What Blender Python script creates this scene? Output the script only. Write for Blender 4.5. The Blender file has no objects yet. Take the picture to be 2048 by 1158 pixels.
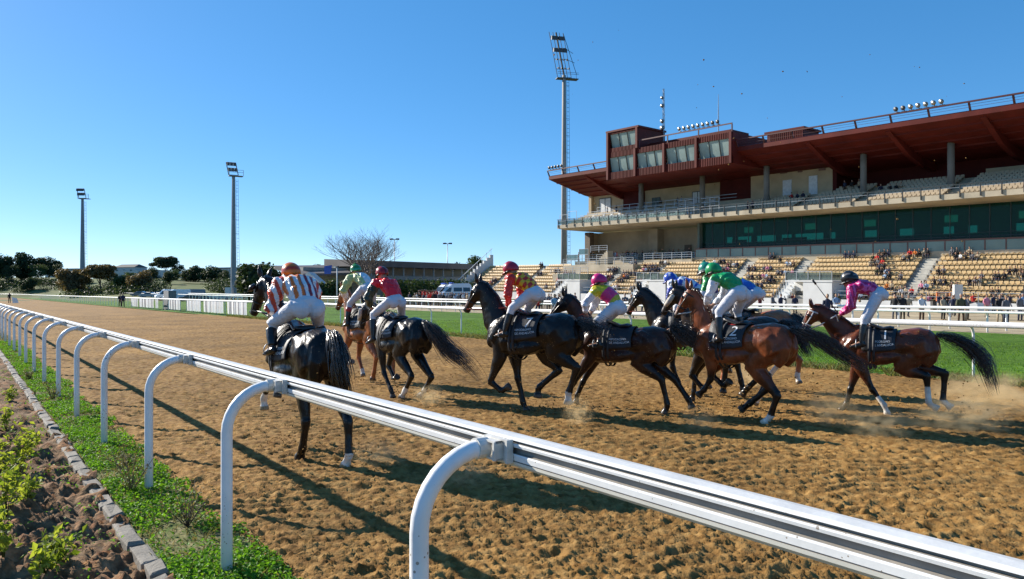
import bpy, bmesh, math, random
import numpy as np
from mathutils import Vector, Matrix

# ------------------------------------------------------------------ camera, sky, sun, exposure
scene = bpy.context.scene
COL = scene.collection
CAM_H = 1.9
cam_data = bpy.data.cameras.new("camera")
cam = bpy.data.objects.new("camera", cam_data)
COL.objects.link(cam)
cam.location = (0, 0, CAM_H)
cam.rotation_euler = (math.radians(90), 0, 0)
cam_data.sensor_width = 36.0
cam_data.lens = 36.0 * 1500 / 2048
cam_data.shift_y = 6.0 / 2048
cam_data.clip_start = 0.05
cam_data.clip_end = 6000
scene.camera = cam

SUN_EL = math.radians(26)
SUN_DIR = Vector((-0.837 * math.cos(SUN_EL), 0.547 * math.cos(SUN_EL), math.sin(SUN_EL))).normalized()   # towards the sun
world = bpy.data.worlds.new("World")
scene.world = world
world.use_nodes = True
wn = world.node_tree.nodes
bg = wn["Background"]
sky = wn.new("ShaderNodeTexSky")
sky.sky_type = 'NISHITA'
sky.sun_disc = False
sky.sun_elevation = SUN_EL
sky.sun_rotation = math.atan2(SUN_DIR.x, SUN_DIR.y)
sky.altitude = 0
sky.air_density = 0.6
sky.dust_density = 0.1
sky.ozone_density = 5.0
hs = wn.new("ShaderNodeHueSaturation")
hs.inputs["Saturation"].default_value = 1.48
hs.inputs["Value"].default_value = 1.64
gm = wn.new("ShaderNodeGamma")
gm.inputs["Gamma"].default_value = 0.6
world.node_tree.links.new(sky.outputs[0], gm.inputs["Color"])
world.node_tree.links.new(gm.outputs[0], hs.inputs["Color"])
world.node_tree.links.new(hs.outputs[0], bg.inputs["Color"])
bg.inputs["Strength"].default_value = 0.118

sun_data = bpy.data.lights.new("sun", 'SUN')
sun_data.energy = 5.0
sun_data.angle = math.radians(0.53)
sun_data.color = (1.0, 0.93, 0.82)
sun = bpy.data.objects.new("sun", sun_data)
COL.objects.link(sun)
sun.rotation_euler = SUN_DIR.to_track_quat('Z', 'Y').to_euler()

vs = scene.view_settings
vs.view_transform = 'Standard'
vs.look = 'None'
vs.exposure = 0.85
vs.gamma = 1.0
scene.render.engine = 'CYCLES'
scene.cycles.max_bounces = 6
scene.cycles.diffuse_bounces = 3
scene.cycles.glossy_bounces = 3
scene.cycles.transparent_max_bounces = 8
scene.cycles.volume_bounces = 2
scene.cycles.use_denoising = True

rng = random.Random(7)
nrng = np.random.default_rng(7)

# ------------------------------------------------------------------ frames of the place
TR = np.array([-0.5946, 0.8040])       # along the dirt track, away from the viewer
TN = np.array([0.8040, 0.5946])        # across the track, towards the far rail
def track(a, d, z=0.0):
    return (TR[0] * a + TN[0] * d, TR[1] * a + TN[1] * d, z)
GS = np.array([-0.632, 0.775])         # along the grandstand, away from the viewer
GN = np.array([0.775, 0.632])          # into the grandstand
G0 = 88.5
def stand(s, p, z):
    return (GS[0] * s + GN[0] * (G0 + p), GS[1] * s + GN[1] * (G0 + p), z + 0.0155 * (s - 57))

# ------------------------------------------------------------------ helpers
def tag(o, label=None, cat=None, group=None, kind=None):
    if label: o["label"] = label
    if cat: o["category"] = cat
    if group: o["group"] = group
    if kind: o["kind"] = kind
    return o

def empty(name, loc=(0, 0, 0), rz=0.0, label=None, cat=None, group=None):
    o = bpy.data.objects.new(name, None)
    o.empty_display_size = 0.2
    COL.objects.link(o)
    o.location = loc
    o.rotation_euler = (0, 0, rz)
    return tag(o, label, cat, group)

def copy_tree(o, parent=None):
    c = o.copy()
    COL.objects.link(c)
    c.parent = parent
    for ch in list(o.children):
        copy_tree(ch, c)
    return c

class MB:
    """collects shapes into one mesh"""
    def __init__(self):
        self.v = []; self.f = []; self.m = []; self.n = 0
    def add(self, verts, faces, mi=0):
        o = self.n
        self.v.extend([tuple(map(float, p)) for p in verts])
        self.f.extend([tuple(i + o for i in f) for f in faces])
        self.m.extend([mi] * len(faces))
        self.n += len(verts)
        return self
    def hexa(self, p, mi=0):
        """eight corners: bottom four ccw then top four"""
        return self.add(p, [(3, 2, 1, 0), (4, 5, 6, 7), (0, 1, 5, 4), (1, 2, 6, 5), (2, 3, 7, 6), (3, 0, 4, 7)], mi)
    def box(self, x0, x1, y0, y1, z0, z1, mi=0):
        return self.hexa([(x0, y0, z0), (x1, y0, z0), (x1, y1, z0), (x0, y1, z0), (x0, y0, z1), (x1, y0, z1), (x1, y1, z1), (x0, y1, z1)], mi)
    def sbox(self, s0, s1, p0, p1, z0, z1, mi=0):
        """box in grandstand coordinates"""
        q = [(s0, p0), (s0, p1), (s1, p1), (s1, p0)]
        return self.hexa([stand(a, b, z0) for a, b in q] + [stand(a, b, z1) for a, b in q], mi)
    def tbox(self, a0, a1, d0, d1, z0, z1, mi=0):
        q = [(a0, d0), (a0, d1), (a1, d1), (a1, d0)]
        return self.hexa([track(a, b, z0) for a, b in q] + [track(a, b, z1) for a, b in q], mi)
    def quad(self, a, b, c, d, mi=0):
        return self.add([a, b, c, d], [(0, 1, 2, 3)], mi)
    def tube(self, pts, r, seg=8, mi=0, cap=True, ref=None, flat=None):
        """tube along points; r one radius or a list of (u, v) radii; v runs along the reference axis"""
        pts = [np.array(p, float) for p in pts]
        n = len(pts)
        if not isinstance(r, (list, tuple)): r = [r] * n
        ref = np.array(ref if ref is not None else (0.013, 0.027, 1.0), float)
        rings = []
        for i, p in enumerate(pts):
            t = pts[min(i + 1, n - 1)] - pts[max(i - 1, 0)]
            t = t / (np.linalg.norm(t) + 1e-9)
            rf = ref
            if abs(np.dot(t, rf) / np.linalg.norm(rf)) > 0.97: rf = np.array((1.0, 0.03, 0.0)) if abs(t[0]) < 0.9 else np.array((0, 1.0, 0.05))
            v = rf - t * np.dot(rf, t); v /= np.linalg.norm(v)
            u = np.cross(v, t)
            ru, rv = (r[i] if isinstance(r[i], (tuple, list)) else (r[i], r[i]))
            for k in range(seg):
                a = 2 * math.pi * k / seg
                rings.append(p + u * (ru * math.cos(a)) + v * (rv * math.sin(a)))
        f = []
        for i in range(n - 1):
            for k in range(seg):
                k2 = (k + 1) % seg
                f.append((i * seg + k, i * seg + k2, (i + 1) * seg + k2, (i + 1) * seg + k))
        if cap:
            f.append(tuple(reversed(range(seg))))
            f.append(tuple(range((n - 1) * seg, n * seg)))
        return self.add(rings, f, mi)
    def ball(self, c, r, seg=12, rings=8, mi=0, rot=None):
        rx, ry, rz = (r, r, r) if not isinstance(r, (tuple, list)) else r
        vs_ = [(0, 0, -rz)]
        for i in range(1, rings):
            a = -math.pi / 2 + math.pi * i / rings
            for k in range(seg):
                b = 2 * math.pi * k / seg
                vs_.append((rx * math.cos(a) * math.cos(b), ry * math.cos(a) * math.sin(b), rz * math.sin(a)))
        vs_.append((0, 0, rz))
        f = []
        for k in range(seg): f.append((0, 1 + (k + 1) % seg, 1 + k))
        for i in range(rings - 2):
            for k in range(seg):
                k2 = (k + 1) % seg
                f.append((1 + i * seg + k, 1 + i * seg + k2, 1 + (i + 1) * seg + k2, 1 + (i + 1) * seg + k))
        top = len(vs_) - 1
        for k in range(seg): f.append((1 + (rings - 2) * seg + k, 1 + (rings - 2) * seg + (k + 1) % seg, top))
        if rot is not None:
            vs_ = [tuple(rot @ Vector(p)) for p in vs_]
        return self.add([(p[0] + c[0], p[1] + c[1], p[2] + c[2]) for p in vs_], f, mi)
    def mesh(self, name):
        me = bpy.data.meshes.new(name)
        me.from_pydata(self.v, [], self.f)
        if any(self.m):
            me.polygons.foreach_set("material_index", np.array(self.m, dtype=np.int32))
        me.update()
        return me
    def build(self, name, mats, parent=None, smooth=False, fix=True):
        me = self.mesh(name)
        if fix:
            b = bmesh.new(); b.from_mesh(me)
            bmesh.ops.recalc_face_normals(b, faces=b.faces)
            b.to_mesh(me); b.free()
        if not isinstance(mats, (list, tuple)): mats = [mats]
        for m_ in mats: me.materials.append(m_)
        if smooth:
            me.polygons.foreach_set("use_smooth", np.ones(len(me.polygons), dtype=bool))
        o = bpy.data.objects.new(name, me)
        COL.objects.link(o)
        if parent is not None: o.parent = parent
        return o

def np_mesh(name, verts, faces, mats, smooth=True, colors=None, parent=None):
    """fast mesh from numpy arrays, all faces with the same count of corners"""
    me = bpy.data.meshes.new(name)
    nv, (nf, k) = len(verts), faces.shape
    me.vertices.add(nv)
    me.vertices.foreach_set("co", np.ascontiguousarray(verts, dtype=np.float32).ravel())
    me.loops.add(nf * k)
    me.loops.foreach_set("vertex_index", np.ascontiguousarray(faces, dtype=np.int32).ravel())
    me.polygons.add(nf)
    me.polygons.foreach_set("loop_start", np.arange(0, nf * k, k, dtype=np.int32))
    me.polygons.foreach_set("loop_total", np.full(nf, k, dtype=np.int32))
    me.update(calc_edges=True)
    me.polygons.foreach_set("use_smooth", np.full(nf, smooth, dtype=bool))
    if colors is not None:
        at = me.color_attributes.new("tint", 'FLOAT_COLOR', 'POINT')
        c4 = np.ones((nv, 4), dtype=np.float32); c4[:, :3] = colors
        at.data.foreach_set("color", c4.ravel())
    for m_ in (mats if isinstance(mats, (list, tuple)) else [mats]): me.materials.append(m_)
    o = bpy.data.objects.new(name, me)
    COL.objects.link(o)
    if parent is not None: o.parent = parent
    return o

# ------------------------------------------------------------------ noise in numpy
def _hash(ix, iy, seed):
    h = (ix.astype(np.int64) * 374761393 + iy.astype(np.int64) * 668265263 + seed * 974634777) & 0xFFFFFFFF
    h = ((h ^ (h >> 13)) * 1274126177) & 0xFFFFFFFF
    return ((h ^ (h >> 16)) & 0xFFFF) / 65535.0
def perlin(x, y, seed=0):
    x0 = np.floor(x); y0 = np.floor(y)
    fx = x - x0; fy = y - y0
    u = fx * fx * fx * (fx * (fx * 6 - 15) + 10); v = fy * fy * fy * (fy * (fy * 6 - 15) + 10)
    def g(dx, dy):
        a = _hash(x0 + dx, y0 + dy, seed) * 2 * math.pi
        return np.cos(a) * (fx - dx) + np.sin(a) * (fy - dy)
    a = g(0, 0); b = g(1, 0); c = g(0, 1); d = g(1, 1)
    return (a + u * (b - a)) * (1 - v) + (c + u * (d - c)) * v
def fbm(x, y, seed=0, octv=4, gain=0.5):
    t = np.zeros_like(x); a = 1.0; f = 1.0
    for k in range(octv):
        t += a * perlin(x * f, y * f, seed + k * 17); a *= gain; f *= 2.03
    return t
def cells(x, y, seed=0):
    """distance to the nearest random point, and that point's own random number"""
    x0 = np.floor(x); y0 = np.floor(y)
    best = np.full_like(x, 9.0); rid = np.zeros_like(x)
    for dx in (-1, 0, 1):
        for dy in (-1, 0, 1):
            cx, cy = x0 + dx, y0 + dy
            px = cx + 0.15 + 0.7 * _hash(cx, cy, seed); py = cy + 0.15 + 0.7 * _hash(cx, cy, seed + 5)
            d = np.hypot(x - px, y - py); r = _hash(cx, cy, seed + 9)
            m = d < best
            best = np.where(m, d, best); rid = np.where(m, r, rid)
    return best, rid

# ------------------------------------------------------------------ materials
MATS = {}
def mat(name, color, rough=0.6, metal=0.0, vary=0.12, scale=3.0, bump=0.0, bscale=40.0, spec=0.5, coat=0.0, tint=False, coord="Object", detail=5.0):
    """principled material whose colour wanders a little with noise; tint: colours come from the mesh's own tint attribute"""
    if name in MATS: return MATS[name]
    m = bpy.data.materials.new(name); m.use_nodes = True
    nt = m.node_tree; b = nt.nodes["Principled BSDF"]
    b.inputs["Roughness"].default_value = rough
    b.inputs["Metallic"].default_value = metal
    b.inputs["Specular IOR Level"].default_value = spec
    b.inputs["Coat Weight"].default_value = coat
    b.inputs["Coat Roughness"].default_value = 0.15
    tc = nt.nodes.new("ShaderNodeTexCoord")
    nz = nt.nodes.new("ShaderNodeTexNoise")
    nz.inputs["Scale"].default_value = scale; nz.inputs["Detail"].default_value = detail
    nt.links.new(tc.outputs[coord], nz.inputs["Vector"])
    mr = nt.nodes.new("ShaderNodeMapRange")
    mr.inputs["From Min"].default_value = 0.3; mr.inputs["From Max"].default_value = 0.7
    mr.inputs["To Min"].default_value = 1 - vary; mr.inputs["To Max"].default_value = 1 + vary
    nt.links.new(nz.outputs[0], mr.inputs["Value"])
    mx = nt.nodes.new("ShaderNodeVectorMath"); mx.operation = 'SCALE'
    if tint:
        at = nt.nodes.new("ShaderNodeAttribute"); at.attribute_name = "tint"
        nt.links.new(at.outputs["Color"], mx.inputs[0])
    else:
        mx.inputs[0].default_value = color[:3]
    nt.links.new(mr.outputs[0], mx.inputs["Scale"])
    nt.links.new(mx.outputs[0], b.inputs["Base Color"])
    if bump:
        n2 = nt.nodes.new("ShaderNodeTexNoise")
        n2.inputs["Scale"].default_value = bscale; n2.inputs["Detail"].default_value = 6
        nt.links.new(tc.outputs[coord], n2.inputs["Vector"])
        bp = nt.nodes.new("ShaderNodeBump"); bp.inputs["Strength"].default_value = bump; bp.inputs["Distance"].default_value = 0.02
        nt.links.new(n2.outputs[0], bp.inputs["Height"]); nt.links.new(bp.outputs[0], b.inputs["Normal"])
    MATS[name] = m
    return m

M_white = mat("white_paint", (0.83, 0.83, 0.815), 0.38, vary=0.07, scale=5, bump=0.03)
def splash(m, col, scale, thr):
    """dried mud spots on a painted thing"""
    nt = m.node_tree; b = nt.nodes["Principled BSDF"]; src = b.inputs["Base Color"].links[0].from_socket
    tc = nt.nodes["Texture Coordinate"]; vo = nt.nodes.new("ShaderNodeTexVoronoi"); vo.inputs["Scale"].default_value = scale
    nt.links.new(tc.outputs["Object"], vo.inputs["Vector"])
    n = nt.nodes.new("ShaderNodeTexNoise"); n.inputs["Scale"].default_value = 2.3; n.inputs["Detail"].default_value = 4; nt.links.new(tc.outputs["Object"], n.inputs["Vector"])
    mr = nt.nodes.new("ShaderNodeMapRange"); mr.inputs["From Min"].default_value = 0.45; mr.inputs["From Max"].default_value = 0.75; mr.inputs["To Max"].default_value = thr; nt.links.new(n.outputs[0], mr.inputs["Value"])
    lt = nt.nodes.new("ShaderNodeMath"); lt.operation = 'LESS_THAN'; nt.links.new(vo.outputs["Distance"], lt.inputs[0]); nt.links.new(mr.outputs[0], lt.inputs[1])
    mu = nt.nodes.new("ShaderNodeMath"); mu.operation = 'MULTIPLY'; mu.inputs[1].default_value = 0.75; nt.links.new(lt.outputs[0], mu.inputs[0])
    mx = nt.nodes.new("ShaderNodeMix"); mx.data_type = 'RGBA'; nt.links.new(mu.outputs[0], mx.inputs[0]); nt.links.new(src, mx.inputs[6]); mx.inputs[7].default_value = (*col, 1)
    nt.links.new(mx.outputs[2], b.inputs["Base Color"])
splash(M_white, (0.20, 0.14, 0.08), 38, 0.34)
M_black = mat("black_rubber", (0.012, 0.012, 0.013), 0.5)
M_steel = mat("galvanised_steel", (0.36, 0.38, 0.40), 0.45, 0.6, vary=0.1)
M_conc = mat("pale_concrete", (0.46, 0.39, 0.28), 0.85, vary=0.22, scale=0.45, bump=0.15, bscale=8)
M_concd = mat("grey_concrete", (0.33, 0.32, 0.29), 0.85, vary=0.15, scale=0.8, bump=0.15, bscale=8)
M_whitewall = mat("white_wall", (0.66, 0.66, 0.64), 0.8, vary=0.08, scale=0.7)
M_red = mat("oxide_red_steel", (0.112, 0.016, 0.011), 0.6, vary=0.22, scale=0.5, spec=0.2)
M_redd = mat("shade_red_wall", (0.075, 0.010, 0.008), 0.7, vary=0.15, scale=0.8, spec=0.15)  # wall red, darkened to carry the deep shade under the roof
M_beige = mat("beige_render", (0.46, 0.36, 0.23), 0.85, vary=0.16, scale=0.5)
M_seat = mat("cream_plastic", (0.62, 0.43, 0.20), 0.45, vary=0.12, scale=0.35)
M_seatw = mat("shaded_seat_plastic", (0.44, 0.34, 0.215), 0.45, vary=0.08, scale=0.5)  # upper deck seats, their shade under the roof put into the tan
# ------------------------------------------------------------------ ground
def ground_mat(name, base, dark, light, s1, s2, rough=0.95, bump=0.5, bscale=60.0, bdist=0.01, tint=False):
    m = bpy.data.materials.new(name); m.use_nodes = True
    nt = m.node_tree; b = nt.nodes["Principled BSDF"]
    b.inputs["Roughness"].default_value = rough; b.inputs["Specular IOR Level"].default_value = 0.15
    tc = nt.nodes.new("ShaderNodeTexCoord")
    n1 = nt.nodes.new("ShaderNodeTexNoise"); n1.inputs["Scale"].default_value = s1; n1.inputs["Detail"].default_value = 6
    n2 = nt.nodes.new("ShaderNodeTexNoise"); n2.inputs["Scale"].default_value = s2; n2.inputs["Detail"].default_value = 8
    for n in (n1, n2): nt.links.new(tc.outputs["Object"], n.inputs["Vector"])
    r1 = nt.nodes.new("ShaderNodeValToRGB"); r1.color_ramp.elements[0].position = 0.32; r1.color_ramp.elements[1].position = 0.68
    r1.color_ramp.elements[0].color = (*dark, 1); r1.color_ramp.elements[1].color = (*light, 1)
    e = r1.color_ramp.elements.new(0.5); e.color = (*base, 1)
    nt.links.new(n2.outputs[0], r1.inputs[0])
    mr = nt.nodes.new("ShaderNodeMapRange"); mr.inputs["From Min"].default_value = 0.3; mr.inputs["From Max"].default_value = 0.7
    mr.inputs["To Min"].default_value = 0.70; mr.inputs["To Max"].default_value = 1.25
    nt.links.new(n1.outputs[0], mr.inputs["Value"])
    sc = nt.nodes.new("ShaderNodeVectorMath"); sc.operation = 'SCALE'
    nt.links.new(r1.outputs[0], sc.inputs[0]); nt.links.new(mr.outputs[0], sc.inputs["Scale"])
    last = sc.outputs[0]
    if tint:
        at = nt.nodes.new("ShaderNodeAttribute"); at.attribute_name = "tint"
        mu = nt.nodes.new("ShaderNodeVectorMath"); mu.operation = 'MULTIPLY'
        nt.links.new(last, mu.inputs[0]); nt.links.new(at.outputs["Color"], mu.inputs[1]); last = mu.outputs[0]
    nt.links.new(last, b.inputs["Base Color"])
    n3 = nt.nodes.new("ShaderNodeTexNoise"); n3.inputs["Scale"].default_value = bscale; n3.inputs["Detail"].default_value = 8
    nt.links.new(tc.outputs["Object"], n3.inputs["Vector"])
    bp = nt.nodes.new("ShaderNodeBump"); bp.inputs["Strength"].default_value = bump; bp.inputs["Distance"].default_value = bdist
    nt.links.new(n3.outputs[0], bp.inputs["Height"]); nt.links.new(bp.outputs[0], b.inputs["Normal"])
    return m

M_dirt = ground_mat("track_dirt", (0.262, 0.142, 0.042), (0.150, 0.074, 0.019), (0.345, 0.205, 0.070), 0.35, 9, bump=0.7, bscale=55, bdist=0.012)
M_soil = ground_mat("red_soil", (0.145, 0.094, 0.052), (0.075, 0.050, 0.030), (0.245, 0.165, 0.095), 1.2, 14, bump=0.8, bscale=40, bdist=0.015, tint=True)
M_verge = ground_mat("verge_soil", (0.15, 0.15, 0.055), (0.07, 0.12, 0.02), (0.26, 0.22, 0.11), 2.0, 11, bump=0.7, bscale=60)
M_turf = ground_mat("turf", (0.078, 0.165, 0.016), (0.052, 0.118, 0.011), (0.115, 0.205, 0.028), 0.25, 2.2, bump=1.0, bscale=25, bdist=0.05)
M_field = ground_mat("rough_field", (0.10, 0.13, 0.04), (0.06, 0.085, 0.03), (0.18, 0.16, 0.07), 0.03, 0.3, bump=0.5, bscale=3, bdist=0.1)
M_apron = ground_mat("apron_paving", (0.42, 0.34, 0.22), (0.36, 0.29, 0.18), (0.48, 0.39, 0.26), 0.2, 2.0, bump=0.2, bscale=5)

def polar(r0, r1, step, a0, a1):
    """grid of points on the ground, finer near the viewer: what the eye can resolve"""
    nr = int(math.log(r1 / r0) / step) + 1
    na = int(math.radians(a1 - a0) / step) + 1
    r = r0 * np.exp(np.linspace(0, math.log(r1 / r0), nr))
    a = np.radians(np.linspace(a0, a1, na))
    R, A = np.meshgrid(r, a, indexing='ij')
    X, Y = R * np.sin(A), R * np.cos(A)
    i, j = np.meshgrid(np.arange(nr - 1), np.arange(na - 1), indexing='ij')
    b = (i * na + j).ravel()
    F = np.stack([b, b + 1, b + na + 1, b + na], axis=1)
    return X.ravel(), Y.ravel(), F
def clip_mesh(X, Y, Z, F, keep, *extra):
    kf = keep[F].all(axis=1)
    F = F[kf]
    used = np.zeros(len(X), bool); used[F.ravel()] = True
    idx = np.cumsum(used) - 1
    V = np.stack([X, Y, Z], axis=1)[used]
    return V, idx[F][:, ::-1], [e[used] for e in extra]

# one sheet under everything, to the horizon
mb = MB()
N = 96
ring = [(0, 0, -0.12)]
for r in (20, 60, 150, 400, 1200, 4500):
    for k in range(N):
        a = 2 * math.pi * k / N
        ring.append((r * math.cos(a), r * math.sin(a), -0.12))
fs = [(0, 1 + k, 1 + (k + 1) % N) for k in range(N)]
for i in range(5):
    for k in range(N):
        fs.append((1 + i * N + k, 1 + (i + 1) * N + k, 1 + (i + 1) * N + (k + 1) % N, 1 + i * N + (k + 1) % N))
mb.add(ring, fs)
tag(mb.build("ground", M_field), kind="structure")

def dirt_height(X, Y):
    A = X * TR[0] + Y * TR[1]; D = X * TN[0] + Y * TN[1]
    wx = X + 0.10 * perlin(X * 2.1, Y * 2.1, 61); wy = Y + 0.10 * perlin(X * 2.3, Y * 2.3, 71)
    h = 0.020 * fbm(X * 0.55, Y * 0.55, 3, 3)
    b1 = np.abs(fbm(wx * 6.0, wy * 6.0, 21, 3)); h += 0.024 * (0.35 - b1)
    b2 = np.abs(fbm(wx * 24, wy * 24, 31, 3)); h += 0.034 * (0.3 - b2)
    c, rid = cells(wx * 20, wy * 20, 41)
    big = (rid > 0.55)
    h += big * 0.024 * np.sqrt(np.clip(1 - (c / (0.25 + 0.25 * rid)) ** 2, 0, 1))
    c2, rid2 = cells(wx * 42, wy * 42, 43)
    h += (rid2 > 0.45) * 0.012 * np.sqrt(np.clip(1 - (c2 / (0.3 + 0.2 * rid2)) ** 2, 0, 1))
    b0 = np.abs(fbm(wx * 2.4, wy * 2.4, 25, 3)); h += 0.030 * (0.3 - b0)
    # prints of earlier hooves
    c3, rid3 = cells(wx * 1.9 + 0.3, wy * 1.9, 47)
    h -= (rid3 > 0.45) * 0.030 * np.clip(1 - (c3 / 0.19) ** 2, 0, 1) ; h += (rid3 > 0.45) * 0.014 * np.exp(-((c3 - 0.24) / 0.06) ** 2)
    # harrow lines, broken up by the hooves
    w = np.clip(0.5 + 1.4 * fbm(X * 0.7, Y * 0.7, 51, 2), 0, 1)
    h *= 0.80
    h += 0.013 * w * np.sin((A * 0.90 + D * 0.35 + 0.25 * perlin(X * 1.3, Y * 1.3, 55)) * 2 * math.pi / 0.19)
    return h
# hoof prints under the field of horses are pressed in after the heights
X, Y, F = polar(2.0, 70.0, 0.0031, -54, 54)
D = X * TN[0] + Y * TN[1]; A = X * TR[0] + Y * TR[1]
Z = dirt_height(X, Y)
edge = 1.78 + 0.22 * fbm(A * 1.1, D * 0 + 3.3, 81, 3)
Z = Z - 0.05 * np.clip(1 - (D - edge) / 0.25, 0, 1)
V, F2, _ = clip_mesh(X, Y, Z, F, (D > edge - 0.12) & (D < 17.25 + 0.25 * perlin(A * 0.9, A * 0, 5)))
o = np_mesh("dirt_track", V, F2, M_dirt)
tag(o, kind="structure")
mb = MB()
mb.quad(track(-30, 1.6, -0.05), track(-30, 17.2, -0.05), track(800, 17.2, -0.05), track(800, 1.6, -0.05))
tag(mb.build("dirt_track_bed", M_dirt), kind="structure")

# bed of clods left of the kerb stones
X, Y, F = polar(2.2, 45.0, 0.0048, -62, -2)
D = X * TN[0] + Y * TN[1]; A = X * TR[0] + Y * TR[1]
wx = X + 0.08 * perlin(X * 3, Y * 3, 161); wy = Y + 0.08 * perlin(X * 3, Y * 3, 171)
Z = 0.03 * fbm(X * 0.8, Y * 0.8, 103, 3) + 0.035 * (0.3 - np.abs(fbm(wx * 6, wy * 6, 111, 3)))
tint = np.ones((len(X), 3))
for sc_, amp, thr, sd in ((4.6, 0.055, 0.66, 121), (8.5, 0.045, 0.5, 131), (17.0, 0.024, 0.4, 141)):
    c, rid = cells(wx * sc_, wy * sc_, sd)
    lump = (rid > thr) * np.sqrt(np.clip(1 - (c / (0.22 + 0.3 * rid)) ** 2, 0, 1)) ** 0.7
    Z += amp * lump * (0.6 + 0.6 * rid)
    mix = np.clip(lump * 2, 0, 1)[:, None]
    hue = np.stack([0.9 + 0.5 * rid, 0.82 + 0.42 * rid, 0.8 + 0.35 * rid], axis=1)
    redm = (_hash(np.floor(rid * 997), np.floor(rid * 313), 3) > 0.8)[:, None]
    hue = np.where(redm, hue * np.array([1.15, 0.9, 0.75]), hue)
    tint = tint * (1 - mix) + hue * mix
Z += 0.012 * fbm(wx * 22, wy * 22, 151, 3)
Z -= 0.06
V, F2, ex = clip_mesh(X, Y, Z, F, (D < 1.16), tint)
tag(np_mesh("soil_bed", V, F2, M_soil, colors=ex[0]), kind="structure")

# verge between the kerb and the dirt
X, Y, F = polar(2.2, 60.0, 0.006, -60, 10)
D = X * TN[0] + Y * TN[1]; A = X * TR[0] + Y * TR[1]
Z = -0.015 + 0.03 * fbm(X * 1.6, Y * 1.6, 203, 3) + 0.02 * np.abs(fbm(X * 9, Y * 9, 207, 3))
VERGE_Z = lambda x, y: -0.015 + 0.03 * fbm(x * 1.6, y * 1.6, 203, 3) + 0.02 * np.abs(fbm(x * 9, y * 9, 207, 3))
edge2 = 1.78 + 0.22 * fbm(A * 1.1, D * 0 + 3.3, 81, 3)
V, F2, _ = clip_mesh(X, Y, Z, F, (D > 1.12) & (D < edge2 + 0.03))
tag(np_mesh("verge", V, F2, M_verge), kind="structure")
mb = MB()
mb.quad(track(-30, -60, -0.1), track(-30, 1.7, -0.1), track(420, 1.7, -0.1), track(420, -60, -0.1))
tag(mb.build("soil_underlay", M_soil), kind="structure")
me = bpy.data.objects["soil_underlay"].data
at = me.color_attributes.new("tint", 'FLOAT_COLOR', 'POINT')
for d_ in at.data: d_.color = (1, 1, 1, 1)

# kerb of old stones
mb = MB()
a = -4.0
kr = random.Random(3)
while a < 60:
    L = kr.uniform(0.28, 0.52) if a < 25 else 1.6
    w = 0.062; j = kr.uniform(-0.012, 0.012); zt = kr.uniform(0.008, 0.034); tl = kr.uniform(-0.012, 0.012)
    q = [(a + 0.012, 1.08 - w + j), (a + 0.012, 1.08 + w + j), (a + L - 0.012, 1.08 + w + j + tl), (a + L - 0.012, 1.08 - w + j + tl)]
    ins = 0.02
    q2 = [(q[0][0] + ins, q[0][1] + ins), (q[1][0] + ins, q[1][1] - ins), (q[2][0] - ins, q[2][1] - ins), (q[3][0] - ins, q[3][1] + ins)]
    base = [track(x, y, -0.15) for x, y in q]; mid = [track(x, y, zt - 0.015) for x, y in q]; top = [track(x, y, zt + kr.uniform(-0.014, 0.014)) for x, y in q2]
    mb.add(base + mid + top, [(0, 1, 5, 4), (1, 2, 6, 5), (2, 3, 7, 6), (3, 0, 4, 7), (4, 5, 9, 8), (5, 6, 10, 9), (6, 7, 11, 10), (7, 4, 8, 11), (8, 9, 10, 11)])
    a += L
M_kerb = mat("kerb_stone", (0.20, 0.18, 0.15), 0.9, vary=0.25, scale=4, bump=0.5, bscale=35)
tag(mb.build("kerb", M_kerb), kind="structure")

# turf course, path between the far rails, apron before the stand
def strip(name, d0, d1, z, m, a0=-60, a1=420, n=60):
    mb = MB()
    aa = np.linspace(a0, a1, n)
    vs_ = [track(a_, d_, z) for a_ in aa for d_ in (d0, d1)]
    mb.add(vs_, [(2 * i, 2 * i + 1, 2 * i + 3, 2 * i + 2) for i in range(n - 1)])
    return tag(mb.build(name, m), kind="structure")
strip("turf_course", 17.0, 39.0, -0.004, M_turf, -60, 800, 90)
strip("path", 39.0, 75.0, -0.004, M_apron, -60, 125)
strip("apron", 74.9, 90.0, -0.012, M_apron, -60, 140)
strip("grass_field", 39.0, 75.0, -0.008, M_turf, 125, 420)
# ------------------------------------------------------------------ grandstand
def glass_mat(name, tintc, transp, rough=0.03):
    m = bpy.data.materials.new(name); m.use_nodes = True
    nt = m.node_tree; b = nt.nodes["Principled BSDF"]; out = nt.nodes["Material Output"]
    b.inputs["Base Color"].default_value = (*[c * 0.25 for c in tintc], 1)
    b.inputs["Roughness"].default_value = rough
    b.inputs["Specular IOR Level"].default_value = 0.35
    tr = nt.nodes.new("ShaderNodeBsdfTransparent"); tr.inputs[0].default_value = (*tintc, 1)
    mx = nt.nodes.new("ShaderNodeMixShader"); mx.inputs[0].default_value = transp
    nt.links.new(b.outputs[0], mx.inputs[1]); nt.links.new(tr.outputs[0], mx.inputs[2]); nt.links.new(mx.outputs[0], out.inputs[0])
    return m
M_glass = glass_mat("green_glass", (0.10, 0.42, 0.33), 0.68)
M_glass2 = glass_mat("clear_glass", (0.62, 0.74, 0.72), 0.55)
M_win = mat("sky_toned_glass", (0.30, 0.38, 0.36), 0.12, vary=0.18, scale=0.5, spec=0.5)  # opaque pale base carries the sky's reflection in its colour
M_winpale = mat("pale_blind", (0.55, 0.64, 0.61), 0.5, vary=0.1, scale=0.4)
M_darkint = mat("dark_interior", (0.10, 0.14, 0.13), 0.8)
M_frame = mat("brown_frame", (0.16, 0.075, 0.055), 0.5)
M_dkframe = mat("dark_railing", (0.045, 0.05, 0.05), 0.45, 0.3)
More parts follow.
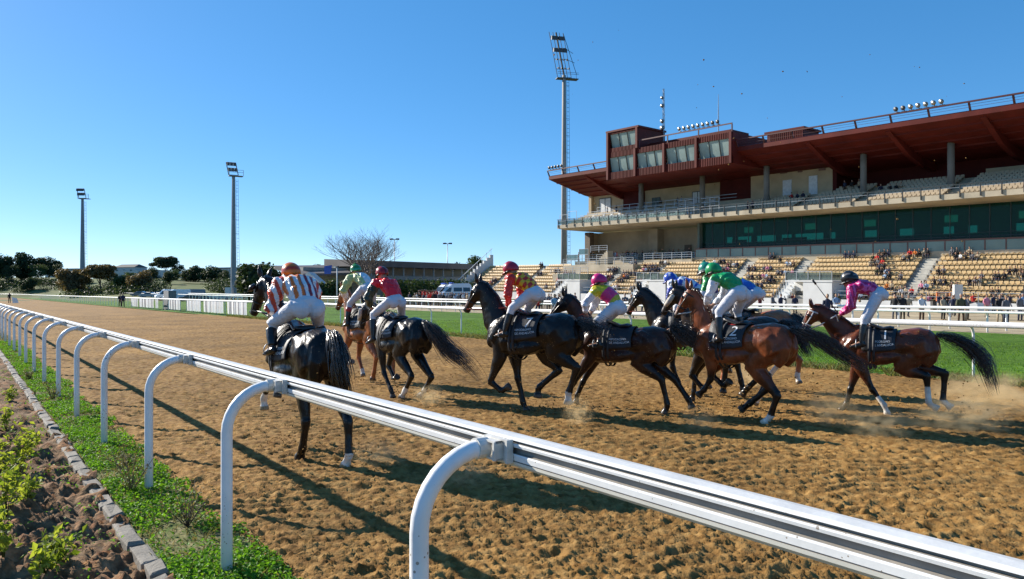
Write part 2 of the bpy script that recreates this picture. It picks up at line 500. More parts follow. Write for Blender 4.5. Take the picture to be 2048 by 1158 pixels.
M_screen = mat("white_table", (0.7, 0.72, 0.72), 0.5)

def wave(mb, s0, s1, p, z0, z1, depth=0.06, pitch=0.30, mi=0):
    """ribbed sheet facing the course"""
    n = int((s1 - s0) / pitch)
    for k in range(n):
        a = s0 + k * pitch
        mb.sbox(a, a + pitch * 0.45, p - depth, p + 0.05, z0, z1, mi)
    mb.sbox(s0, s1, p + 0.051, p + 0.1, z0 + 0.003, z1 - 0.003, mi)

gst = empty("grandstand", stand(57, 0, 0), 0, "long two-tier grandstand with dark red cantilever roof and green glazed middle floor", "grandstand")
GI = Matrix.Translation(Vector(gst.location)).inverted()
def gpart(mb, name, m, parent=None, smooth=False):
    o = mb.build(name, m, None, smooth)
    if parent is None:
        o.data.transform(GI); o.parent = gst
    else:
        o.data.transform(GI); o.parent = parent
    return o

NROW, RUN, RISE, P0, Z0 = 10, 0.85, 0.585, 0.6, 1.35
S0, S1 = -6.0, 126.0
AISLES = [6, 16, 26, 38.2, 54.2, 63, 79.0, 87, 97.5, 108, 117]
VOMS = [(46.4, 52.6), (72.2, 77.8), (90.4, 95.8)]
# stepped terrace as one prism
mb = MB()
prof = [(0, -0.1), (0, 1.2), (0.28, 1.2), (0.28, 1.0), (P0 - 0.1, 1.0)]
for i in range(NROW):
    p = P0 + RUN * i - 0.1; z = Z0 + RISE * i - 0.32
    prof += [(p, z), (p + RUN, z)]
prof += [(9.1, 6.05), (9.1, -0.1)]
n = len(prof)
vs_ = [stand(s, p, z) for s in (S0, S1) for p, z in prof]
mb.add(vs_, [(i, (i + 1) % n, n + (i + 1) % n, n + i) for i in range(n)] + [tuple(range(n)), tuple(range(2 * n - 1, n - 1, -1))])
terr = gpart(mb, "terrace", M_concd)
def gbox(name, m, boxes, parent=None):
    """each box a part of its own"""
    out = None
    for b_ in boxes: out = gpart(MB().sbox(*b_), name, m, parent)
    return out
gbox("front_wall", M_whitewall, [(s0, s1, -0.06, 0.29, -0.1, 1.23) for s0, s1 in ((S0, 46.3), (52.7, 72.1), (77.9, 90.3), (95.9, S1))])
M_step = mat("pale_step", (0.52, 0.49, 0.42), 0.85, vary=0.15, scale=1.5)
for a in AISLES:   # half-height steps in the aisles
    mb = MB()
    for i in range(NROW):
        p = P0 + RUN * i - 0.1; z = Z0 + RISE * i - 0.32
        mb.sbox(a - 0.6, a + 0.6, p - 0.42, p + 0.01, z - 0.6, z - 0.26)
        mb.sbox(a - 0.6, a + 0.6, p - 0.003, p + 0.40, z - 0.2, z + 0.012)
    gpart(mb, "aisle_steps", M_step)

# entrances cut through the lower rows
for s0, s1 in VOMS:
    mb = MB()
    mb.sbox(s0, s1 - 2.4, -0.12, 3.6, -0.1, 3.35)
    mb.sbox(s1 - 2.4, s1, 2.2, 3.6, -0.1, 3.35)
    mb.sbox(s0 - 0.1, s1 + 0.1, -0.2, 4.0, 3.352, 3.55)
    mb.sbox(s1 - 2.4, s1 - 0.002, 0.0, 0.6, -0.1, 0.6)
    for k in range(6):
        mb.sbox(s1 + 0.002, s1 + 1.5, 0.3 + 0.55 * k, 0.3 + 0.55 * (k + 1) + 0.02, 0, 1.2 + 0.42 * (k + 1))
    en = gpart(mb, "entrance", M_whitewall)
    mb = MB()
    mb.sbox(s0, s1, -0.1, -0.06, 3.6, 4.55)
    mb.sbox(s0, s0 + 0.04, -0.05, 3.6, 3.6, 4.55)
    gpart(mb, "glass_railing", M_glass2, en)
    mb = MB()
    for k in range(5):
        a = s0 + (s1 - s0) * k / 4
        mb.sbox(a - 0.04, a + 0.04, -0.16, -0.104, 3.551, 4.62)
    mb.sbox(s0, s1, -0.17, -0.10, 4.62, 4.69)
    for k in range(7):
        pz = 0.2 + 0.55 * k
        mb.sbox(s1 + 1.5, s1 + 1.55, pz, pz + 0.05, 1.1 + 0.42 * k, 2.2 + 0.42 * k)
    mb.hexa([stand(s1 + 1.5, 0.2, 2.2), stand(s1 + 1.5, 3.6, 4.75), stand(s1 + 1.56, 3.6, 4.75), stand(s1 + 1.56, 0.2, 2.2),
             stand(s1 + 1.5, 0.2, 2.26), stand(s1 + 1.5, 3.6, 4.82), stand(s1 + 1.56, 3.6, 4.82), stand(s1 + 1.56, 0.2, 2.26)])
    gpart(mb, "handrail", M_steel, en)

# front handrail on the wall
for s0, s1 in ((S0, 46.2), (54.5, 72.0), (79.6, 90.0), (97.6, S1)):
    mb = MB(); a = s0
    while a <= s1:
        mb.sbox(a - 0.03, a + 0.03, 0.09, 0.15, 1.23, 2.25); a += 2.6
    for z in (1.75, 2.25): mb.sbox(s0, s1, 0.1, 0.14, z, z + 0.06)
    gpart(mb, "front_handrail", M_steel)

# white raking stair wall at the far end of the terrace
mb = MB()
for k in range(11):
    mb.sbox(S1 + 0.01, S1 + 0.5, 0.1 + 0.82 * k, 0.1 + 0.82 * (k + 1) + 0.005, 0.0, 2.0 + 0.62 * (k + 1))
gpart(mb, "end_wall", M_whitewall)
mb = MB()
mb.tube([stand(S1 + 0.25, 0.2, 3.4), stand(S1 + 0.25, 9.0, 10.2)], 0.06, 6)
for k in range(8):
    p = 0.3 + 1.2 * k
    mb.tube([stand(S1 + 0.25, p, 2.0 + 0.62 * p / 0.82), stand(S1 + 0.25, p, 3.45 + 0.773 * p)], 0.04, 6)
gpart(mb, "end_handrail", M_white)

# balustraded gallery and the glazed floor
gbox("gallery_slab", M_conc, [(S0, 73.5, 8.75, 9.4, 6.0, 7.2), (73.5, 101, 9.0, 22, 5.5, 7.0)])
mb = MB()
a = S0
while a < 73.6:
    mb.sbox(a - 0.07, a + 0.07, 8.82, 8.96, 7.2, 8.45); a += 2.15
mb.sbox(S0, 73.5, 8.78, 9.0, 8.40, 8.58)
gpart(mb, "gallery_frame", M_frame)
mb = MB(); mb.sbox(S0, 73.5, 8.86, 8.90, 7.203, 8.39)
gpart(mb, "gallery_glass", mat("pale_green_glass", (0.17, 0.23, 0.195), 0.12, vary=0.2, scale=0.4))
mb = MB(); mb.sbox(S0, 73.5, 9.401, 24, 6.9, 7.25)
gpart(mb, "restaurant_floor", M_concd)
mb = MB(); mb.sbox(S0, 73.5, 10.4, 10.45, 7.25, 12.74)
gl = gpart(mb, "glass_front", M_glass)
mb = MB()
a = S0
while a < 73.6:
    mb.sbox(a - 0.04, a + 0.04, 10.33, 10.396, 7.25, 12.74); a += 2.15
mb.sbox(S0, 73.5, 10.34, 10.39, 8.9, 8.97); mb.sbox(S0, 73.5, 10.34, 10.39, 9.35, 9.39)
gpart(mb, "mullion", M_dkframe, gl)
gbox("restaurant_wall", M_darkint, [(S0, 73.3, 17, 17.3, 7.25, 9.75), (S0, 73.3, 17, 17.3, 10.75, 12.74), (73.31, 73.7, 9.6, 17, 7.0, 12.6)])
kr = random.Random(31); a = S0
while a < 73:              # piers between the rear windows
    w = kr.choice((0.5, 0.9, 1.6, 3.0)); w = min(w, 73.3 - a)
    gbox("restaurant_pier", M_darkint, [(a, a + w, 17.0, 17.3, 9.752, 10.748)]); a += w + kr.choice((1.8, 2.6, 3.4, 4.6))
# tables seen through the glass
kr = random.Random(5)
a = S0 + 1
while a < 70:
    w = kr.uniform(1.0, 1.9); mb = MB()
    mb.sbox(a, a + w, 11.5 + kr.uniform(0, 2.5), 14.2, 7.9, 8.0)
    mb.sbox(a + 0.3, a + 0.5, 12, 12.2, 7.25, 7.9)
    a += w + kr.uniform(0.5, 1.6)
    gpart(mb, "dining_table", M_screen)
M_scr = mat("screen_panel", (0.55, 0.66, 0.72), 0.3); M_winlight = mat("window_light_tone", (0.22, 0.26, 0.27), 0.6)
M_scr.node_tree.nodes["Principled BSDF"].inputs["Emission Color"].default_value = (0.55, 0.75, 0.85, 1)
M_scr.node_tree.nodes["Principled BSDF"].inputs["Emission Strength"].default_value = 0.35
for a in (12, 20.5, 29.5, 37.5, 47.5, 56, 66):
    mb = MB(); mb2 = MB(); mb3 = MB()
    mb.sbox(a - 0.75, a + 0.75, 12.0, 12.1, 10.9, 11.75)
    mb2.sbox(a + 1.6, a + 4.2 + (a % 3) * 0.6, 13.8, 14.0, 8.8, 10.0 + (a % 2) * 0.35)  # added pale panel, stands in for daylight in a rear window
    mb3.sbox(a - 0.05, a + 0.05, 12.04, 12.14, 11.75, 12.6)
    sc_ = gpart(mb, "hanging_screen", M_scr); gpart(mb2, "window_light_panel", M_winlight); gpart(mb3, "screen_hanger", M_dkframe, sc_)

# open bar end of the middle floor
gbox("bar_wall", mat("shaded_bar_render", (0.33, 0.27, 0.19), 0.85, vary=0.18, scale=0.5), [(73.71, 101.3, 14.5, 14.8, 7.0, 12.5), (84.5, 86.5, 12.8, 14.49, 7.0, 12.5), (100.3, 101.2, 12.2, 14.49, -0.1, 12.5)])  # shade inside the bar is put into this darker beige
gbox("bar_pillar", mat("brown_pillar", (0.10, 0.07, 0.045), 0.7), [(98.6, 99.9, 10.5, 11.6, 7.0, 12.4), (78.6, 79.9, 14.3, 14.49, 7.0, 9.6)])
gbox("stair_block", M_conc, [(73.6, 83.4, 8.0, 8.95, 5.0, 6.9), (92, 101, 3.4, 5.9, 2.0, 4.6)])
mb = MB()
mb.sbox(84, 101.0, 6.0, 8.9, 4.5, 6.2)
for k in range(8):
    mb.sbox(90 + k * 0.4, 90 + k * 0.4 + 0.42, 6.2, 7.6, 6.19, 8.6 - 0.3 * k)
gpart(mb, "stair_block", M_conc)
for (s0, s1, p, z) in ((73.6, 83.4, 8.0, 6.9), (84, 101, 6.0, 6.2), (86, 101, 9.0, 7.0), (73.7, 92, 11.6, 7.0), (92, 101.5, 3.4, 4.6), (90, 94, 6.1, 8.4)):
    a = s0; mb = MB()
    while a <= s1 + 0.01:
        mb.sbox(a - 0.04, a + 0.04, p, p + 0.08, z, z + 1.15); a += (s1 - s0) / max(1, round((s1 - s0) / 2.0))
    for q in (0.4, 0.75, 1.12): mb.sbox(s0, s1, p + 0.01, p + 0.07, z + q, z + q + 0.05)
    gpart(mb, "bar_railing", M_steel)
mb = MB()
for (s0, s1, z) in ((97, 99.4, 7.2), (99.7, 102.8, 6.2), (101.5, 104.5, 4.6)):
    mb.sbox(s0, s1, 8.5, 8.56, z + 2.0, z + 2.06); mb.sbox(s0, s0 + 0.06, 8.5, 8.56, z, z + 2.0); mb.sbox(s1 - 0.06, s1, 8.5, 8.56, z, z + 2.0)
    mb.sbox(s0, s1, 8.5, 8.56, z + 1.0, z + 1.06)
gpart(mb, "bar_railing", M_steel)
gbox("bar_railing_glass", M_glass2, [(s0, s1, p + 0.02, p + 0.03, z + 0.05, z + 1.05) for (s0, s1, p, z) in ((84.6, 92.0, 11.65, 7.02), (72, 83, 11.65, 7.02), (97, 99.4, 8.52, 8.2), (99.8, 102.7, 8.52, 7.2))])

# upper deck
mb = MB()
pr = [(4.9, 12.92), (4.9, 13.55), (5.15, 13.55), (5.15, 13.35)]
for i in range(9):
    p = 5.9 + 0.85 * i; z = 13.35 + 0.36 * i
    pr += [(p, z), (p + 0.85, z)] if i else [(p + 0.85, z)]
pr += [(24, 16.23), (24, 12.75), (7.2, 12.75)]
n = len(pr)
vs_ = [stand(s, p, z) for s in (S0, 101.4) for p, z in pr]
mb.add(vs_, [(i, (i + 1) % n, n + (i + 1) % n, n + i) for i in range(n)] + [tuple(range(n)), tuple(range(2 * n - 1, n - 1, -1))])
gpart(mb, "upper_deck", M_conc)
mb = MB()
a = S0
while a < 101.5:
    mb.sbox(a - 0.055, a + 0.055, 4.78, 4.895, 13.1, 14.5); a += 2.1
mb.sbox(S0, 101.4, 4.80, 4.88, 14.5, 14.58)
gpart(mb, "deck_railing", M_dkframe)
mb = MB()
for z in (14.2,): mb.sbox(S0, 101.4, 4.82, 4.86, z, z + 0.04)
for s0 in (71.0, 66.5):
    for q in (0, 1.6):
        mb.sbox(s0 + q, s0 + q + 0.07, 5.2, 5.27, 13.6, 15.9)
    for z in (14.6, 15.2, 15.85): mb.sbox(s0, s0 + 3.2, 5.2, 5.27, z, z + 0.07)
for k, (p, z) in enumerate(((7.5, 14.2), (9.2, 14.95), (11.8, 16.0))):
    mb.sbox(72 - 2 * k, 98, p, p + 0.06, z + 1.0, z + 1.07); mb.sbox(72 - 2 * k, 98, p, p + 0.06, z + 0.5, z + 0.55)
    a = 72
    while a < 98.1:
        mb.sbox(a - 0.035, a + 0.035, p + 0.001, p + 0.059, z - 0.4, z + 1.0); a += 2.0
for (s0, s1, z) in ((98.5, 100.8, 14.2), (100.9, 103.0, 13.7)):
    mb.sbox(s0, s1, 7.0, 7.06, z + 1.9, z + 1.96); mb.sbox(s0, s0 + 0.06, 7.0, 7.06, z, z + 1.9); mb.sbox(s1 - 0.06, s1, 7, 7.06, z, z + 1.9)
gpart(mb, "deck_handrail", M_steel)
mb = MB(); mb.sbox(72.3, 101.3, 4.9, 4.93, 13.64, 14.4)
gpart(mb, "deck_glass", M_glass2)

gbox("back_wall", M_beige, [(92.6, 101.2, 13.6, 13.9, 14.5, 21.0), (71.9, 88, 13.6, 13.9, 14.5, 21.0), (27, 34.5, 14.5, 14.8, 14.5, 17.4), (100.6, 101.3, 12.9, 13.59, 13, 21)])
bw = gbox("back_wall", M_beige, [(53, 66.0, 12.6, 12.9, 14.5, 20.7)])
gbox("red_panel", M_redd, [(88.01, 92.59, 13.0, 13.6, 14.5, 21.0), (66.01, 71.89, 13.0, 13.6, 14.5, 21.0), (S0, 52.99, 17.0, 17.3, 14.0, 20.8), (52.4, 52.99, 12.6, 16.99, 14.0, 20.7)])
for (s0, s1, z1) in ((55.2, 56.5, 18.6), (59.2, 60.6, 18.4), (75.6, 77.6, 18.2), (96.2, 99.0, 18.8), (84.6, 86.2, 17.9)):
    p = 12.59 if s0 < 66 else 13.59
    mb = MB(); mb.sbox(s0, s1, p - 0.06, p - 0.003, 15.9, z1)
    d_ = gpart(mb, "door", mat("door_white", (0.62, 0.64, 0.66), 0.5) if s0 != 84.6 else M_darkint, bw)
    if s0 > 66:
        mb = MB(); mb.sbox(s0 - 0.12, s0, p - 0.09, p - 0.004, 15.9, z1 + 0.12); mb.sbox(s1, s1 + 0.12, p - 0.09, p - 0.004, 15.9, z1 + 0.12); mb.sbox(s0, s1, p - 0.09, p - 0.004, z1, z1 + 0.12)
        mb.sbox((s0 + s1) / 2 - 0.06, (s0 + s1) / 2 + 0.06, p - 0.1, p - 0.061, 15.9, z1)
        gpart(mb, "door_frame", M_dkframe, bw)
for (s0, s1, z0, z1) in ((57.5, 58.2, 19.3, 19.7), (54.0, 55.0, 19.2, 19.7), (59.9, 61.0, 19.4, 19.9), (94.6, 95.1, 19.4, 20.2)):
    p = 12.59 if s0 < 66 else 13.59
    mb = MB(); mb.sbox(s0, s1, p - 0.12, p - 0.003, z0, z1)
    gpart(mb, "wall_vent", M_frame, bw)
for s, p, r in ((85.2, 9.4, 0.42), (72.6, 9.4, 0.42), (61.3, 9.4, 0.42), (47.2, 9.6, 0.4), (36.6, 9.6, 0.4), (25, 9.6, 0.4), (13, 9.6, 0.4), (1, 9.6, 0.4)):
    mb = MB(); mb.tube([stand(s, p, 13.5), stand(s, p, 21.2)], r, 14)
    gpart(mb, "column", mat("column_concrete", (0.20, 0.195, 0.175), 0.85, vary=0.15, scale=0.8), None, True)

# roof: thin slab rising to its front edge, deep beams below
mb = MB()
pr = [(3.0, 21.75), (3.0, 22.35), (3.5, 22.5), (22, 20.6), (22, 18.4), (12, 19.6)]
n = len(pr)
vs_ = [stand(s, p, z) for s in (S0, 101.6) for p, z in pr]
mb.add(vs_, [(i, (i + 1) % n, n + (i + 1) % n, n + i) for i in range(n)] + [tuple(range(n)), tuple(range(2 * n - 1, n - 1, -1))])
roof = gpart(mb, "roof", M_red)
s = 0.2
while s < 102:
    mb = MB()
    if not 61 < s < 86.5:
        w = 0.30
        a, b = s - w, s + w
        lo = [(3.6, 21.50), (9.0, 19.25), (13.0, 18.3), (22, 17.8)]
        hi = [(3.6, 21.75), (9.0, 20.5), (13.0, 19.8), (22, 18.7)]
        for k in range(3):
            q = [lo[k], lo[k + 1], hi[k + 1], hi[k]]
            mb.hexa([stand(a, *q[0]), stand(a, *q[1]), stand(b, *q[1]), stand(b, *q[0]), stand(a, *q[3]), stand(a, *q[2]), stand(b, *q[2]), stand(b, *q[3])])
        gpart(mb, "roof_beam", M_red, roof)
    s += 10.3
gbox("roof_purlin", M_red, [(s0, s1, p, p + 0.22, zz - 0.22, zz + 0.06) for p, zz in ((4.8, 21.34), (6.6, 20.91), (8.5, 20.46), (10.4, 20.0)) for s0, s1 in ((S0, 61.9), (86.1, 101.5))], roof)
for s0, s1 in ((S0, 61.9), (86.1, 101.5)):
    mb = MB(); a = s0
    while a <= s1 + 0.01:
        mb.hexa([stand(a - 0.1, 3.0, 22.3), stand(a - 0.1, 3.2, 22.3), stand(a + 0.1, 3.2, 22.3), stand(a + 0.1, 3.0, 22.3),
                 stand(a - 0.1, 2.55, 23.2), stand(a - 0.1, 2.7, 23.2), stand(a + 0.1, 2.7, 23.2), stand(a + 0.1, 2.55, 23.2)])
        a += (s1 - s0) / round((s1 - s0) / 4.2)
    mb.sbox(s0, s1, 2.5, 2.72, 23.2, 23.37)
    mb.sbox(s0, s1, 2.66, 2.70, 22.95, 22.98); mb.sbox(s0, s1, 2.76, 2.80, 22.68, 22.71)
    gpart(mb, "roof_railing", mat("dark_red_rail", (0.075, 0.014, 0.012), 0.5), roof)

# commentary box hung under and above the roof edge
box = empty("commentary_box", (0, 0, 0)); box.parent = gst; box.location = GI @ Vector((0, 0, 0))
def bpart(mb, name, m):
    o = mb.build(name, m); o.parent = box; return o
BP = 1.6
mb = MB()
mb.sbox(62, 86, BP + 0.4, 12, 20.0, 20.25); mb.sbox(62, 86, BP + 0.4, 12, 24.1, 24.4)
mb.sbox(62, 62.3, BP + 0.4, 11.9, 20.251, 24.099); mb.sbox(85.7, 86, BP + 0.4, 11.9, 20.251, 24.099)
mb.sbox(62.301, 85.699, 6, 6.2, 20.251, 24.099)
mb.sbox(79.3, 79.6, BP + 0.4, 8.4, 24.401, 27.7); mb.sbox(85.7, 86, BP + 0.4, 8.4, 24.401, 27.7); mb.sbox(79.601, 85.699, 8.1, 8.4, 24.401, 27.7)
mb.sbox(79.1, 86.15, BP + 0.1, 8.6, 27.701, 28.0)
mb.sbox(64, 79.29, 4.5, 9, 24.401, 25.4)
bpart(mb, "box_shell", M_red)
mb = MB()
for z0, z1 in ((20.0, 21.15), (23.55, 24.4)):
    wave(mb, 62, 86, BP + 0.3, z0, z1)
wave(mb, 79.3, 86, BP + 0.3, 24.42, 25.1); wave(mb, 79.3, 86, BP + 0.3, 27.35, 27.69)
for a in (62, 67.9, 73.9, 79.7, 85.6):
    mb.sbox(a, a + 0.4, BP + 0.05, BP + 0.5, 20.0, 24.42)
for a in (79.3, 85.6): mb.sbox(a, a + 0.4, BP + 0.05, BP + 0.5, 24.43, 27.7)
bpart(mb, "ribbed_cladding", M_red)
for (s0, s1, z0, z1) in ((62.5, 67.8, 21.15, 23.55), (68.4, 73.8, 21.15, 23.55), (74.4, 79.6, 21.15, 23.55), (80.2, 85.5, 21.15, 23.55), (79.9, 85.4, 25.1, 27.35)):
    mb = MB()
    mb.hexa([stand(s0, BP + 0.95, z0), stand(s0, BP + 1.0, z0), stand(s1, BP + 1.0, z0), stand(s1, BP + 0.95, z0),
             stand(s0, BP + 0.42, z1), stand(s0, BP + 0.47, z1), stand(s1, BP + 0.47, z1), stand(s1, BP + 0.42, z1)])
    w = bpart(mb, "window", M_win)
    mb = MB()
    for k in range(4):
        a = s0 + (s1 - s0) * k / 3
        a0, a1 = (a - 0.06, a + 0.06)
        mb.hexa([stand(a0, BP + 0.86, z0), stand(a0, BP + 0.94, z0), stand(a1, BP + 0.94, z0), stand(a1, BP + 0.86, z0),
                 stand(a0, BP + 0.33, z1), stand(a0, BP + 0.41, z1), stand(a1, BP + 0.41, z1), stand(a1, BP + 0.33, z1)])
    o = mb.build("window_frame", M_dkframe); o.parent = w
    mb = MB()
    mb.sbox(s0, s1, BP + 1.6, BP + 1.65, z0, z1 - 0.1)
    if z0 < 25:
        bpart(mb, "window_blind", M_winpale)
mb = MB()
mb.sbox(62, 79.2, BP + 0.3, BP + 0.4, 25.5, 25.68)
a = 62
while a < 79.3:
    mb.sbox(a, a + 0.15, BP + 0.3, BP + 0.45, 24.4, 25.5); a += 5.7
bpart(mb, "box_railing", mat("dark_red_rail", (0.075, 0.014, 0.012), 0.5))
mb = MB()
mb.sbox(53.6, 59, 6, 10, 22.1, 24.1); wave(mb, 53.6, 59, 5.8, 22.3, 23.9)
mb.sbox(53.3, 59.3, 5.6, 10.2, 24.101, 24.35)
gpart(mb, "roof_hut", M_red)

# floodlights clamped to the roof railing
def flood(mb, s, p, z, r=0.29):
    c = stand(s, p, z); f = (-GN[0], -GN[1], -0.35)
    mb.tube([(c[0], c[1], c[2]), (c[0] + f[0] * 0.30, c[1] + f[1] * 0.30, c[2] + f[2] * 0.3)], [r * 0.45, r], 12)
    mb.tube([stand(s, p + 0.05, z - 0.6), stand(s, p + 0.05, z - 0.1)], 0.05, 6)
    mb.tube([stand(s - r, p, z - 0.45), stand(s + r, p, z - 0.45)], 0.04, 6)
M_lampm = mat("lamp_metal", (0.22, 0.23, 0.23), 0.35, 0.5)
M_lampd = mat("lamp_dark", (0.05, 0.05, 0.055), 0.5)
FL = "floodlights along the grandstand roof edge"
def put_flood(s, p, z, m, lab):
    mb = MB(); flood(mb, s, p, z)
    o = mb.build("floodlight", m, None, True); tag(o, lab, "floodlight", FL)
for k in range(7):
    put_flood(34.9 + 0.83 * k, 2.6, 23.85, M_lampd if k > 4 else M_lampm, ("black" if k > 4 else "pale") + " round floodlight clamped on the red roof rail at the near end")
for k in range(9):
    put_flood(64.4 + 0.85 * k, 2.1, 26.25, M_lampd if k < 2 else M_lampm, ("black" if k < 2 else "pale") + " round floodlight in the row above the commentary box windows")
for k in range(5):
    put_flood(97.6 + 0.8 * k, 2.6, 23.85, M_lampd, "black floodlight on the roof rail at the far tip of the grandstand")

# masts on the roof
t = empty("antenna_mast", stand(79.2, 8, 24.4), 0, "slim lattice mast with round dishes standing on the grandstand roof", "antenna")
TI = Matrix.Translation(Vector(t.location)).inverted()
mb = MB()
for k in range(3):
    an = 2 * math.pi * k / 3
    mb.tube([stand(79.2 + 0.22 * math.cos(an), 8 + 0.22 * math.sin(an), 24.4), stand(79.2 + 0.12 * math.cos(an), 8 + 0.12 * math.sin(an), 34.8)], 0.045, 5)
for k in range(18):
    z = 24.8 + 0.55 * k; an = 2 * math.pi * k / 3; an2 = an + 2.1
    mb.tube([stand(79.2 + 0.2 * math.cos(an), 8 + 0.2 * math.sin(an), z), stand(79.2 + 0.2 * math.cos(an2), 8 + 0.2 * math.sin(an2), z + 0.5)], 0.03, 5)
o = mb.build("lattice", M_steel); o.data.transform(TI); o.parent = t
for z, r in ((28.3, 0.42), (29.4, 0.36), (31.9, 0.34), (33.2, 0.26)):
    mb = MB(); c = stand(79.0, 7.5, z)
    mb.tube([(c[0], c[1], c[2]), (c[0] - 0.3 * GN[0], c[1] - 0.3 * GN[1], c[2])], [r, r * 0.8], 14)
    o = mb.build("dish", M_lampm, None, True); o.data.transform(TI); o.parent = t
mb = MB(); mb.tube([stand(67.9, 7, 24.4), stand(67.9, 7, 29.0), stand(67.9, 7, 31.6)], [0.10, 0.07, 0.03], 6)
tag(mb.build("whip_antenna", M_steel), "thin upright whip antenna on the commentary box roof", "antenna")

# chairs: the 300 that show largest are things, the rest one mass
def seat_mesh():
    mb = MB()
    w, d = 0.22, 0.21
    # pan
    mb.hexa([(-w, -d, 0.36), (w, -d, 0.36), (w, d, 0.33), (-w, d, 0.33), (-w, -d, 0.43), (w, -d, 0.43), (w, d, 0.38), (-w, d, 0.38)])
    # back, rounded at the top
    pr = [(-w, 0.40), (w, 0.40), (w * 1.02, 0.70), (w * 0.85, 0.80), (-w * 0.85, 0.80), (-w * 1.02, 0.70)]
    f0 = [(x, d - 0.02 + (z - 0.4) * 0.22, z) for x, z in pr]; f1 = [(x, y + 0.05, z) for x, y, z in f0]
    n = len(pr)
    mb.add(f0 + f1, [tuple(range(n))[::-1], tuple(range(n, 2 * n))] + [(i, (i + 1) % n, n + (i + 1) % n, n + i) for i in range(n)])
    # curled side edges
    for sx in (-1, 1):
        mb.hexa([(sx * w, -d, 0.40), (sx * (w + 0.025), -d, 0.40), (sx * (w + 0.025), d, 0.38), (sx * w, d, 0.38), (sx * w, -d, 0.48), (sx * (w + 0.025), -d, 0.48), (sx * (w + 0.025), d, 0.55), (sx * w, d, 0.55)])
    mb.box(-0.05, 0.05, -0.05, 0.12, 0.0, 0.34)
    return mb
SEAT = seat_mesh()
seat_me = SEAT.mesh("stadium_seat"); seat_me.materials.append(M_seat)
b_ = bmesh.new(); b_.from_mesh(seat_me); bmesh.ops.recalc_face_normals(b_, faces=b_.faces); b_.to_mesh(seat_me); b_.free()
SROT = math.atan2(-GN[0], GN[1])
spots = []
for i in range(NROW):
    p = P0 + RUN * i + 0.3; z = Z0 + RISE * i - 0.32
    s = S0 + 1
    while s < S1 - 0.5:
        ok = all(abs(s - a) > 0.95 for a in AISLES) and not (i < 5 and any(v0 - 0.6 < s < v1 + 1.9 for v0, v1 in VOMS))
        if i >= 7 and 84 < s < 101: ok = False
        if i >= 8 and 101 <= s: ok = ok and (i < 9)
        if ok: spots.append((s, p, z, i))
        s += 0.53
def seen(s, p):
    x, y, _ = stand(s, p, 0)
    return y > 5 and abs(x / y) < 0.70
vis = sorted([q for q in spots if seen(q[0], q[1])], key=lambda q: q[0])
near_seats = vis[:300]
nset = set(near_seats)
rowword = ["bottom row", "bottom row", "lower rows", "lower rows", "middle rows", "middle rows", "middle rows", "upper rows", "upper rows", "top row"]
SEATS = []
for (s, p, z, i) in near_seats:
    o = bpy.data.objects.new("stadium_seat", seat_me); COL.objects.link(o)
    o.location = stand(s, p, z); o.rotation_euler = (0, 0, SROT)
    tag(o, "cream plastic seat in the %s of the lower terrace at the near end" % rowword[i], "seat", "cream seats of the lower terrace")
def seat_mass(name, lst, m):
    V0 = np.array(SEAT.v); nv = len(V0)
    c, s_ = math.cos(SROT), math.sin(SROT)
    R = V0 @ np.array([[c, s_, 0], [-s_, c, 0], [0, 0, 1]])
    verts = np.concatenate([R + np.array(stand(a, p, z)) for a, p, z in lst])
    quads = [f for f in SEAT.f]
    me = bpy.data.meshes.new(name)
    faces = []
    for k in range(len(lst)):
        faces.extend([tuple(i + k * nv for i in f) for f in quads])
    me.from_pydata(verts.tolist(), [], faces); me.update()
    b_ = bmesh.new(); b_.from_mesh(me); bmesh.ops.recalc_face_normals(b_, faces=b_.faces); b_.to_mesh(me); b_.free()
    me.materials.append(m)
    o = bpy.data.objects.new(name, me); COL.objects.link(o)
    return tag(o, kind="stuff")
seat_mass("lower_terrace_seating", [q[:3] for q in spots if q not in nset], M_seat)
up = []
for i in range(8):
    p = 6.15 + 0.85 * i; z = 13.35 + 0.36 * i
    s = S0 + 1
    while s < 63:
        if all(abs(s - a) > 0.9 for a in (5, 15, 25, 35.4, 46, 54.5)) and not (i > 5 and 52 < s < 63): up.append((s, p, z))
        s += 0.53
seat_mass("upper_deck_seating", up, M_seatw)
up2 = []
for i, (s0, s1, step) in enumerate(((72.5, 96, 0.55), (76, 97, 0.6), (74, 98, 0.75), (80, 98, 0.9))):
    s = s0
    kr = random.Random(i)
    while s < s1:
        if i == 0 or kr.random() < 0.6: up2.append((s, 6.15 + 0.85 * i, 13.35 + 0.36 * i))
        s += step
seat_mass("white_terrace_seating", up2, mat("white_plastic", (0.62, 0.66, 0.66), 0.4))
# ------------------------------------------------------------------ rails of the course
M_railgrey = mat("rail_recess_shade", (0.30, 0.275, 0.24), 0.7, vary=0.25, scale=5, bump=0.1, bscale=30)  # groove grey, with shade from the upper ridge put into the tone
M_railtop = mat("rail_top", (0.66, 0.655, 0.63), 0.45, vary=0.10, scale=9, bump=0.06, bscale=50)
M_raillow = mat("rail_lower", (0.74, 0.71, 0.62), 0.45, vary=0.05, scale=6)
M_bracket = mat("cast_bracket", (0.62, 0.60, 0.55), 0.5, vary=0.2, scale=18)
M_rust = mat("bolt_hole", (0.03, 0.025, 0.02), 0.7)
near = empty("running_rail", track(2.62, 1.85, 0), 0, "white aluminium running rail with grey grooves on hooped posts beside the dirt", "rail")
NI = Matrix.Translation(Vector(near.location)).inverted()
def npart(mb, name, m, parent=None, smooth=False):
    o = mb.build(name, m, None, smooth)
    o.data.transform(NI); o.parent = near if parent is None else parent
    return o
D0, ZT = 1.85, 1.300
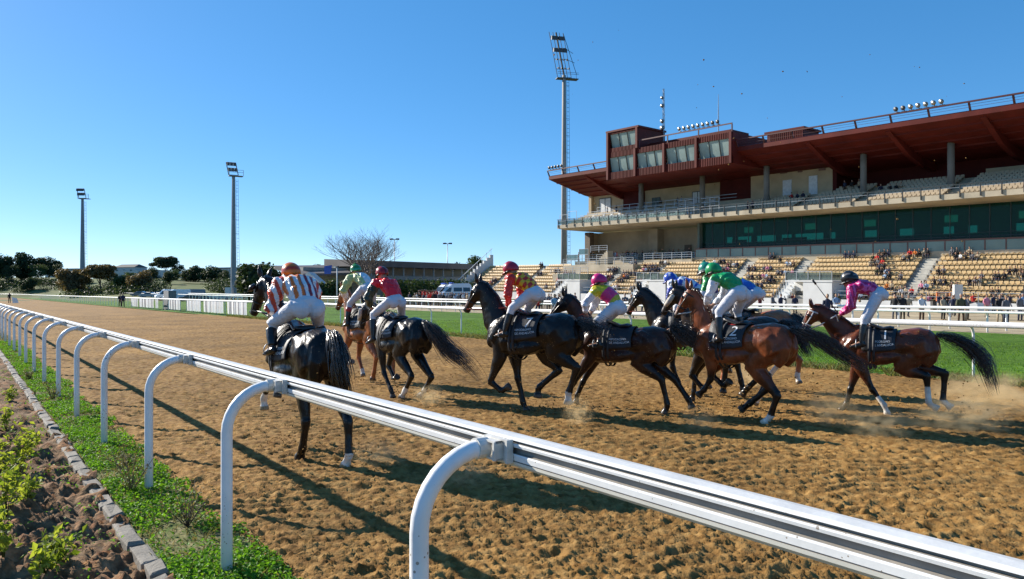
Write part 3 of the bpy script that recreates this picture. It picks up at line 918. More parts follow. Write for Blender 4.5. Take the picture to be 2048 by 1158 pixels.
PROF = [(0.085, -0.004, 1), (0.055, 0.0, 1), (0.012, -0.002, 1), (0.002, -0.008, 0), (0.001, -0.012, 2), (0.016, -0.013, 2), (0.016, -0.023, 2), (0.001, -0.024, 0),
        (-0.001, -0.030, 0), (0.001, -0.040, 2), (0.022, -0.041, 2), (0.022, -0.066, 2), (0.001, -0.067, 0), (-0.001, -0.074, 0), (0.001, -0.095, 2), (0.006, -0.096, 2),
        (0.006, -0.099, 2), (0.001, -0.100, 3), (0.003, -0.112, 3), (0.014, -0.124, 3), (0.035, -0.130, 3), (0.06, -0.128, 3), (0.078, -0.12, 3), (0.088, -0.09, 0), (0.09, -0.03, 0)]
mb = MB()
n = len(PROF)
aa = [-9.0] + [2.62 + 2.64 * (k + 0.5) for k in range(-4, 60)]
vs_ = [track(a, D0 + d, ZT + z) for a in aa for d, z, _ in PROF]
for j in range(len(aa) - 1):
    for i in range(n):
        i2 = (i + 1) % n
        mb.add([], [])
        mb.f.append((j * n + i, (j + 1) * n + i, (j + 1) * n + i2, j * n + i2)); mb.m.append(PROF[i][2])
mb.v = [tuple(p) for p in vs_]; mb.n = len(vs_)
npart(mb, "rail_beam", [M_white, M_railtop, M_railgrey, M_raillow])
def arch_pts(a, db, dr, zt, r=0.30, n=9):
    """post foot, straight up, quarter bend towards the rail"""
    sgn = 1 if dr > db else -1
    pts = [track(a, db, -0.1), track(a, db, 0.45), track(a, db, zt - r)]
    for k in range(1, n):
        t = math.pi / 2 * k / (n - 1)
        pts.append(track(a, db + sgn * r * (1 - math.cos(t)), zt - r + r * math.sin(t)))
    pts.append(track(a, dr - sgn * 0.02, zt))
    return pts
kj = random.Random(21)
for k in range(-2, 46):
    a = 2.62 + 2.64 * k + (kj.uniform(-.03, .03) if k > 1 else 0)
    mb = MB(); mb.tube(arch_pts(a, 1.475 + kj.uniform(-.012, .012), 1.80, 1.245), 0.0385, 14 if k < 12 else 8, cap=True, ref=(*TR, 0))
    po = npart(mb, "post", M_white, None, True)
    if k < 14:
        mb = MB()
        mb.tube([track(a, 1.745, 1.245), track(a, 1.80, 1.245)], 0.045, 14)
        c0, c1 = a - 0.095, a + 0.03
        mb.tbox(c0 - 0.02, c1 + 0.02, 1.822, 1.848, 1.20, 1.288)
        mb.tbox(c0, c0 + 0.012, 1.775, 1.8215, 1.205, 1.283); mb.tbox(c0, c1, 1.785, 1.8215, 1.275, 1.283); mb.tbox(c0, c1, 1.785, 1.8215, 1.205, 1.213)
        mb.tbox(c0 - 0.035, c0 - 0.021, 1.815, 1.8475, 1.195, 1.292)
        npart(mb, "bracket", M_bracket, po)
        if k < 6:
            mb = MB()
            for q, dd in ((a - 0.03, 1.784), (a - 0.065, 1.8215)):
                c = track(q, dd, 1.245)
                mb.ball(c, 0.007, 8, 6)
            npart(mb, "bolt", M_rust, po)

# far rail of the dirt track
far = empty("running_rail", track(20, 17.9, 0), 0, "white oval running rail on the far side of the dirt along the turf", "rail")
NI2 = Matrix.Translation(Vector(far.location)).inverted()
def bend(a, d, z):
    """the course turns left at the far end of the straight"""
    if a <= 262: return track(a, d, z)
    R_ = 95.0; t = min((a - 262) / R_, 1.6); c = track(262, d - R_, z)
    v = (TN[0] * R_ * math.cos(t) + TR[0] * R_ * math.sin(t), TN[1] * R_ * math.cos(t) + TR[1] * R_ * math.sin(t))
    return (c[0] + v[0], c[1] + v[1], z + 0.9 * (t / 1.6))
def rail_line(root, inv, d, z, half, a0, a1, posts, postd, rpost, zend=0.0, step=2.64):
    mb = MB()
    pts = [bend(a, d, z + zend * max(0, (a - 60) / 200)) for a in np.linspace(a0, a1, 110)]
    mb.tube(pts, [half] * 110, 14, cap=True)
    o = mb.build("rail_beam", M_white, None, True); o.data.transform(inv); o.parent = root
    a = a0 + 0.4; k = 0
    while a < a1 and k < posts:
        mb = MB(); zz = z + zend * max(0, (a - 60) / 200)
        mb.tube(arch_pts(a, postd, d, zz - 0.02, 0.26, 7), rpost, 8, ref=(*TR, 0))
        o = mb.build("post", M_white, None, True); o.data.transform(inv); o.parent = root
        a += step; k += 1
rail_line(far, NI2, 17.9, 1.20, (0.05, 0.068), -14.2, 420, 98, 18.2, 0.030)
far2 = empty("running_rail", track(20, 39.2, 0), 0, "lower front one of the two white rails behind the turf", "rail", "white rails behind the turf")
rail_line(far2, Matrix.Translation(Vector(far2.location)).inverted(), 39.2, 0.96, (0.05, 0.06), -30, 300, 90, 39.5, 0.05, 0.9)
far3 = empty("running_rail", track(20, 41.2, 0), 0, "rear one of the two white rails behind the turf", "rail", "white rails behind the turf")
rail_line(far3, Matrix.Translation(Vector(far3.location)).inverted(), 41.4, 1.12, (0.06, 0.075), -30, 300, 90, 41.7, 0.05, 1.0)

# banners hung on the far rail
kr = random.Random(12)
def banner_px(a0, a1, dark, label):
    """cloth hanging below the rail with upright dark bands and small folds"""
    n = 46
    aa = np.linspace(a0, a1, n)
    col = []; vs_ = []
    seed = int(a0 * 10)
    for i, a in enumerate(aa):
        sag = 0.02 * math.sin(i * 0.9)
        for z in (1.14, 0.75, 0.16):
            vs_.append((*track(a, 17.80 + 0.03 * math.sin(a * 5 + seed) + (0.02 if z < 0.5 else 0), z + sag)[:2], z + sag * (1 if z < 0.5 else 0.2)))
    fs = []; mi = []
    for i in range(n - 1):
        d_ = 1 if (math.sin(i * 1.7 + seed) + math.sin(i * 0.63 + seed * 2)) > 0.42 and i > 1 else 0
        for j in range(2):
            fs.append((i * 3 + j, (i + 1) * 3 + j, (i + 1) * 3 + j + 1, i * 3 + j + 1)); mi.append(d_)
    mb = MB(); mb.v = vs_; mb.f = fs; mb.m = mi; mb.n = len(vs_)
    o = mb.build("banner", [M_white, mat("banner_print", (0.16, 0.15, 0.17), 0.6)])
    sm = o.modifiers.new("cloth", 'SOLIDIFY'); sm.thickness = 0.006
    return tag(o, label, "banner", "white banners along the far rail")
# ------------------------------------------------------------------ distance: hill, trees, buildings, vehicles, light towers
def hill_z(x, y):
    """ground rising beyond the left of the course"""
    d = math.hypot(x, y); b = math.degrees(math.atan2(x, y))
    u = max(0.0, min(1.0, (d - 165) / 225)); v = max(0.0, min(1.0, (-8 - b) / 6))
    dn = x * 0.804 + y * 0.5946
    v *= max(0.0, min(1.0, max((dn - 22) / 30, (y - 292) / 30)))
    return 8.5 * u * u * (3 - 2 * u) * v
mb = MB()
bs = [math.radians(-62 + i * 1.0) for i in range(56)]; rs = [120, 150, 165, 180, 200, 225, 250, 280, 310, 340, 365, 400, 480, 700]
vs_ = []
for r in rs:
    for b in bs:
        x, y = r * math.sin(b), r * math.cos(b)
        vs_.append((x, y, hill_z(x, y) - (0.09 if hill_z(x, y) < 0.05 else -0.02) + (0.35 * math.sin(x * 0.11) * math.cos(y * 0.09) if r > 200 else 0) - (9 if r == 700 else 0)))
nb = len(bs)
mb.add(vs_, [(i * nb + k, i * nb + k + 1, (i + 1) * nb + k + 1, (i + 1) * nb + k) for i in range(len(rs) - 1) for k in range(nb - 1)])
tag(mb.build("hill", M_field, None, True), kind="structure")
# pale tracks on the slope
for pts, w in (([(-62, 215), (-80, 240), (-92, 250), (-60, 300)], 2.0), ([(-95, 262), (-120, 270), (-70, 330)], 1.5)):
    mb = MB(); q = []
    for i in range(len(pts) - 1):
        for t in np.linspace(0, 1, 9):
            x = pts[i][0] * (1 - t) + pts[i + 1][0] * t; y = pts[i][1] * (1 - t) + pts[i + 1][1] * t
            q.append((x, y))
    vs_ = []
    for x, y in q:
        for sx in (-w, w): vs_.append((x + sx * 0.4, y + sx, hill_z(x, y) + 0.5))
    mb.add(vs_, [(2 * i, 2 * i + 1, 2 * i + 3, 2 * i + 2) for i in range(len(q) - 1)])
    tag(mb.build("dirt_path", mat("pale_path", (0.34, 0.27, 0.19), 0.9, vary=0.15, scale=0.3)), kind="structure")

def P(px, D, up=0.0):
    """place at bearing px (pixel column of the survey) and depth D, on the slope"""
    x = (px - 1024) / 1500 * D
    return (x, D, hill_z(x, D) + up)

def leaf_mat(name, c1, c2, trans=0.3):
    m = bpy.data.materials.new(name); m.use_nodes = True
    nt = m.node_tree; b = nt.nodes["Principled BSDF"]; b.inputs["Roughness"].default_value = 0.6; b.inputs["Specular IOR Level"].default_value = 0.25
    g = nt.nodes.new("ShaderNodeNewGeometry"); r = nt.nodes.new("ShaderNodeValToRGB")
    r.color_ramp.elements[0].color = (*c1, 1); r.color_ramp.elements[1].color = (*c2, 1)
    nt.links.new(g.outputs["Random Per Island"], r.inputs[0]); nt.links.new(r.outputs[0], b.inputs["Base Color"])
    tl = nt.nodes.new("ShaderNodeBsdfTranslucent"); ms = nt.nodes.new("ShaderNodeMixShader"); ms.inputs[0].default_value = trans
    br = nt.nodes.new("ShaderNodeVectorMath"); br.operation = 'MULTIPLY'; br.inputs[1].default_value = (1.5, 1.35, 0.7)
    nt.links.new(r.outputs[0], br.inputs[0]); nt.links.new(br.outputs[0], tl.inputs[0])
    nt.links.new(b.outputs[0], ms.inputs[1]); nt.links.new(tl.outputs[0], ms.inputs[2]); nt.links.new(ms.outputs[0], nt.nodes["Material Output"].inputs[0])
    return m
M_leafd = leaf_mat("evergreen_leaf", (0.018, 0.032, 0.014), (0.05, 0.075, 0.03))
M_leafb = leaf_mat("russet_leaf", (0.075, 0.062, 0.03), (0.17, 0.13, 0.065))
M_leafg = leaf_mat("green_leaf", (0.03, 0.055, 0.016), (0.08, 0.12, 0.04))
M_leafh = leaf_mat("hedge_leaf", (0.02, 0.045, 0.012), (0.06, 0.10, 0.03))
M_bark = mat("bark", (0.10, 0.075, 0.055), 0.9, vary=0.3, scale=5)
M_barkg = mat("grey_bark", (0.16, 0.13, 0.11), 0.9, vary=0.2, scale=3)

def leaf_cloud(blobs, count, size, seed, flat=0.0):
    """small leaf sprays spread through ellipsoids: thicker near each surface"""
    r = np.random.default_rng(seed)
    vol = np.array([b[3] * b[4] * b[5] for b in blobs]) ** 0.7
    pick = r.choice(len(blobs), size=count, p=vol / vol.sum())
    B = np.array(blobs)[pick]
    d = r.normal(size=(count, 3)); d /= np.linalg.norm(d, axis=1)[:, None]
    rad = r.random(count) ** 0.35 * (0.86 + 0.22 * r.random(count))
    C = B[:, :3] + d * rad[:, None] * B[:, 3:6]
    nrm = d * 0.7 + r.normal(size=(count, 3)) * 0.6 + np.array([0, 0, 0.3]); nrm /= np.linalg.norm(nrm, axis=1)[:, None]
    u = np.cross(nrm, r.normal(size=(count, 3))); u /= np.linalg.norm(u, axis=1)[:, None]
    v = np.cross(nrm, u)
    s = size * (0.6 + 0.8 * r.random(count))[:, None]
    V = np.stack([C - u * s, C - v * s * 0.6 + nrm * s * 0.15, C + u * s, C + v * s * 0.6 - nrm * s * 0.1], axis=1).reshape(-1, 3)
    F = np.arange(count * 4).reshape(-1, 4)
    return V, F

def tree(name, px, D, h, w, m, label, seed, trunk_h=0.3, group="trees on the far slope", umbrella=False, count=2600, size=None):
    loc = P(px, D, -0.3); r = random.Random(seed)
    t = empty(name, loc, 0, label, "tree", group)
    blobs = []
    ch = h * (1 - trunk_h)
    nb = 15
    for k in range(nb):
        an = r.uniform(0, 6.28); rr = r.uniform(0.15, 0.74) * w / 2
        zz = h * trunk_h + ch * (r.uniform(0.42, 0.82) if umbrella else r.uniform(0.08, 0.84))
        k2 = 1 - abs((zz - h * trunk_h) / ch - 0.5) * 0.9
        rb = r.uniform(0.17, 0.36) * w / 2
        blobs.append((rr * math.cos(an) * k2, rr * math.sin(an) * k2, zz, rb * 1.15, rb * 1.15, min(rb * (0.55 if umbrella else 0.85), ch * 0.35)))
    blobs.append((0, 0, h * trunk_h + ch * 0.55, w * 0.3, w * 0.3, ch * (0.25 if umbrella else 0.38)))
    V, F = leaf_cloud(blobs, count, size or max(0.14, 0.026 * w), seed)
    np_mesh("crown", V, F, m, smooth=False, parent=t)
    mb = MB()
    mb.tube([(0, 0, -0.5), (0.02 * h, 0, h * trunk_h * 0.6), (0.0, 0.02 * h, h * trunk_h * 1.2)], [0.035 * h, 0.026 * h, 0.018 * h], 7)
    for k in range(5):
        b_ = blobs[k]
        mb.tube([(0.0, 0.02 * h, h * trunk_h), (b_[0] * 0.5, b_[1] * 0.5, (h * trunk_h + b_[2]) / 2), (b_[0], b_[1], b_[2])], [0.016 * h, 0.01 * h, 0.004 * h], 5)
    o = mb.build("trunk", M_bark, t, True)
    return t

TL = [("round_tree", 4, 325, 11, 10, M_leafd, "dark round tree at the left end of the far slope", 0.12, False),
      ("round_tree", 52, 330, 11, 10.5, M_leafd, "dark tree left of two light towers, first of a pair on the crest", 0.15, False),
      ("round_tree", 97, 335, 10.5, 8.5, M_leafd, "dark tree left of the farther light tower, on the crest", 0.15, False),
      ("low_tree", 57, 300, 6, 6, M_leafd, "small dark tree low on the slope at the far left", 0.1, False),
      ("russet_tree", 146, 235, 8.6, 8.5, M_leafb, "russet bushy tree just left of the farther light tower", 0.15, False),
      ("umbrella_tree", 200, 232, 9.2, 8.8, M_leafb, "russet umbrella-shaped tree with a visible trunk right of the farther tower", 0.42, True),
      ("slim_tree", 244, 228, 6.0, 4.6, M_leafg, "slim green tree with bare trunk between two russet trees", 0.35, False),
      ("russet_tree", 284, 225, 6.6, 7.2, M_leafb, "wide russet tree low on the slope before the white wall", 0.1, False),
      ("crest_tree", 327, 345, 11.5, 9.5, M_leafd, "dark domed tree on the crest above the white wall", 0.2, True),
      ("crest_tree", 356, 345, 7.5, 5, M_leafd, "small dark tree on the crest right of the domed one", 0.2, False),
      ("low_tree", 337, 262, 4.6, 4.6, M_leafd, "dark round bush in front of the white wall's middle", 0.1, False),
      ("round_tree", 391, 290, 6.6, 6.6, M_leafd, "dark ball-shaped tree above the parked vans", 0.15, False),
      ("round_tree", 429, 285, 6.2, 8.0, M_leafd, "wide dark tree left of the nearer light tower", 0.18, False),
      ("evergreen_tree", 515, 165, 8.6, 10.0, M_leafd, "big dark evergreen right of the nearer light tower, behind the striped jockey", 0.08, False),
      ("evergreen_tree", 552, 172, 6.5, 6.0, M_leafd, "lower dark evergreen beside the big one", 0.08, False),
      ("evergreen_tree", 949, 215, 13.2, 7.6, M_leafg, "leafy tree rising behind the end of the cream seats", 0.35, False),
      ("evergreen_tree", 636, 200, 9.5, 6.0, M_leafd, "dark tree behind the left end of the low pavilion", 0.2, False)]
for i, (nm, px, D, h, w, m, lab, th, um) in enumerate(TL):
    tree(nm, px, D, h * 1.02, w * 1.5, m, lab, 100 + i, th * 0.3 if not um else th * 0.75, "trees beyond the course", um, 7500 if w > 8 else 4500)
for i, (px, D, h, w, m, wh) in enumerate(((20, 318, 7, 9, M_leafd, "at the far left"), (76, 322, 6.5, 9, M_leafg, "between the crest trees"), (113, 328, 6.5, 9, M_leafd, "left of the farther tower"), (126, 290, 5.5, 7, M_leafb, "left of the russet pair"), (172, 300, 6, 9, M_leafd, "behind the farther tower"),
        (224, 268, 5, 7, M_leafd, "right of the umbrella tree"), (262, 262, 5, 7, M_leafg, "left of the wide russet tree"), (306, 300, 5.5, 8, M_leafd, "before the white wall"), (350, 300, 5, 7, M_leafg, "under the small crest tree"), (372, 290, 5, 7, M_leafd, "left of the ball-shaped tree"), (411, 288, 5, 7, M_leafg, "between two dark trees above the vans"), (450, 275, 5.5, 7, M_leafd, "just left of the nearer tower"), (486, 200, 5.5, 6, M_leafd, "just right of the nearer tower"))):
    tree("low_tree", px, D, h, w, m, "low spreading bushy tree " + wh, 300 + i, 0.03, "trees beyond the course", False, 3200, 0.17)
kr = random.Random(77)
blobs = []
for k in range(150):
    px = kr.uniform(-80, 320) if k < 110 else kr.uniform(430, 470); D = kr.uniform(215, 262) if px > 130 else kr.uniform(296, 315)
    x, y, z = P(px, D)
    rb = kr.uniform(1.2, 2.6)
    blobs.append((x, y, z + rb * 0.35, rb * 1.7, rb * 1.3, rb))
V, F = leaf_cloud(blobs, 26000, 0.27, 5)
tag(np_mesh("undergrowth", V, F, M_leafd, smooth=False), kind="stuff")

# bare winter tree
def bare_tree(px, D, h, label):
    t = empty("bare_tree", P(px, D, -0.3), 0, label, "tree", "trees beyond the course")
    r = random.Random(11); mb = MB(); mt = MB()
    def grow(p, d, L, rad, depth):
        n = 3; pts = [p]; q = Vector(p); dd = Vector(d)
        for k in range(n):
            dd = (dd + Vector((r.uniform(-.16, .16), r.uniform(-.16, .16), r.uniform(-.02, .12)))).normalized()
            q = q + dd * (L / n); pts.append(tuple(q))
        (mt if depth == 0 else mb).tube(pts, [rad * (1 - 0.45 * k / n) for k in range(n + 1)], 6 if depth < 3 else 4, cap=False)
        if depth >= 6: return
        for k in range(5 if depth == 0 else (4 if depth < 3 else (3 if depth < 5 else 2))):
            ax = Vector((r.uniform(-1, 1), r.uniform(-1, 1), r.uniform(-0.15, 0.5))).normalized()
            nd = (dd * (0.75 if depth else 0.8) + ax * (0.75 if depth < 2 else 0.6)).normalized()
            st = Vector(pts[-1]) if k < 2 or depth == 0 else Vector(pts[2])
            grow(tuple(st), nd, L * r.uniform(0.66, 0.86) if depth else L * r.uniform(1.15, 1.5), rad * 0.56, depth + 1)
    grow((0, 0, 0), (0, 0, 1), h * 0.20, h * 0.026, 0)
    mt.build("trunk", M_barkg, t, True); mb.build("crown", M_barkg, t, True)
    return t
bt = bare_tree(722, 128, 14.5, "bare leafless tree standing behind the low pavilion roof")

bt.scale = (1.05, 1.05, 0.90)
# palm
t = empty("palm_tree", P(915, 205), 0, "small palm with spiky fronds behind the low pavilion", "tree", "trees beyond the course")
mb = MB(); mb.tube([(0, 0, 0), (0, 0, 9.2)], [0.3, 0.22], 8); mb.build("trunk", M_bark, t, True)
mb = MB(); kr = random.Random(4)
for k in range(34):
    an = kr.uniform(0, 6.28); el = kr.uniform(-0.3, 1.3); L = kr.uniform(1.2, 1.9)
    pts = [(L * q * math.cos(an) * math.cos(el), L * q * math.sin(an) * math.cos(el), 9.2 + L * q * math.sin(el) - 0.5 * q * q) for q in (0, 0.35, 0.7, 1)]
    mb.tube(pts, [(0.03, 0.02), (0.2, 0.02), (0.14, 0.02), (0.01, 0.01)], 4)
mb.build("crown", M_leafd, t)

# white wall and houses on the crest
mb = MB(); kr = random.Random(8)
pxs = list(range(186, 470, 9))
for i in range(len(pxs) - 1):
    a, b = P(pxs[i], 352 - i * 1.2), P(pxs[i + 1] - 0.5, 352 - (i + 1) * 1.2)
    zt = 3.2 + (0.4 if i % 3 == 0 else 0)
    base = min(a[2], b[2]) - 1
    mb.hexa([(a[0], a[1], base), (b[0], b[1], base), (b[0], b[1] + 0.5, base), (a[0], a[1] + 0.5, base),
             (a[0], a[1], base + 1 + zt), (b[0], b[1], base + 1 + zt), (b[0], b[1] + 0.5, base + 1 + zt), (a[0], a[1] + 0.5, base + 1 + zt)])
M_wallf = mat("far_white_wall", (0.50, 0.50, 0.49), 0.85, vary=0.12, scale=0.08)
tag(mb.build("boundary_wall", M_wallf), "long white panelled wall along the crest of the far slope", "wall")
def house(px, D, w, dpt, h, lab, roofm, flat=True):
    t = empty("house", P(px, D), math.radians(-20), lab, "house", "houses on the crest")
    mb = MB(); mb.box(-w / 2, w / 2, 0, dpt, -1, h); mb.build("wall", M_wallf, t)
    mb = MB()
    if flat: mb.box(-w / 2 - 0.3, w / 2 + 0.3, -0.3, dpt + 0.3, h + 0.002, h + 0.5)
    else: mb.add([(-w / 2 - .4, -.4, h), (w / 2 + .4, -.4, h), (w / 2 + .4, dpt + .4, h), (-w / 2 - .4, dpt + .4, h), (-w / 2 + 1, dpt / 2, h + 1.6), (w / 2 - 1, dpt / 2, h + 1.6)],
                 [(0, 1, 5, 4), (1, 2, 5), (2, 3, 4, 5), (3, 0, 4), (3, 2, 1, 0)])
    mb.build("roof", roofm, t)
    for k in range(3):
        mb = MB(); x = -w / 2 + w * (k + 0.5) / 3
        mb.box(x - 0.6, x + 0.6, -0.06, -0.003, h * 0.45, h * 0.8); mb.build("window", M_darkint, t)
M_roofg = mat("grey_roof", (0.17, 0.165, 0.16), 0.8)
M_rooft = mat("dark_tile_roof", (0.06, 0.055, 0.055), 0.8)
house(248, 385, 14, 8, 6.4, "house with dark hipped roof on the crest left of the domed tree", M_rooft, False)
house(272, 400, 18, 8, 5.0, "wide low flat-roofed house on the crest", M_roofg)
house(300, 390, 10, 8, 4.6, "small flat-roofed house beside the domed crest tree", M_roofg)
house(122, 380, 22, 8, 5.0, "pale low house on the crest near the farther light tower", M_roofg)
house(460, 330, 12, 6, 4.6, "pale low house on the crest beside the nearer light tower", M_roofg)

# low pavilion (older stand) beyond the course
BL = Vector((-36.5, 138, 0)); BR = Vector((-8.0, 167, 0)); bu = (BR - BL).normalized(); bn = Vector((-bu.y, bu.x, 0))
BLEN = (BR - BL).length
pav = empty("pavilion", BL, math.atan2(bu.y, bu.x), "long low dark-roofed pavilion with open gallery beyond the course", "building")
mb = MB(); mb.box(10, BLEN, 0, 9, 0, 4.4); mb.box(10, BLEN, 3.2, 9, 4.4, 7.0); mb.box(-1, 9.99, 2, 9, 0, 6.6)
mb.build("wall", mat("pavilion_wall", (0.36, 0.33, 0.28), 0.85, vary=0.1, scale=0.3), pav)
mb = MB()
mb.hexa([(8, -2.2, 6.9), (BLEN + 0.5, -2.2, 6.9), (BLEN + 0.5, 9.5, 7.1), (8, 9.5, 7.1), (8, -2.2, 8.1), (BLEN + 0.5, -2.2, 8.1), (BLEN + 0.5, 9.5, 8.6), (8, 9.5, 8.6)])
mb.hexa([(-3, -1.5, 4.9), (7.99, -1.5, 5.2), (7.99, 9, 6.6), (-3, 9, 6.3), (-3, -1.5, 5.3), (7.99, -1.5, 5.7), (7.99, 9, 7.4), (-3, 9, 7.0)])
mb.build("roof", mat("pavilion_roof", (0.115, 0.10, 0.095), 0.7, vary=0.2, scale=0.5), pav)
mb = MB(); mb.box(8, BLEN, -2.0, -1.8, 4.42, 5.2); mb.box(8, BLEN, -1.8, 3.1, 4.42, 4.6); mb.build("gallery_rail", mat("pavilion_rail", (0.27, 0.25, 0.22), 0.8), pav)
for k in range(13):
    mb = MB(); x = 9 + k * (BLEN - 9.5) / 12; mb.tube([(x, -1.6, 0), (x, -1.6, 6.95)], 0.16, 8); mb.build("pillar", M_concd, pav, True)
for k in range(8):
    x = 13 + k * 3.6; mb = MB(); mb.box(x, x + 1.7, -0.08, -0.003, 2.6, 3.9); mb.build("window", M_darkint, pav)
tag(MB().hexa([(-34.2, 136.6, 5.3), (-33.0, 136.6, 5.3), (-33.0, 136.7, 5.3), (-34.2, 136.7, 5.3), (-34.2, 136.6, 6.7), (-32.8, 136.6, 6.9), (-32.8, 136.7, 6.9), (-34.2, 136.7, 6.7)]).build("sign", mat("blue_sign", (0.03, 0.09, 0.42), 0.5)), "small blue sign on the left end of the pavilion roof", "sign")
# white gable beside it
mb = MB(); x0, y0 = -34.8, 128
mb.add([(x0 - 2.6, y0, 0), (x0 + 2.6, y0, 0), (x0 + 2.6, y0 + 4, 0), (x0 - 2.6, y0 + 4, 0), (x0 - 2.6, y0, 3.2), (x0 + 2.6, y0, 3.2), (x0 + 2.6, y0 + 4, 3.2), (x0 - 2.6, y0 + 4, 3.2), (x0, y0, 5.4), (x0, y0 + 4, 5.4)],
       [(0, 1, 5, 8, 4), (1, 2, 6, 5), (2, 3, 7, 9, 6), (3, 0, 4, 7), (5, 6, 9, 8), (7, 4, 8, 9)])
tag(mb.build("kiosk", M_whitewall), "small white gabled kiosk beside the pavilion", "kiosk")
# hedge and shrubs before the pavilion
def hedge(name, px0, px1, D0_, D1_, h, m, lab, n, cnt):
    r = random.Random(int(px0)); bl = []
    for k in range(n):
        t = (k + 0.5) / n; px = px0 + (px1 - px0) * t; D = D0_ + (D1_ - D0_) * t
        x = (px - 1024) / 1500 * D; w = abs(px1 - px0) / 1500 * D / n
        bl.append((x, D + r.uniform(-.3, .3), h * 0.5, w * 0.9, 1.3, h * r.uniform(0.46, 0.56)))
    V, F = leaf_cloud(bl, cnt, 0.22, int(px0))
    tag(np_mesh(name, V, F, m, smooth=False), lab, "hedge")
hedge("hedge", 770, 948, 128, 142, 4.3, M_leafh, "tall clipped dark green hedge before the pavilion", 14, 7000)
hedge("shrub", 612, 650, 112, 114, 3.4, M_leafg, "rounded green shrubs left of the slim lamp post", 4, 2600)
hedge("shrub", 652, 700, 114, 116, 3.9, M_leafg, "rounded green shrubs right of the slim lamp post", 5, 2800)
mb = MB(); mb.add([(-33, 98, -0.1), (-18, 98, -0.1), (-20, 114, 1.5), (-36, 114, 1.5)], [(0, 1, 2, 3)])
tag(mb.build("bank", M_field), kind="structure")

# lamp posts with two arms
def lamp_post(px, D, h, lab):
    t = empty("street_lamp", P(px, D), 0, lab, "street lamp", "two-armed lamp posts behind the pavilion")
    mb = MB(); mb.tube([(0, 0, 0), (0, 0, h)], [0.16, 0.09], 8); mb.build("pole", M_steel, t, True)
    for sx in (-1, 1):
        mb = MB(); mb.tube([(0, 0, h), (sx * 0.5, 0, h + 0.12), (sx * 1.25, 0, h + 0.1)], [(0.05, 0.05), (0.09, 0.2), (0.08, 0.22)], 8); mb.build("lamp_head", M_lampd, t, True)
lamp_post(789, 195, 15.6, "two-armed lamp post left of its twin behind the pavilion")
lamp_post(895, 205, 15.2, "two-armed lamp post near the palm behind the pavilion")
t = empty("street_lamp", P(674, 110), 0, "slim pale lamp post between the rounded shrubs", "street lamp")
mb = MB(); mb.tube([(0, 0, 0), (0, 0, 5.6)], [0.11, 0.08], 8); mb.build("pole", M_whitewall, t, True)
mb = MB(); mb.tube([(-0.15, 0, 5.6), (0.3, 0, 5.75)], [(0.1, 0.1), (0.06, 0.1)], 8); mb.build("lamp_head", M_lampd, t)

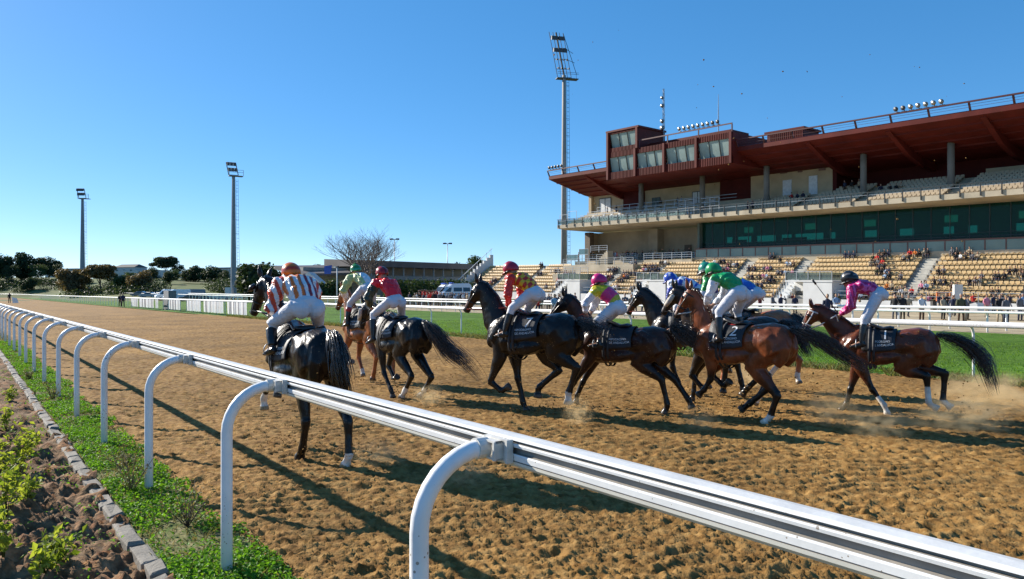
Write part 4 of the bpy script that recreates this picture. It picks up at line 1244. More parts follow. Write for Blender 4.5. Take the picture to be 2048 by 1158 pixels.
# floodlight towers
M_tower = mat("tower_steel", (0.20, 0.225, 0.245), 0.5, 0.3, vary=0.1, scale=0.3)
M_towerc = mat("tower_concrete", (0.33, 0.30, 0.26), 0.8, vary=0.1, scale=0.2)
def tower(loc, h, r0, r1, lab, big, rz, poly):
    t = empty("floodlight_tower", loc, rz, lab, "light tower", "floodlight towers round the course")
    mb = MB(); mb.tube([(0, 0, -1), (0, 0, h)], [r0, r1], 10 if not poly else 8, ref=(1, 0, 0)); mb.build("pole", M_towerc if big else M_tower, t, big)
    mb = MB()
    for k in range(int(h / 0.9)):
        z = 2 + 0.9 * k
        if z < h - 1:
            rr = r0 + (r1 - r0) * z / h
            mb.box(rr + 0.22, rr + 0.72, -0.03, 0.03, z, z + 0.06)
            if k % 4 == 0: mb.box(rr - 0.1, rr + 0.75, -0.03, 0.03, z + 0.3, z + 0.36)
    for sx in (0.22, 0.72): mb.box(r1 + sx + 0.03, r1 + sx + 0.08, -0.03, 0.03, 2, h - 1) if False else None
    for sx in (0.2, 0.7): mb.tube([(r0 + sx, 0, 2), (r1 + sx, 0, h - 1)], 0.035, 4)
    mb.build("ladder", M_lampd, t)
    mb = MB()
    if big:
        W, HH, tilt = 1.55, 8.6, 0.62
        def q(x, zz, y=0.0): return (x - tilt * zz * 0.42, y - 0.25 * zz * tilt, h + zz)
        for x in (-W, -W * 0.45, 0.0, W * 0.45, W):
            mb.tube([q(x, -0.6), q(x, HH)], 0.07 if x else 0.2, 5)
        for zz in (-0.5, 1.2, 3.2, 5.4, 7.6): mb.tube([q(-W, zz), q(W, zz + 0.15)], 0.06, 5)
        for x in (-W, W): mb.tube([q(W, HH), (W + 1.5, 0.8, h + 0.8), (W + 1.5, 0.8, h - 0.4), q(W, -0.5)], 0.06, 5)
        mb.tube([q(W, 3.2), (W + 1.0, 0.5, h + 3.0)], 0.05, 5); mb.tube([q(W, 5.4), (W + 0.6, 0.4, h + 5.0)], 0.05, 5)
        mb.box(-W - 0.1, W + 1.6, -0.5, 1.0, h - 0.75, h - 0.6)
        for z in (0.2, 0.55): mb.box(-W - 0.1, W + 1.6, -0.55, -0.5, h + z, h + z + 0.06)
        rows = ((7.4, 1.0, 2), (5.0, 1.0, 3), (3.1, 0.35, 4), (1.4, 0.35, 4))
    else:
        W, HH, tilt = 1.15, 3.1, 0.2
        def q(x, zz, y=0.0): return (x - tilt * zz, y, h + zz)
        for x in (-W, W): mb.tube([q(x, 0), q(x, HH)], 0.12, 5)
        for zz in (0.0, 1.3, HH): mb.tube([q(-W, zz), q(W, zz)], 0.12, 5)
        mb.box(-W, W + 1.1, -0.9, 0.9, h - 0.3, h - 0.15)
        for z in (0.6, 1.2): mb.box(-W, W + 1.1, -0.9, -0.82, h + z, h + z + 0.08)
        for x in (-W, W + 1.1): mb.box(x - 0.05, x + 0.05, -0.9, -0.82, h - 0.15, h + 1.25)
        rows = ((2.8, 1.0, 3), (1.4, 1.0, 3))
    mb.build("head_frame", M_tower if not big else M_lampd, t)
    mb = MB()
    for zz, s_, n in rows:
        for k in range(n):
            x = -W + 2 * W * (k + 0.5) / n
            c = q(x, zz, -0.35); w = W / n * 0.85 * (1 if s_ > 0.6 else 0.4); hh = 0.42 * s_
            mb.hexa([(c[0] - w, c[1] - 0.5, c[2] - hh - 0.2), (c[0] + w, c[1] - 0.5, c[2] - hh - 0.2), (c[0] + w, c[1] + 0.2, c[2] - hh), (c[0] - w, c[1] + 0.2, c[2] - hh),
                     (c[0] - w, c[1] - 0.5, c[2] + hh - 0.2), (c[0] + w, c[1] - 0.5, c[2] + hh - 0.2), (c[0] + w, c[1] + 0.2, c[2] + hh), (c[0] - w, c[1] + 0.2, c[2] + hh)])
    mb.build("lamp", M_lampd, t)
tower(stand(117.8, 22, 0), 47.6, 0.72, 0.40, "tall concrete floodlight tower beside the far end of the grandstand", True, 0.25, False)
tower(P(165, 250, 0), 31.5, 0.95, 0.42, "farther grey floodlight tower among the russet trees", False, 0.1, True)
tower(P(467, 190, -0.5), 31.5, 0.80, 0.40, "nearer grey floodlight tower beside the dark evergreen", False, 0.5, True)

# vehicles
M_tyre = mat("tyre", (0.015, 0.015, 0.015), 0.8)
M_cwin = mat("car_glass", (0.02, 0.025, 0.03), 0.08, spec=0.8)
M_hub = mat("wheel_rim", (0.4, 0.4, 0.42), 0.35, 0.7)
def vehicle(name, loc, rz, prof, cabin, L, W, m, lab, cat, group, wheels=(0.8, -0.8), wr=0.33, extra=None):
    """prof: side outline of the body; cabin: (x0, x1, z0, z1, inset) panes along the sides"""
    t = empty(name, loc, rz, lab, cat, group)
    mb = MB(); n = len(prof)
    def wid(z): return W / 2 * (1.0 if z < 1.0 else 1.0 - 0.13 * (z - 1.0))
    vs_ = [(x, sgn * wid(z), z) for sgn in (1, -1) for x, z in prof]
    mb.add(vs_, [tuple(range(n)), tuple(range(2 * n - 1, n - 1, -1))] + [(i, n + i, n + (i + 1) % n, (i + 1) % n) for i in range(n)])
    o = mb.build("body", m, t); bv = o.modifiers.new("soft", 'BEVEL'); bv.width = 0.05; bv.segments = 2
    for (x0, x1, x2, x3, z0, z1) in cabin:
        for sgn in (1, -1):
            mb = MB(); e = 0.012
            mb.add([(x0, sgn * (wid(z0) + e), z0), (x1, sgn * (wid(z0) + e), z0), (x2, sgn * (wid(z1) + e), z1), (x3, sgn * (wid(z1) + e), z1),
                    (x0, sgn * (wid(z0) - 0.05), z0), (x1, sgn * (wid(z0) - 0.05), z0), (x2, sgn * (wid(z1) - 0.05), z1), (x3, sgn * (wid(z1) - 0.05), z1)],
                   [(0, 1, 2, 3), (7, 6, 5, 4), (0, 4, 5, 1), (1, 5, 6, 2), (2, 6, 7, 3), (3, 7, 4, 0)])
            mb.build("window", M_cwin, t)
    for x in wheels:
        for sgn in (1, -1):
            mb = MB(); y = sgn * (W / 2 - 0.09)
            mb.tube([(x, y - 0.11, wr), (x, y + 0.11, wr)], wr, 16); w = mb.build("wheel", M_tyre, t)
            mb = MB(); mb.tube([(x, y - 0.12, wr), (x, y + 0.12, wr)], wr * 0.6, 12); mb.build("rim", M_hub, w)
    return t
CARP = [(-2.1, 0.35), (2.1, 0.35), (2.15, 0.65), (2.0, 0.85), (1.05, 0.98), (0.35, 1.42), (-0.9, 1.45), (-1.75, 1.02), (-2.1, 0.98), (-2.15, 0.6)]
CARC = [(-1.5, 0.9, 0.35, -0.85, 0.98, 1.36)]
VANP = [(-2.7, 0.4), (2.7, 0.4), (2.75, 0.9), (2.55, 1.15), (1.85, 1.4), (1.15, 2.3), (0.7, 2.5), (-2.6, 2.5), (-2.72, 2.2)]
VANC = [(1.0, 1.95, 1.25, 0.75, 1.4, 2.1)]
def windscreen(t, pts, m=None):
    mb = MB(); mb.add(pts, [(0, 1, 2, 3)]); o = mb.build("windscreen", m or M_cwin, t)
    sm = o.modifiers.new("t", 'SOLIDIFY'); sm.thickness = 0.02
PARK = "vehicles parked on the grass beyond the course"
cols = {"silver": (0.35, 0.36, 0.38), "white": (0.75, 0.76, 0.77), "dark": (0.03, 0.033, 0.04), "grey": (0.15, 0.16, 0.17), "blue": (0.06, 0.09, 0.14)}
def paint(c): return mat("paint_" + c, cols[c], 0.3, vary=0.03, coat=0.6)
for px, D, rz, kind, c, lab in ((336, 172, 3.75, "van", "white", "white parked van, left one of the two facing the course"), (354, 168, 3.75, "van", "white", "white parked van, right one of the two facing the course"),
                                (385, 172, 3.6, "van", "grey", "grey parked van beside the white ones"), (378, 160, 3.5, "car", "dark", "dark parked car in front of the grey van"),
                                (402, 162, 3.4, "car", "blue", "dark blue parked car right of the vans"), (424, 172, 3.3, "car", "dark", "black parked car behind the row"),
                                (440, 170, 3.6, "car", "white", "white parked car nearest the light tower"), (297, 190, 3.2, "car", "silver", "silver parked car left of the white vans"),
                                (318, 195, 3.2, "car", "dark", "dark parked car just left of the white vans"), (279, 200, 3.2, "car", "grey", "grey parked car at the left end of the row"),
                                (478, 175, 3.4, "car", "white", "white parked car behind the light tower base")):
    loc = P(px, D, 0.0)
    if kind == "van":
        v = vehicle("parked_van", loc, rz, VANP, VANC, 5.4, 2.0, paint(c), lab, "van", PARK, (1.75, -1.7), 0.35)
        windscreen(v, [(1.83, -0.85, 1.45), (1.83, 0.85, 1.45), (1.2, 0.78, 2.28), (1.2, -0.78, 2.28)])
    else:
        v = vehicle("parked_car", loc, rz, CARP, CARC, 4.3, 1.75, paint(c), lab, "car", PARK, (1.3, -1.35), 0.31)
        windscreen(v, [(1.03, -0.75, 1.01), (1.03, 0.75, 1.01), (0.38, 0.68, 1.42), (0.38, -0.68, 1.42)])
mb = MB()
fx = [(px - 1024) / 1500 for px in (810, 960)]
mb.hexa([(fx[0] * 118, 118, -0.1), (fx[1] * 118, 118, -0.1), (fx[1] * 136, 136, -0.1), (fx[0] * 136, 136, -0.1), (fx[0] * 118, 118, 0.62), (fx[1] * 118, 118, 0.62), (fx[1] * 136, 136, 0.62), (fx[0] * 136, 136, 0.62)])
tag(mb.build("forecourt", M_apron), kind="structure")
AMBC = [(0.95, 1.95, 1.2, 0.75, 1.4, 2.1), (-1.0, 0.45, 0.45, -1.0, 1.45, 2.1), (-2.4, -1.2, -1.2, -2.4, 1.45, 2.1)]
AMBP = [(-2.7, 0.4), (2.7, 0.4), (2.75, 0.9), (2.55, 1.15), (1.85, 1.4), (1.15, 2.3), (0.5, 2.75), (-2.3, 2.8), (-2.65, 2.5), (-2.72, 2.2)]
for px, D, rz, lab, c in ((909, 124, 3.55, "white ambulance with large side windows, nearer of the pair", "white"), (893, 131, 3.75, "ambulance with blue and red markings half hidden behind the white one", "white")):
    v = vehicle("ambulance", (P(px, D)[0], D, 0.62), rz, AMBP, AMBC, 5.4, 2.05, paint(c), lab, "ambulance", "ambulances by the rail", (1.75, -1.7), 0.36)
    windscreen(v, [(1.83, -0.85, 1.45), (1.83, 0.85, 1.45), (1.2, 0.78, 2.28), (1.2, -0.78, 2.28)])
    mb = MB(); mb.box(0.35, 0.75, -0.7, 0.7, 2.76, 2.95); mb.build("beacon_bar", mat("beacon_blue", (0.05, 0.12, 0.5), 0.3), v)
    for sgn in (1, -1):
        mb = MB(); mb.box(-2.6, 2.4, sgn * 1.03 - 0.012, sgn * 1.03 + 0.012, 1.0, 1.18)
        mb.build("side_stripe", mat("ambulance_red", (0.5, 0.05, 0.03), 0.4) if D > 125 else mat("ambulance_grey", (0.30, 0.33, 0.36), 0.4), v)
    mb = MB(); mb.box(2.55, 2.6, -0.8, 0.8, 0.95, 1.12); mb.build("bonnet_stripe", mat("ambulance_red", (0.5, 0.05, 0.03), 0.4), v)

# banners, cabinet and bits beside the far rail
for i, (a0, a1) in enumerate(((101.3, 105.8), (92.0, 100.6), (89.6, 91.2), (79.6, 84.3), (71.8, 76.9), (64.6, 70.7), (58.3, 63.4))):
    banner_px(a0, a1, 0, ("short " if a1 - a0 < 5 else "long ") + "white banner with dark upright bands, " + ["third", "second longest", "narrowest", "middle", "fourth-from-jockey", "next-to-last", "one next to the striped jockey"][i] + " along the rail" if i != 6 else "white banner with dark upright bands nearest the striped jockey")
mb = MB(); mb.tbox(88.0, 90.4, 18.5, 19.3, 0, 2.1); mb.tbox(88.2, 90.2, 18.46, 18.499, 0.5, 1.2)
tag(mb.build("cabinet", mat("grey_cabinet", (0.14, 0.15, 0.16), 0.6)), "grey equipment cabinet behind the rail between two banners", "cabinet")
mb = MB(); loc = P(457, 188); mb.box(loc[0] - 0.7, loc[0] + 0.5, 187.5, 188.5, loc[2] - 0.5, loc[2] + 2.6)
tag(mb.build("cabinet", M_whitewall), "tall white cabinet at the foot of the nearer light tower", "cabinet")
mb = MB(); loc = P(180, 240); mb.box(loc[0] - 0.5, loc[0] + 0.5, 239.5, 240.5, loc[2] - 0.5, loc[2] + 2.0)
tag(mb.build("cabinet", M_whitewall), "white cabinet at the foot of the farther light tower", "cabinet")
# pale low roofs left of the terrace end
mb = MB(); a, b = P(985, 240), P(1110, 230)
mb.hexa([(a[0], a[1], 0), (b[0], b[1], 0), (b[0], b[1] + 8, 0), (a[0], a[1] + 8, 0), (a[0], a[1], 10.0), (b[0], b[1], 10.0), (b[0], b[1] + 8, 10.4), (a[0], a[1] + 8, 10.4)])
tag(mb.build("warehouse", mat("pale_metal", (0.45, 0.46, 0.47), 0.6, vary=0.1, scale=0.2)), "pale metal warehouse showing above the far end of the terrace", "building")
# ------------------------------------------------------------------ horses and jockeys
def coat_mat():
    m = bpy.data.materials.new("horse_coat"); m.use_nodes = True
    nt = m.node_tree; b = nt.nodes["Principled BSDF"]
    b.inputs["Specular IOR Level"].default_value = 0.22
    b.inputs["Coat Weight"].default_value = 0.28; b.inputs["Coat Roughness"].default_value = 0.16; b.inputs["Coat IOR"].default_value = 1.4
    at = nt.nodes.new("ShaderNodeAttribute"); at.attribute_name = "tint"
    tc = nt.nodes.new("ShaderNodeTexCoord")
    n1 = nt.nodes.new("ShaderNodeTexNoise"); n1.inputs["Scale"].default_value = 7; n1.inputs["Detail"].default_value = 5
    nt.links.new(tc.outputs["Object"], n1.inputs["Vector"])
    mr = nt.nodes.new("ShaderNodeMapRange"); mr.inputs["From Min"].default_value = 0.3; mr.inputs["From Max"].default_value = 0.7
    mr.inputs["To Min"].default_value = 0.65; mr.inputs["To Max"].default_value = 1.4
    nt.links.new(n1.outputs[0], mr.inputs["Value"])
    sc = nt.nodes.new("ShaderNodeVectorMath"); sc.operation = 'SCALE'
    nt.links.new(at.outputs["Color"], sc.inputs[0]); nt.links.new(mr.outputs[0], sc.inputs["Scale"])
    # thrown sand sticking to the coat
    vo = nt.nodes.new("ShaderNodeTexVoronoi"); vo.inputs["Scale"].default_value = 26
    nt.links.new(tc.outputs["Object"], vo.inputs["Vector"])
    lt = nt.nodes.new("ShaderNodeMath"); lt.operation = 'LESS_THAN'; lt.inputs[1].default_value = 0.17
    nt.links.new(vo.outputs["Distance"], lt.inputs[0])
    n4 = nt.nodes.new("ShaderNodeTexNoise"); n4.inputs["Scale"].default_value = 5; nt.links.new(tc.outputs["Object"], n4.inputs["Vector"])
    gt = nt.nodes.new("ShaderNodeMath"); gt.operation = 'GREATER_THAN'; gt.inputs[1].default_value = 0.54
    nt.links.new(n4.outputs[0], gt.inputs[0])
    mul = nt.nodes.new("ShaderNodeMath"); mul.operation = 'MULTIPLY'; nt.links.new(lt.outputs[0], mul.inputs[0]); nt.links.new(gt.outputs[0], mul.inputs[1])
    mul2 = nt.nodes.new("ShaderNodeMath"); mul2.operation = 'MULTIPLY'; mul2.inputs[1].default_value = 0.55; nt.links.new(mul.outputs[0], mul2.inputs[0])
    mx = nt.nodes.new("ShaderNodeMix"); mx.data_type = 'RGBA'
    nt.links.new(mul2.outputs[0], mx.inputs[0]); nt.links.new(sc.outputs[0], mx.inputs[6]); mx.inputs[7].default_value = (0.22, 0.15, 0.08, 1)
    nt.links.new(mx.outputs[2], b.inputs["Base Color"])
    rr = nt.nodes.new("ShaderNodeMapRange"); rr.inputs["To Min"].default_value = 0.24; rr.inputs["To Max"].default_value = 0.44
    nt.links.new(n1.outputs[0], rr.inputs["Value"]); nt.links.new(rr.outputs[0], b.inputs["Roughness"])
    mp = nt.nodes.new("ShaderNodeMapping"); mp.inputs["Scale"].default_value = (1.0, 2.0, 0.5); nt.links.new(tc.outputs["Object"], mp.inputs[0])
    n3 = nt.nodes.new("ShaderNodeTexNoise"); n3.inputs["Scale"].default_value = 6.5; n3.inputs["Detail"].default_value = 3; n3.inputs["Distortion"].default_value = 0.9; nt.links.new(mp.outputs[0], n3.inputs["Vector"])
    bp = nt.nodes.new("ShaderNodeBump"); bp.inputs["Strength"].default_value = 0.30; bp.inputs["Distance"].default_value = 0.05
    nt.links.new(n3.outputs[0], bp.inputs["Height"])
    mp2 = nt.nodes.new("ShaderNodeMapping"); mp2.inputs["Scale"].default_value = (45, 160, 160); nt.links.new(tc.outputs["Object"], mp2.inputs[0])
    n5 = nt.nodes.new("ShaderNodeTexNoise"); n5.inputs["Scale"].default_value = 1.0; n5.inputs["Detail"].default_value = 2; nt.links.new(mp2.outputs[0], n5.inputs["Vector"])
    b2 = nt.nodes.new("ShaderNodeBump"); b2.inputs["Strength"].default_value = 0.35; b2.inputs["Distance"].default_value = 0.004
    nt.links.new(n5.outputs[0], b2.inputs["Height"]); nt.links.new(bp.outputs[0], b2.inputs["Normal"]); nt.links.new(b2.outputs[0], b.inputs["Normal"])
    return m
M_coat = coat_mat()
M_hair = mat("horse_hair", (0.026, 0.022, 0.020), 0.27, vary=0.7, scale=30, spec=0.9)
M_hairc = mat("chestnut_hair", (0.11, 0.045, 0.018), 0.45, vary=0.3, scale=30)
M_eye = mat("horse_eye", (0.006, 0.004, 0.003), 0.05, spec=0.9)
M_leather = mat("black_leather", (0.014, 0.013, 0.014), 0.28, vary=0.2, scale=12, bump=0.15, bscale=25)
M_cloth = mat("saddle_cloth", (0.014, 0.016, 0.022), 0.6, vary=0.25, scale=10, bump=0.3, bscale=18)
M_tanl = mat("tan_leather", (0.14, 0.04, 0.02), 0.4)
M_fleece = mat("sheepskin", (0.55, 0.50, 0.44), 0.95, vary=0.15, scale=25, bump=0.9, bscale=45)
M_print = mat("white_print", (0.72, 0.72, 0.72), 0.6)
M_webbing = mat("white_webbing", (0.60, 0.60, 0.58), 0.6)
def cloth_mat(name, rough, spec, wrinkle, wscale):
    m = mat(name, (1, 1, 1), rough, vary=0.06, scale=8, spec=spec, tint=True)
    nt = m.node_tree; b = nt.nodes["Principled BSDF"]; tc = nt.nodes["Texture Coordinate"]
    mp = nt.nodes.new("ShaderNodeMapping"); mp.inputs["Scale"].default_value = (1.0, 0.6, 2.0); nt.links.new(tc.outputs["Object"], mp.inputs[0])
    n2 = nt.nodes.new("ShaderNodeTexNoise"); n2.inputs["Scale"].default_value = wscale; n2.inputs["Detail"].default_value = 3; n2.inputs["Distortion"].default_value = 0.8
    nt.links.new(mp.outputs[0], n2.inputs["Vector"])
    bp = nt.nodes.new("ShaderNodeBump"); bp.inputs["Strength"].default_value = wrinkle; bp.inputs["Distance"].default_value = 0.03
    nt.links.new(n2.outputs[0], bp.inputs["Height"]); nt.links.new(bp.outputs[0], b.inputs["Normal"])
    return m
M_silk = cloth_mat("jockey_silk", 0.33, 0.5, 1.0, 9)
M_breech = cloth_mat("jockey_breeches", 0.6, 0.3, 0.6, 8)
M_skin = mat("skin", (0.42, 0.22, 0.14), 0.5, vary=0.08, scale=9)
M_helm = mat("helmet_shell", (1, 1, 1), 0.3, vary=0.05, scale=10, spec=0.5, tint=True)

def remesh(mb, voxel, smooth_it, name):
    """one continuous skin grown over overlapping shapes; returns points and quads"""
    me = mb.mesh("grow"); 
    b = bmesh.new(); b.from_mesh(me); bmesh.ops.recalc_face_normals(b, faces=b.faces); b.to_mesh(me); b.free()
    o = bpy.data.objects.new("grow", me); COL.objects.link(o)
    r = o.modifiers.new("r", 'REMESH'); r.mode = 'VOXEL'; r.voxel_size = voxel; r.adaptivity = 0.0
    s = o.modifiers.new("s", 'SMOOTH'); s.factor = 0.5; s.iterations = smooth_it
    dg = bpy.context.evaluated_depsgraph_get()
    ev = o.evaluated_get(dg); em = ev.to_mesh()
    nv = len(em.vertices); co = np.empty(nv * 3, np.float32); em.vertices.foreach_get("co", co)
    em.calc_loop_triangles()
    nl = len(em.loops); li = np.empty(nl, np.int32); em.loops.foreach_get("vertex_index", li)
    nrm = np.empty(nv * 3, np.float32); em.vertices.foreach_get("normal", nrm)
    nf = len(em.polygons); lt = np.empty(nf, np.int32); em.polygons.foreach_get("loop_total", lt)
    quads = li.reshape(-1, 4) if (lt == 4).all() else None
    if quads is None:
        q = []
        ls = np.empty(nf, np.int32); em.polygons.foreach_get("loop_start", ls)
        for a, k in zip(ls, lt):
            f = list(li[a:a + k])
            if k == 4: q.append(f)
        quads = np.array(q)
    ev.to_mesh_clear()
    bpy.data.objects.remove(o); bpy.data.meshes.remove(me)
    return co.reshape(-1, 3).astype(float), quads, nrm.reshape(-1, 3)

def relax(V, Q, w, it):
    """smooth the skin where w is high; keeps thin limbs and the head crisp"""
    E = np.concatenate([Q[:, [0, 1]], Q[:, [1, 2]], Q[:, [2, 3]], Q[:, [3, 0]]]); E = np.concatenate([E, E[:, ::-1]])
    n = len(V); deg = np.bincount(E[:, 0], minlength=n)[:, None].astype(float)
    for _ in range(it):
        for lam in (0.62, -0.60):       # keeps the volume
            S = np.stack([np.bincount(E[:, 0], weights=V[E[:, 1], k], minlength=n) for k in range(3)], axis=1) / np.maximum(deg, 1)
            V = V + (S - V) * (lam * w)[:, None]
    fn = np.cross(V[Q[:, 2]] - V[Q[:, 0]], V[Q[:, 3]] - V[Q[:, 1]])
    N = np.zeros_like(V)
    for k in range(4):
        for c in range(3): N[:, c] += np.bincount(Q[:, k], weights=fn[:, c], minlength=n)
    N /= np.linalg.norm(N, axis=1)[:, None] + 1e-12
    return V, N

def noise3(V, f, seed=0):
    return perlin(V[:, 0] * f + 3.1 * V[:, 1] * f, V[:, 2] * f - 1.7 * V[:, 1] * f, seed)
def segdist(V, a, b):
    a = np.array(a, float); b = np.array(b, float); ab = b - a
    t = np.clip(((V - a) @ ab) / (ab @ ab + 1e-12), 0, 1)
    return np.linalg.norm(V - (a + t[:, None] * ab), axis=1), t

TRUNK = [(-0.83, 1.27, 0.11, 0.09), (-0.76, 1.26, 0.21, 0.18), (-0.66, 1.26, 0.28, 0.25), (-0.50, 1.275, 0.30, 0.288), (-0.34, 1.265, 0.288, 0.284), (-0.18, 1.245, 0.272, 0.262), (-0.02, 1.215, 0.290, 0.268),
         (0.14, 1.20, 0.315, 0.272), (0.28, 1.21, 0.345, 0.262), (0.40, 1.22, 0.36, 0.245), (0.54, 1.20, 0.325, 0.225), (0.66, 1.19, 0.25, 0.19), (0.745, 1.17, 0.13, 0.12)]
def trunk_at(x):
    xs = [t[0] for t in TRUNK]
    return [float(np.interp(x, xs, [t[k] for t in TRUNK])) for k in (1, 2, 3)]

def hair_mesh(strands, r0, seg=3):
    """each strand a tapering three-sided blade"""
    vs_ = []; fs = []
    for pts in strands:
        n = len(pts); base = len(vs_)
        for i, p in enumerate(pts):
            w = r0 * (1 - (i / (n - 1)) ** 1.6 * 0.92)
            vs_.append((p[0] - w, p[1], p[2])); vs_.append((p[0] + w * 0.5, p[1] + w, p[2])); vs_.append((p[0] + w * 0.5, p[1] - w, p[2] + w * 0.3))
        for i in range(n - 1):
            for k in range(3):
                k2 = (k + 1) % 3
                fs.append((base + i * 3 + k, base + i * 3 + k2, base + (i + 1) * 3 + k2, base + (i + 1) * 3 + k))
    return np.array(vs_), np.array(fs)

def make_horse(H, idx):
    """H: pose and colouring measured for one horse, in its own frame (x forward, y left, z up)"""
    s, sx, dz, pit = H.get('s', 1.0), H.get('sx', 1.0), H.get('dz', 0.0), H.get('pit', 0.0)
    th = math.radians(H['th']); rz = math.pi / 2 + th
    root = empty("racehorse", (H['A'][0], H['A'][1], 0), rz, H['label'], "horse", "horses galloping in the race")
    r = random.Random(idx * 31 + 5)
    T = lambda x, y, z: (x * sx, y * s, z * s + dz + pit * x)
    mb = MB()
    pts = [T(x, 0, zc) for x, zc, hh, hw in TRUNK]
    mb.tube(pts, [(hh * s, hw * s) for x, zc, hh, hw in TRUNK], 26, ref=(0, 1, 0))
    for sg in (1, -1):      # quarters, hip bone, shoulder blade, triceps, breast
        mb.tube([T(-0.30, sg * 0.19, 1.46), T(-0.48, sg * 0.225, 1.30), T(-0.58, sg * 0.20, 1.10)], [(0.06 * s, 0.05 * s), (0.17 * s, 0.085 * s), (0.15 * s, 0.08 * s)], 12, ref=(0, 1, 0))
        mb.tube([T(-0.58, sg * 0.11, 1.45), T(-0.685, sg * 0.125, 1.34), T(-0.715, sg * 0.13, 1.2), T(-0.68, sg * 0.135, 1.05), T(-0.60, sg * 0.135, 0.94)], [(0.06 * s, 0.06 * s), (0.09 * s, 0.09 * s), (0.11 * s, 0.10 * s), (0.11 * s, 0.085 * s), (0.08 * s, 0.06 * s)], 14, ref=(0, 1, 0))
        mb.ball(T(-0.27, sg * 0.215, 1.43), (0.05 * s, 0.035 * s, 0.05 * s))
        mb.tube([T(0.36, sg * 0.10, 1.52), T(0.47, sg * 0.19, 1.32), T(0.62, sg * 0.16, 1.12)], [(0.07 * s, 0.05 * s), (0.12 * s, 0.07 * s), (0.11 * s, 0.08 * s)], 12, ref=(0, 1, 0))
        mb.tube([T(0.46, sg * 0.18, 1.26), T(0.36, sg * 0.20, 1.12), T(0.38, sg * 0.17, 0.98)], [(0.08 * s, 0.06 * s), (0.13 * s, 0.08 * s), (0.08 * s, 0.07 * s)], 12, ref=(0, 1, 0))
        mb.ball(T(0.68, sg * 0.085, 1.12), (0.09 * s, 0.085 * s, 0.12 * s))
        mb.tube([T(0.30, sg * 0.17, 1.02), T(0.0, sg * 0.20, 1.04), T(-0.25, sg * 0.17, 1.10)], [(0.12 * s, 0.09 * s), (0.12 * s, 0.09 * s), (0.08 * s, 0.07 * s)], 12, ref=(0, 1, 0))
    mb.ball(T(0.30, 0, 1.545), (0.20 * s, 0.06 * s, 0.06 * s))
    # neck
    poll = np.array((H['poll'][0], H.get('hy', 0.0) * 0.6, H['poll'][1])); b0 = np.array(T(0.40, 0, 1.27)); b1 = np.array(T(0.60, 0, 1.33))
    mid = b1 * 0.45 + poll * 0.55 + np.array((-0.02, 0, 0.05)) * s
    q = b1 * 0.72 + mid * 0.28
    mb.tube([b0, q * 0.6 + b0 * 0.4, q, mid, poll * 0.8 + mid * 0.2, poll + np.array((0.01, 0, -0.02))],
            [(0.33 * s, 0.17 * s), (0.285 * s, 0.15 * s), (0.24 * s, 0.122 * s), (0.175 * s, 0.095 * s), (0.128 * s, 0.078 * s), (0.09 * s, 0.06 * s)], 20, ref=(0, 1, 0))
    # head
    muz = np.array((H['muz'][0], H.get('hy', 0.0), H['muz'][1])); hd = muz - poll; hl = np.linalg.norm(hd); hd = hd / hl; hl = max(hl, 0.54 * s)
    up = np.cross(hd, (0, 1, 0)); up = up / np.linalg.norm(up)
    if up[0] > 0 and up[2] < 0: up = -up
    if np.dot(up, (0.6, 0, 0.8)) < 0: up = -up      # outwards over the forehead
    lat = np.cross(hd, up)
    HP = [(-0.04, -0.03, 0.06, 0.055), (0.06, -0.04, 0.10, 0.085), (0.20, -0.055, 0.132, 0.100), (0.34, -0.045, 0.125, 0.095), (0.48, -0.02, 0.095, 0.072), (0.64, -0.008, 0.073, 0.056), (0.80, -0.006, 0.065, 0.053), (0.92, -0.012, 0.064, 0.055), (1.0, -0.02, 0.045, 0.042)]
    hs_ = s * 0.97
    HC = [poll + hd * (t * hl) + up * (o_ * hs_) for t, o_, a, b in HP]
    mb.tube(HC, [(a * hs_, b * hs_) for t, o_, a, b in HP], 18, ref=tuple(lat))
    for sg in (1, -1):
        mb.tube([poll + hd * (0.30 * hl) + up * (0.03 * hs_) + lat * sg * 0.066 * hs_, poll + hd * (0.52 * hl) + up * (0.0) + lat * sg * 0.05 * hs_], [0.034 * hs_, 0.018 * hs_], 8)
        # ears
        e0 = poll + lat * sg * 0.052 * hs_ + up * 0.03 * hs_
        ed = (-hd * 0.75 + up * 0.55 + lat * sg * 0.22); ed /= np.linalg.norm(ed)
        if H.get('earback'): ed = (-hd * 0.9 + up * 0.1 + lat * sg * 0.3); ed /= np.linalg.norm(ed)
        mb.tube([e0, e0 + ed * 0.05 * hs_, e0 + ed * 0.11 * hs_, e0 + ed * 0.175 * hs_], [0.030 * hs_, 0.038 * hs_, 0.027 * hs_, 0.007 * hs_], 8)
    # legs
    bones = []
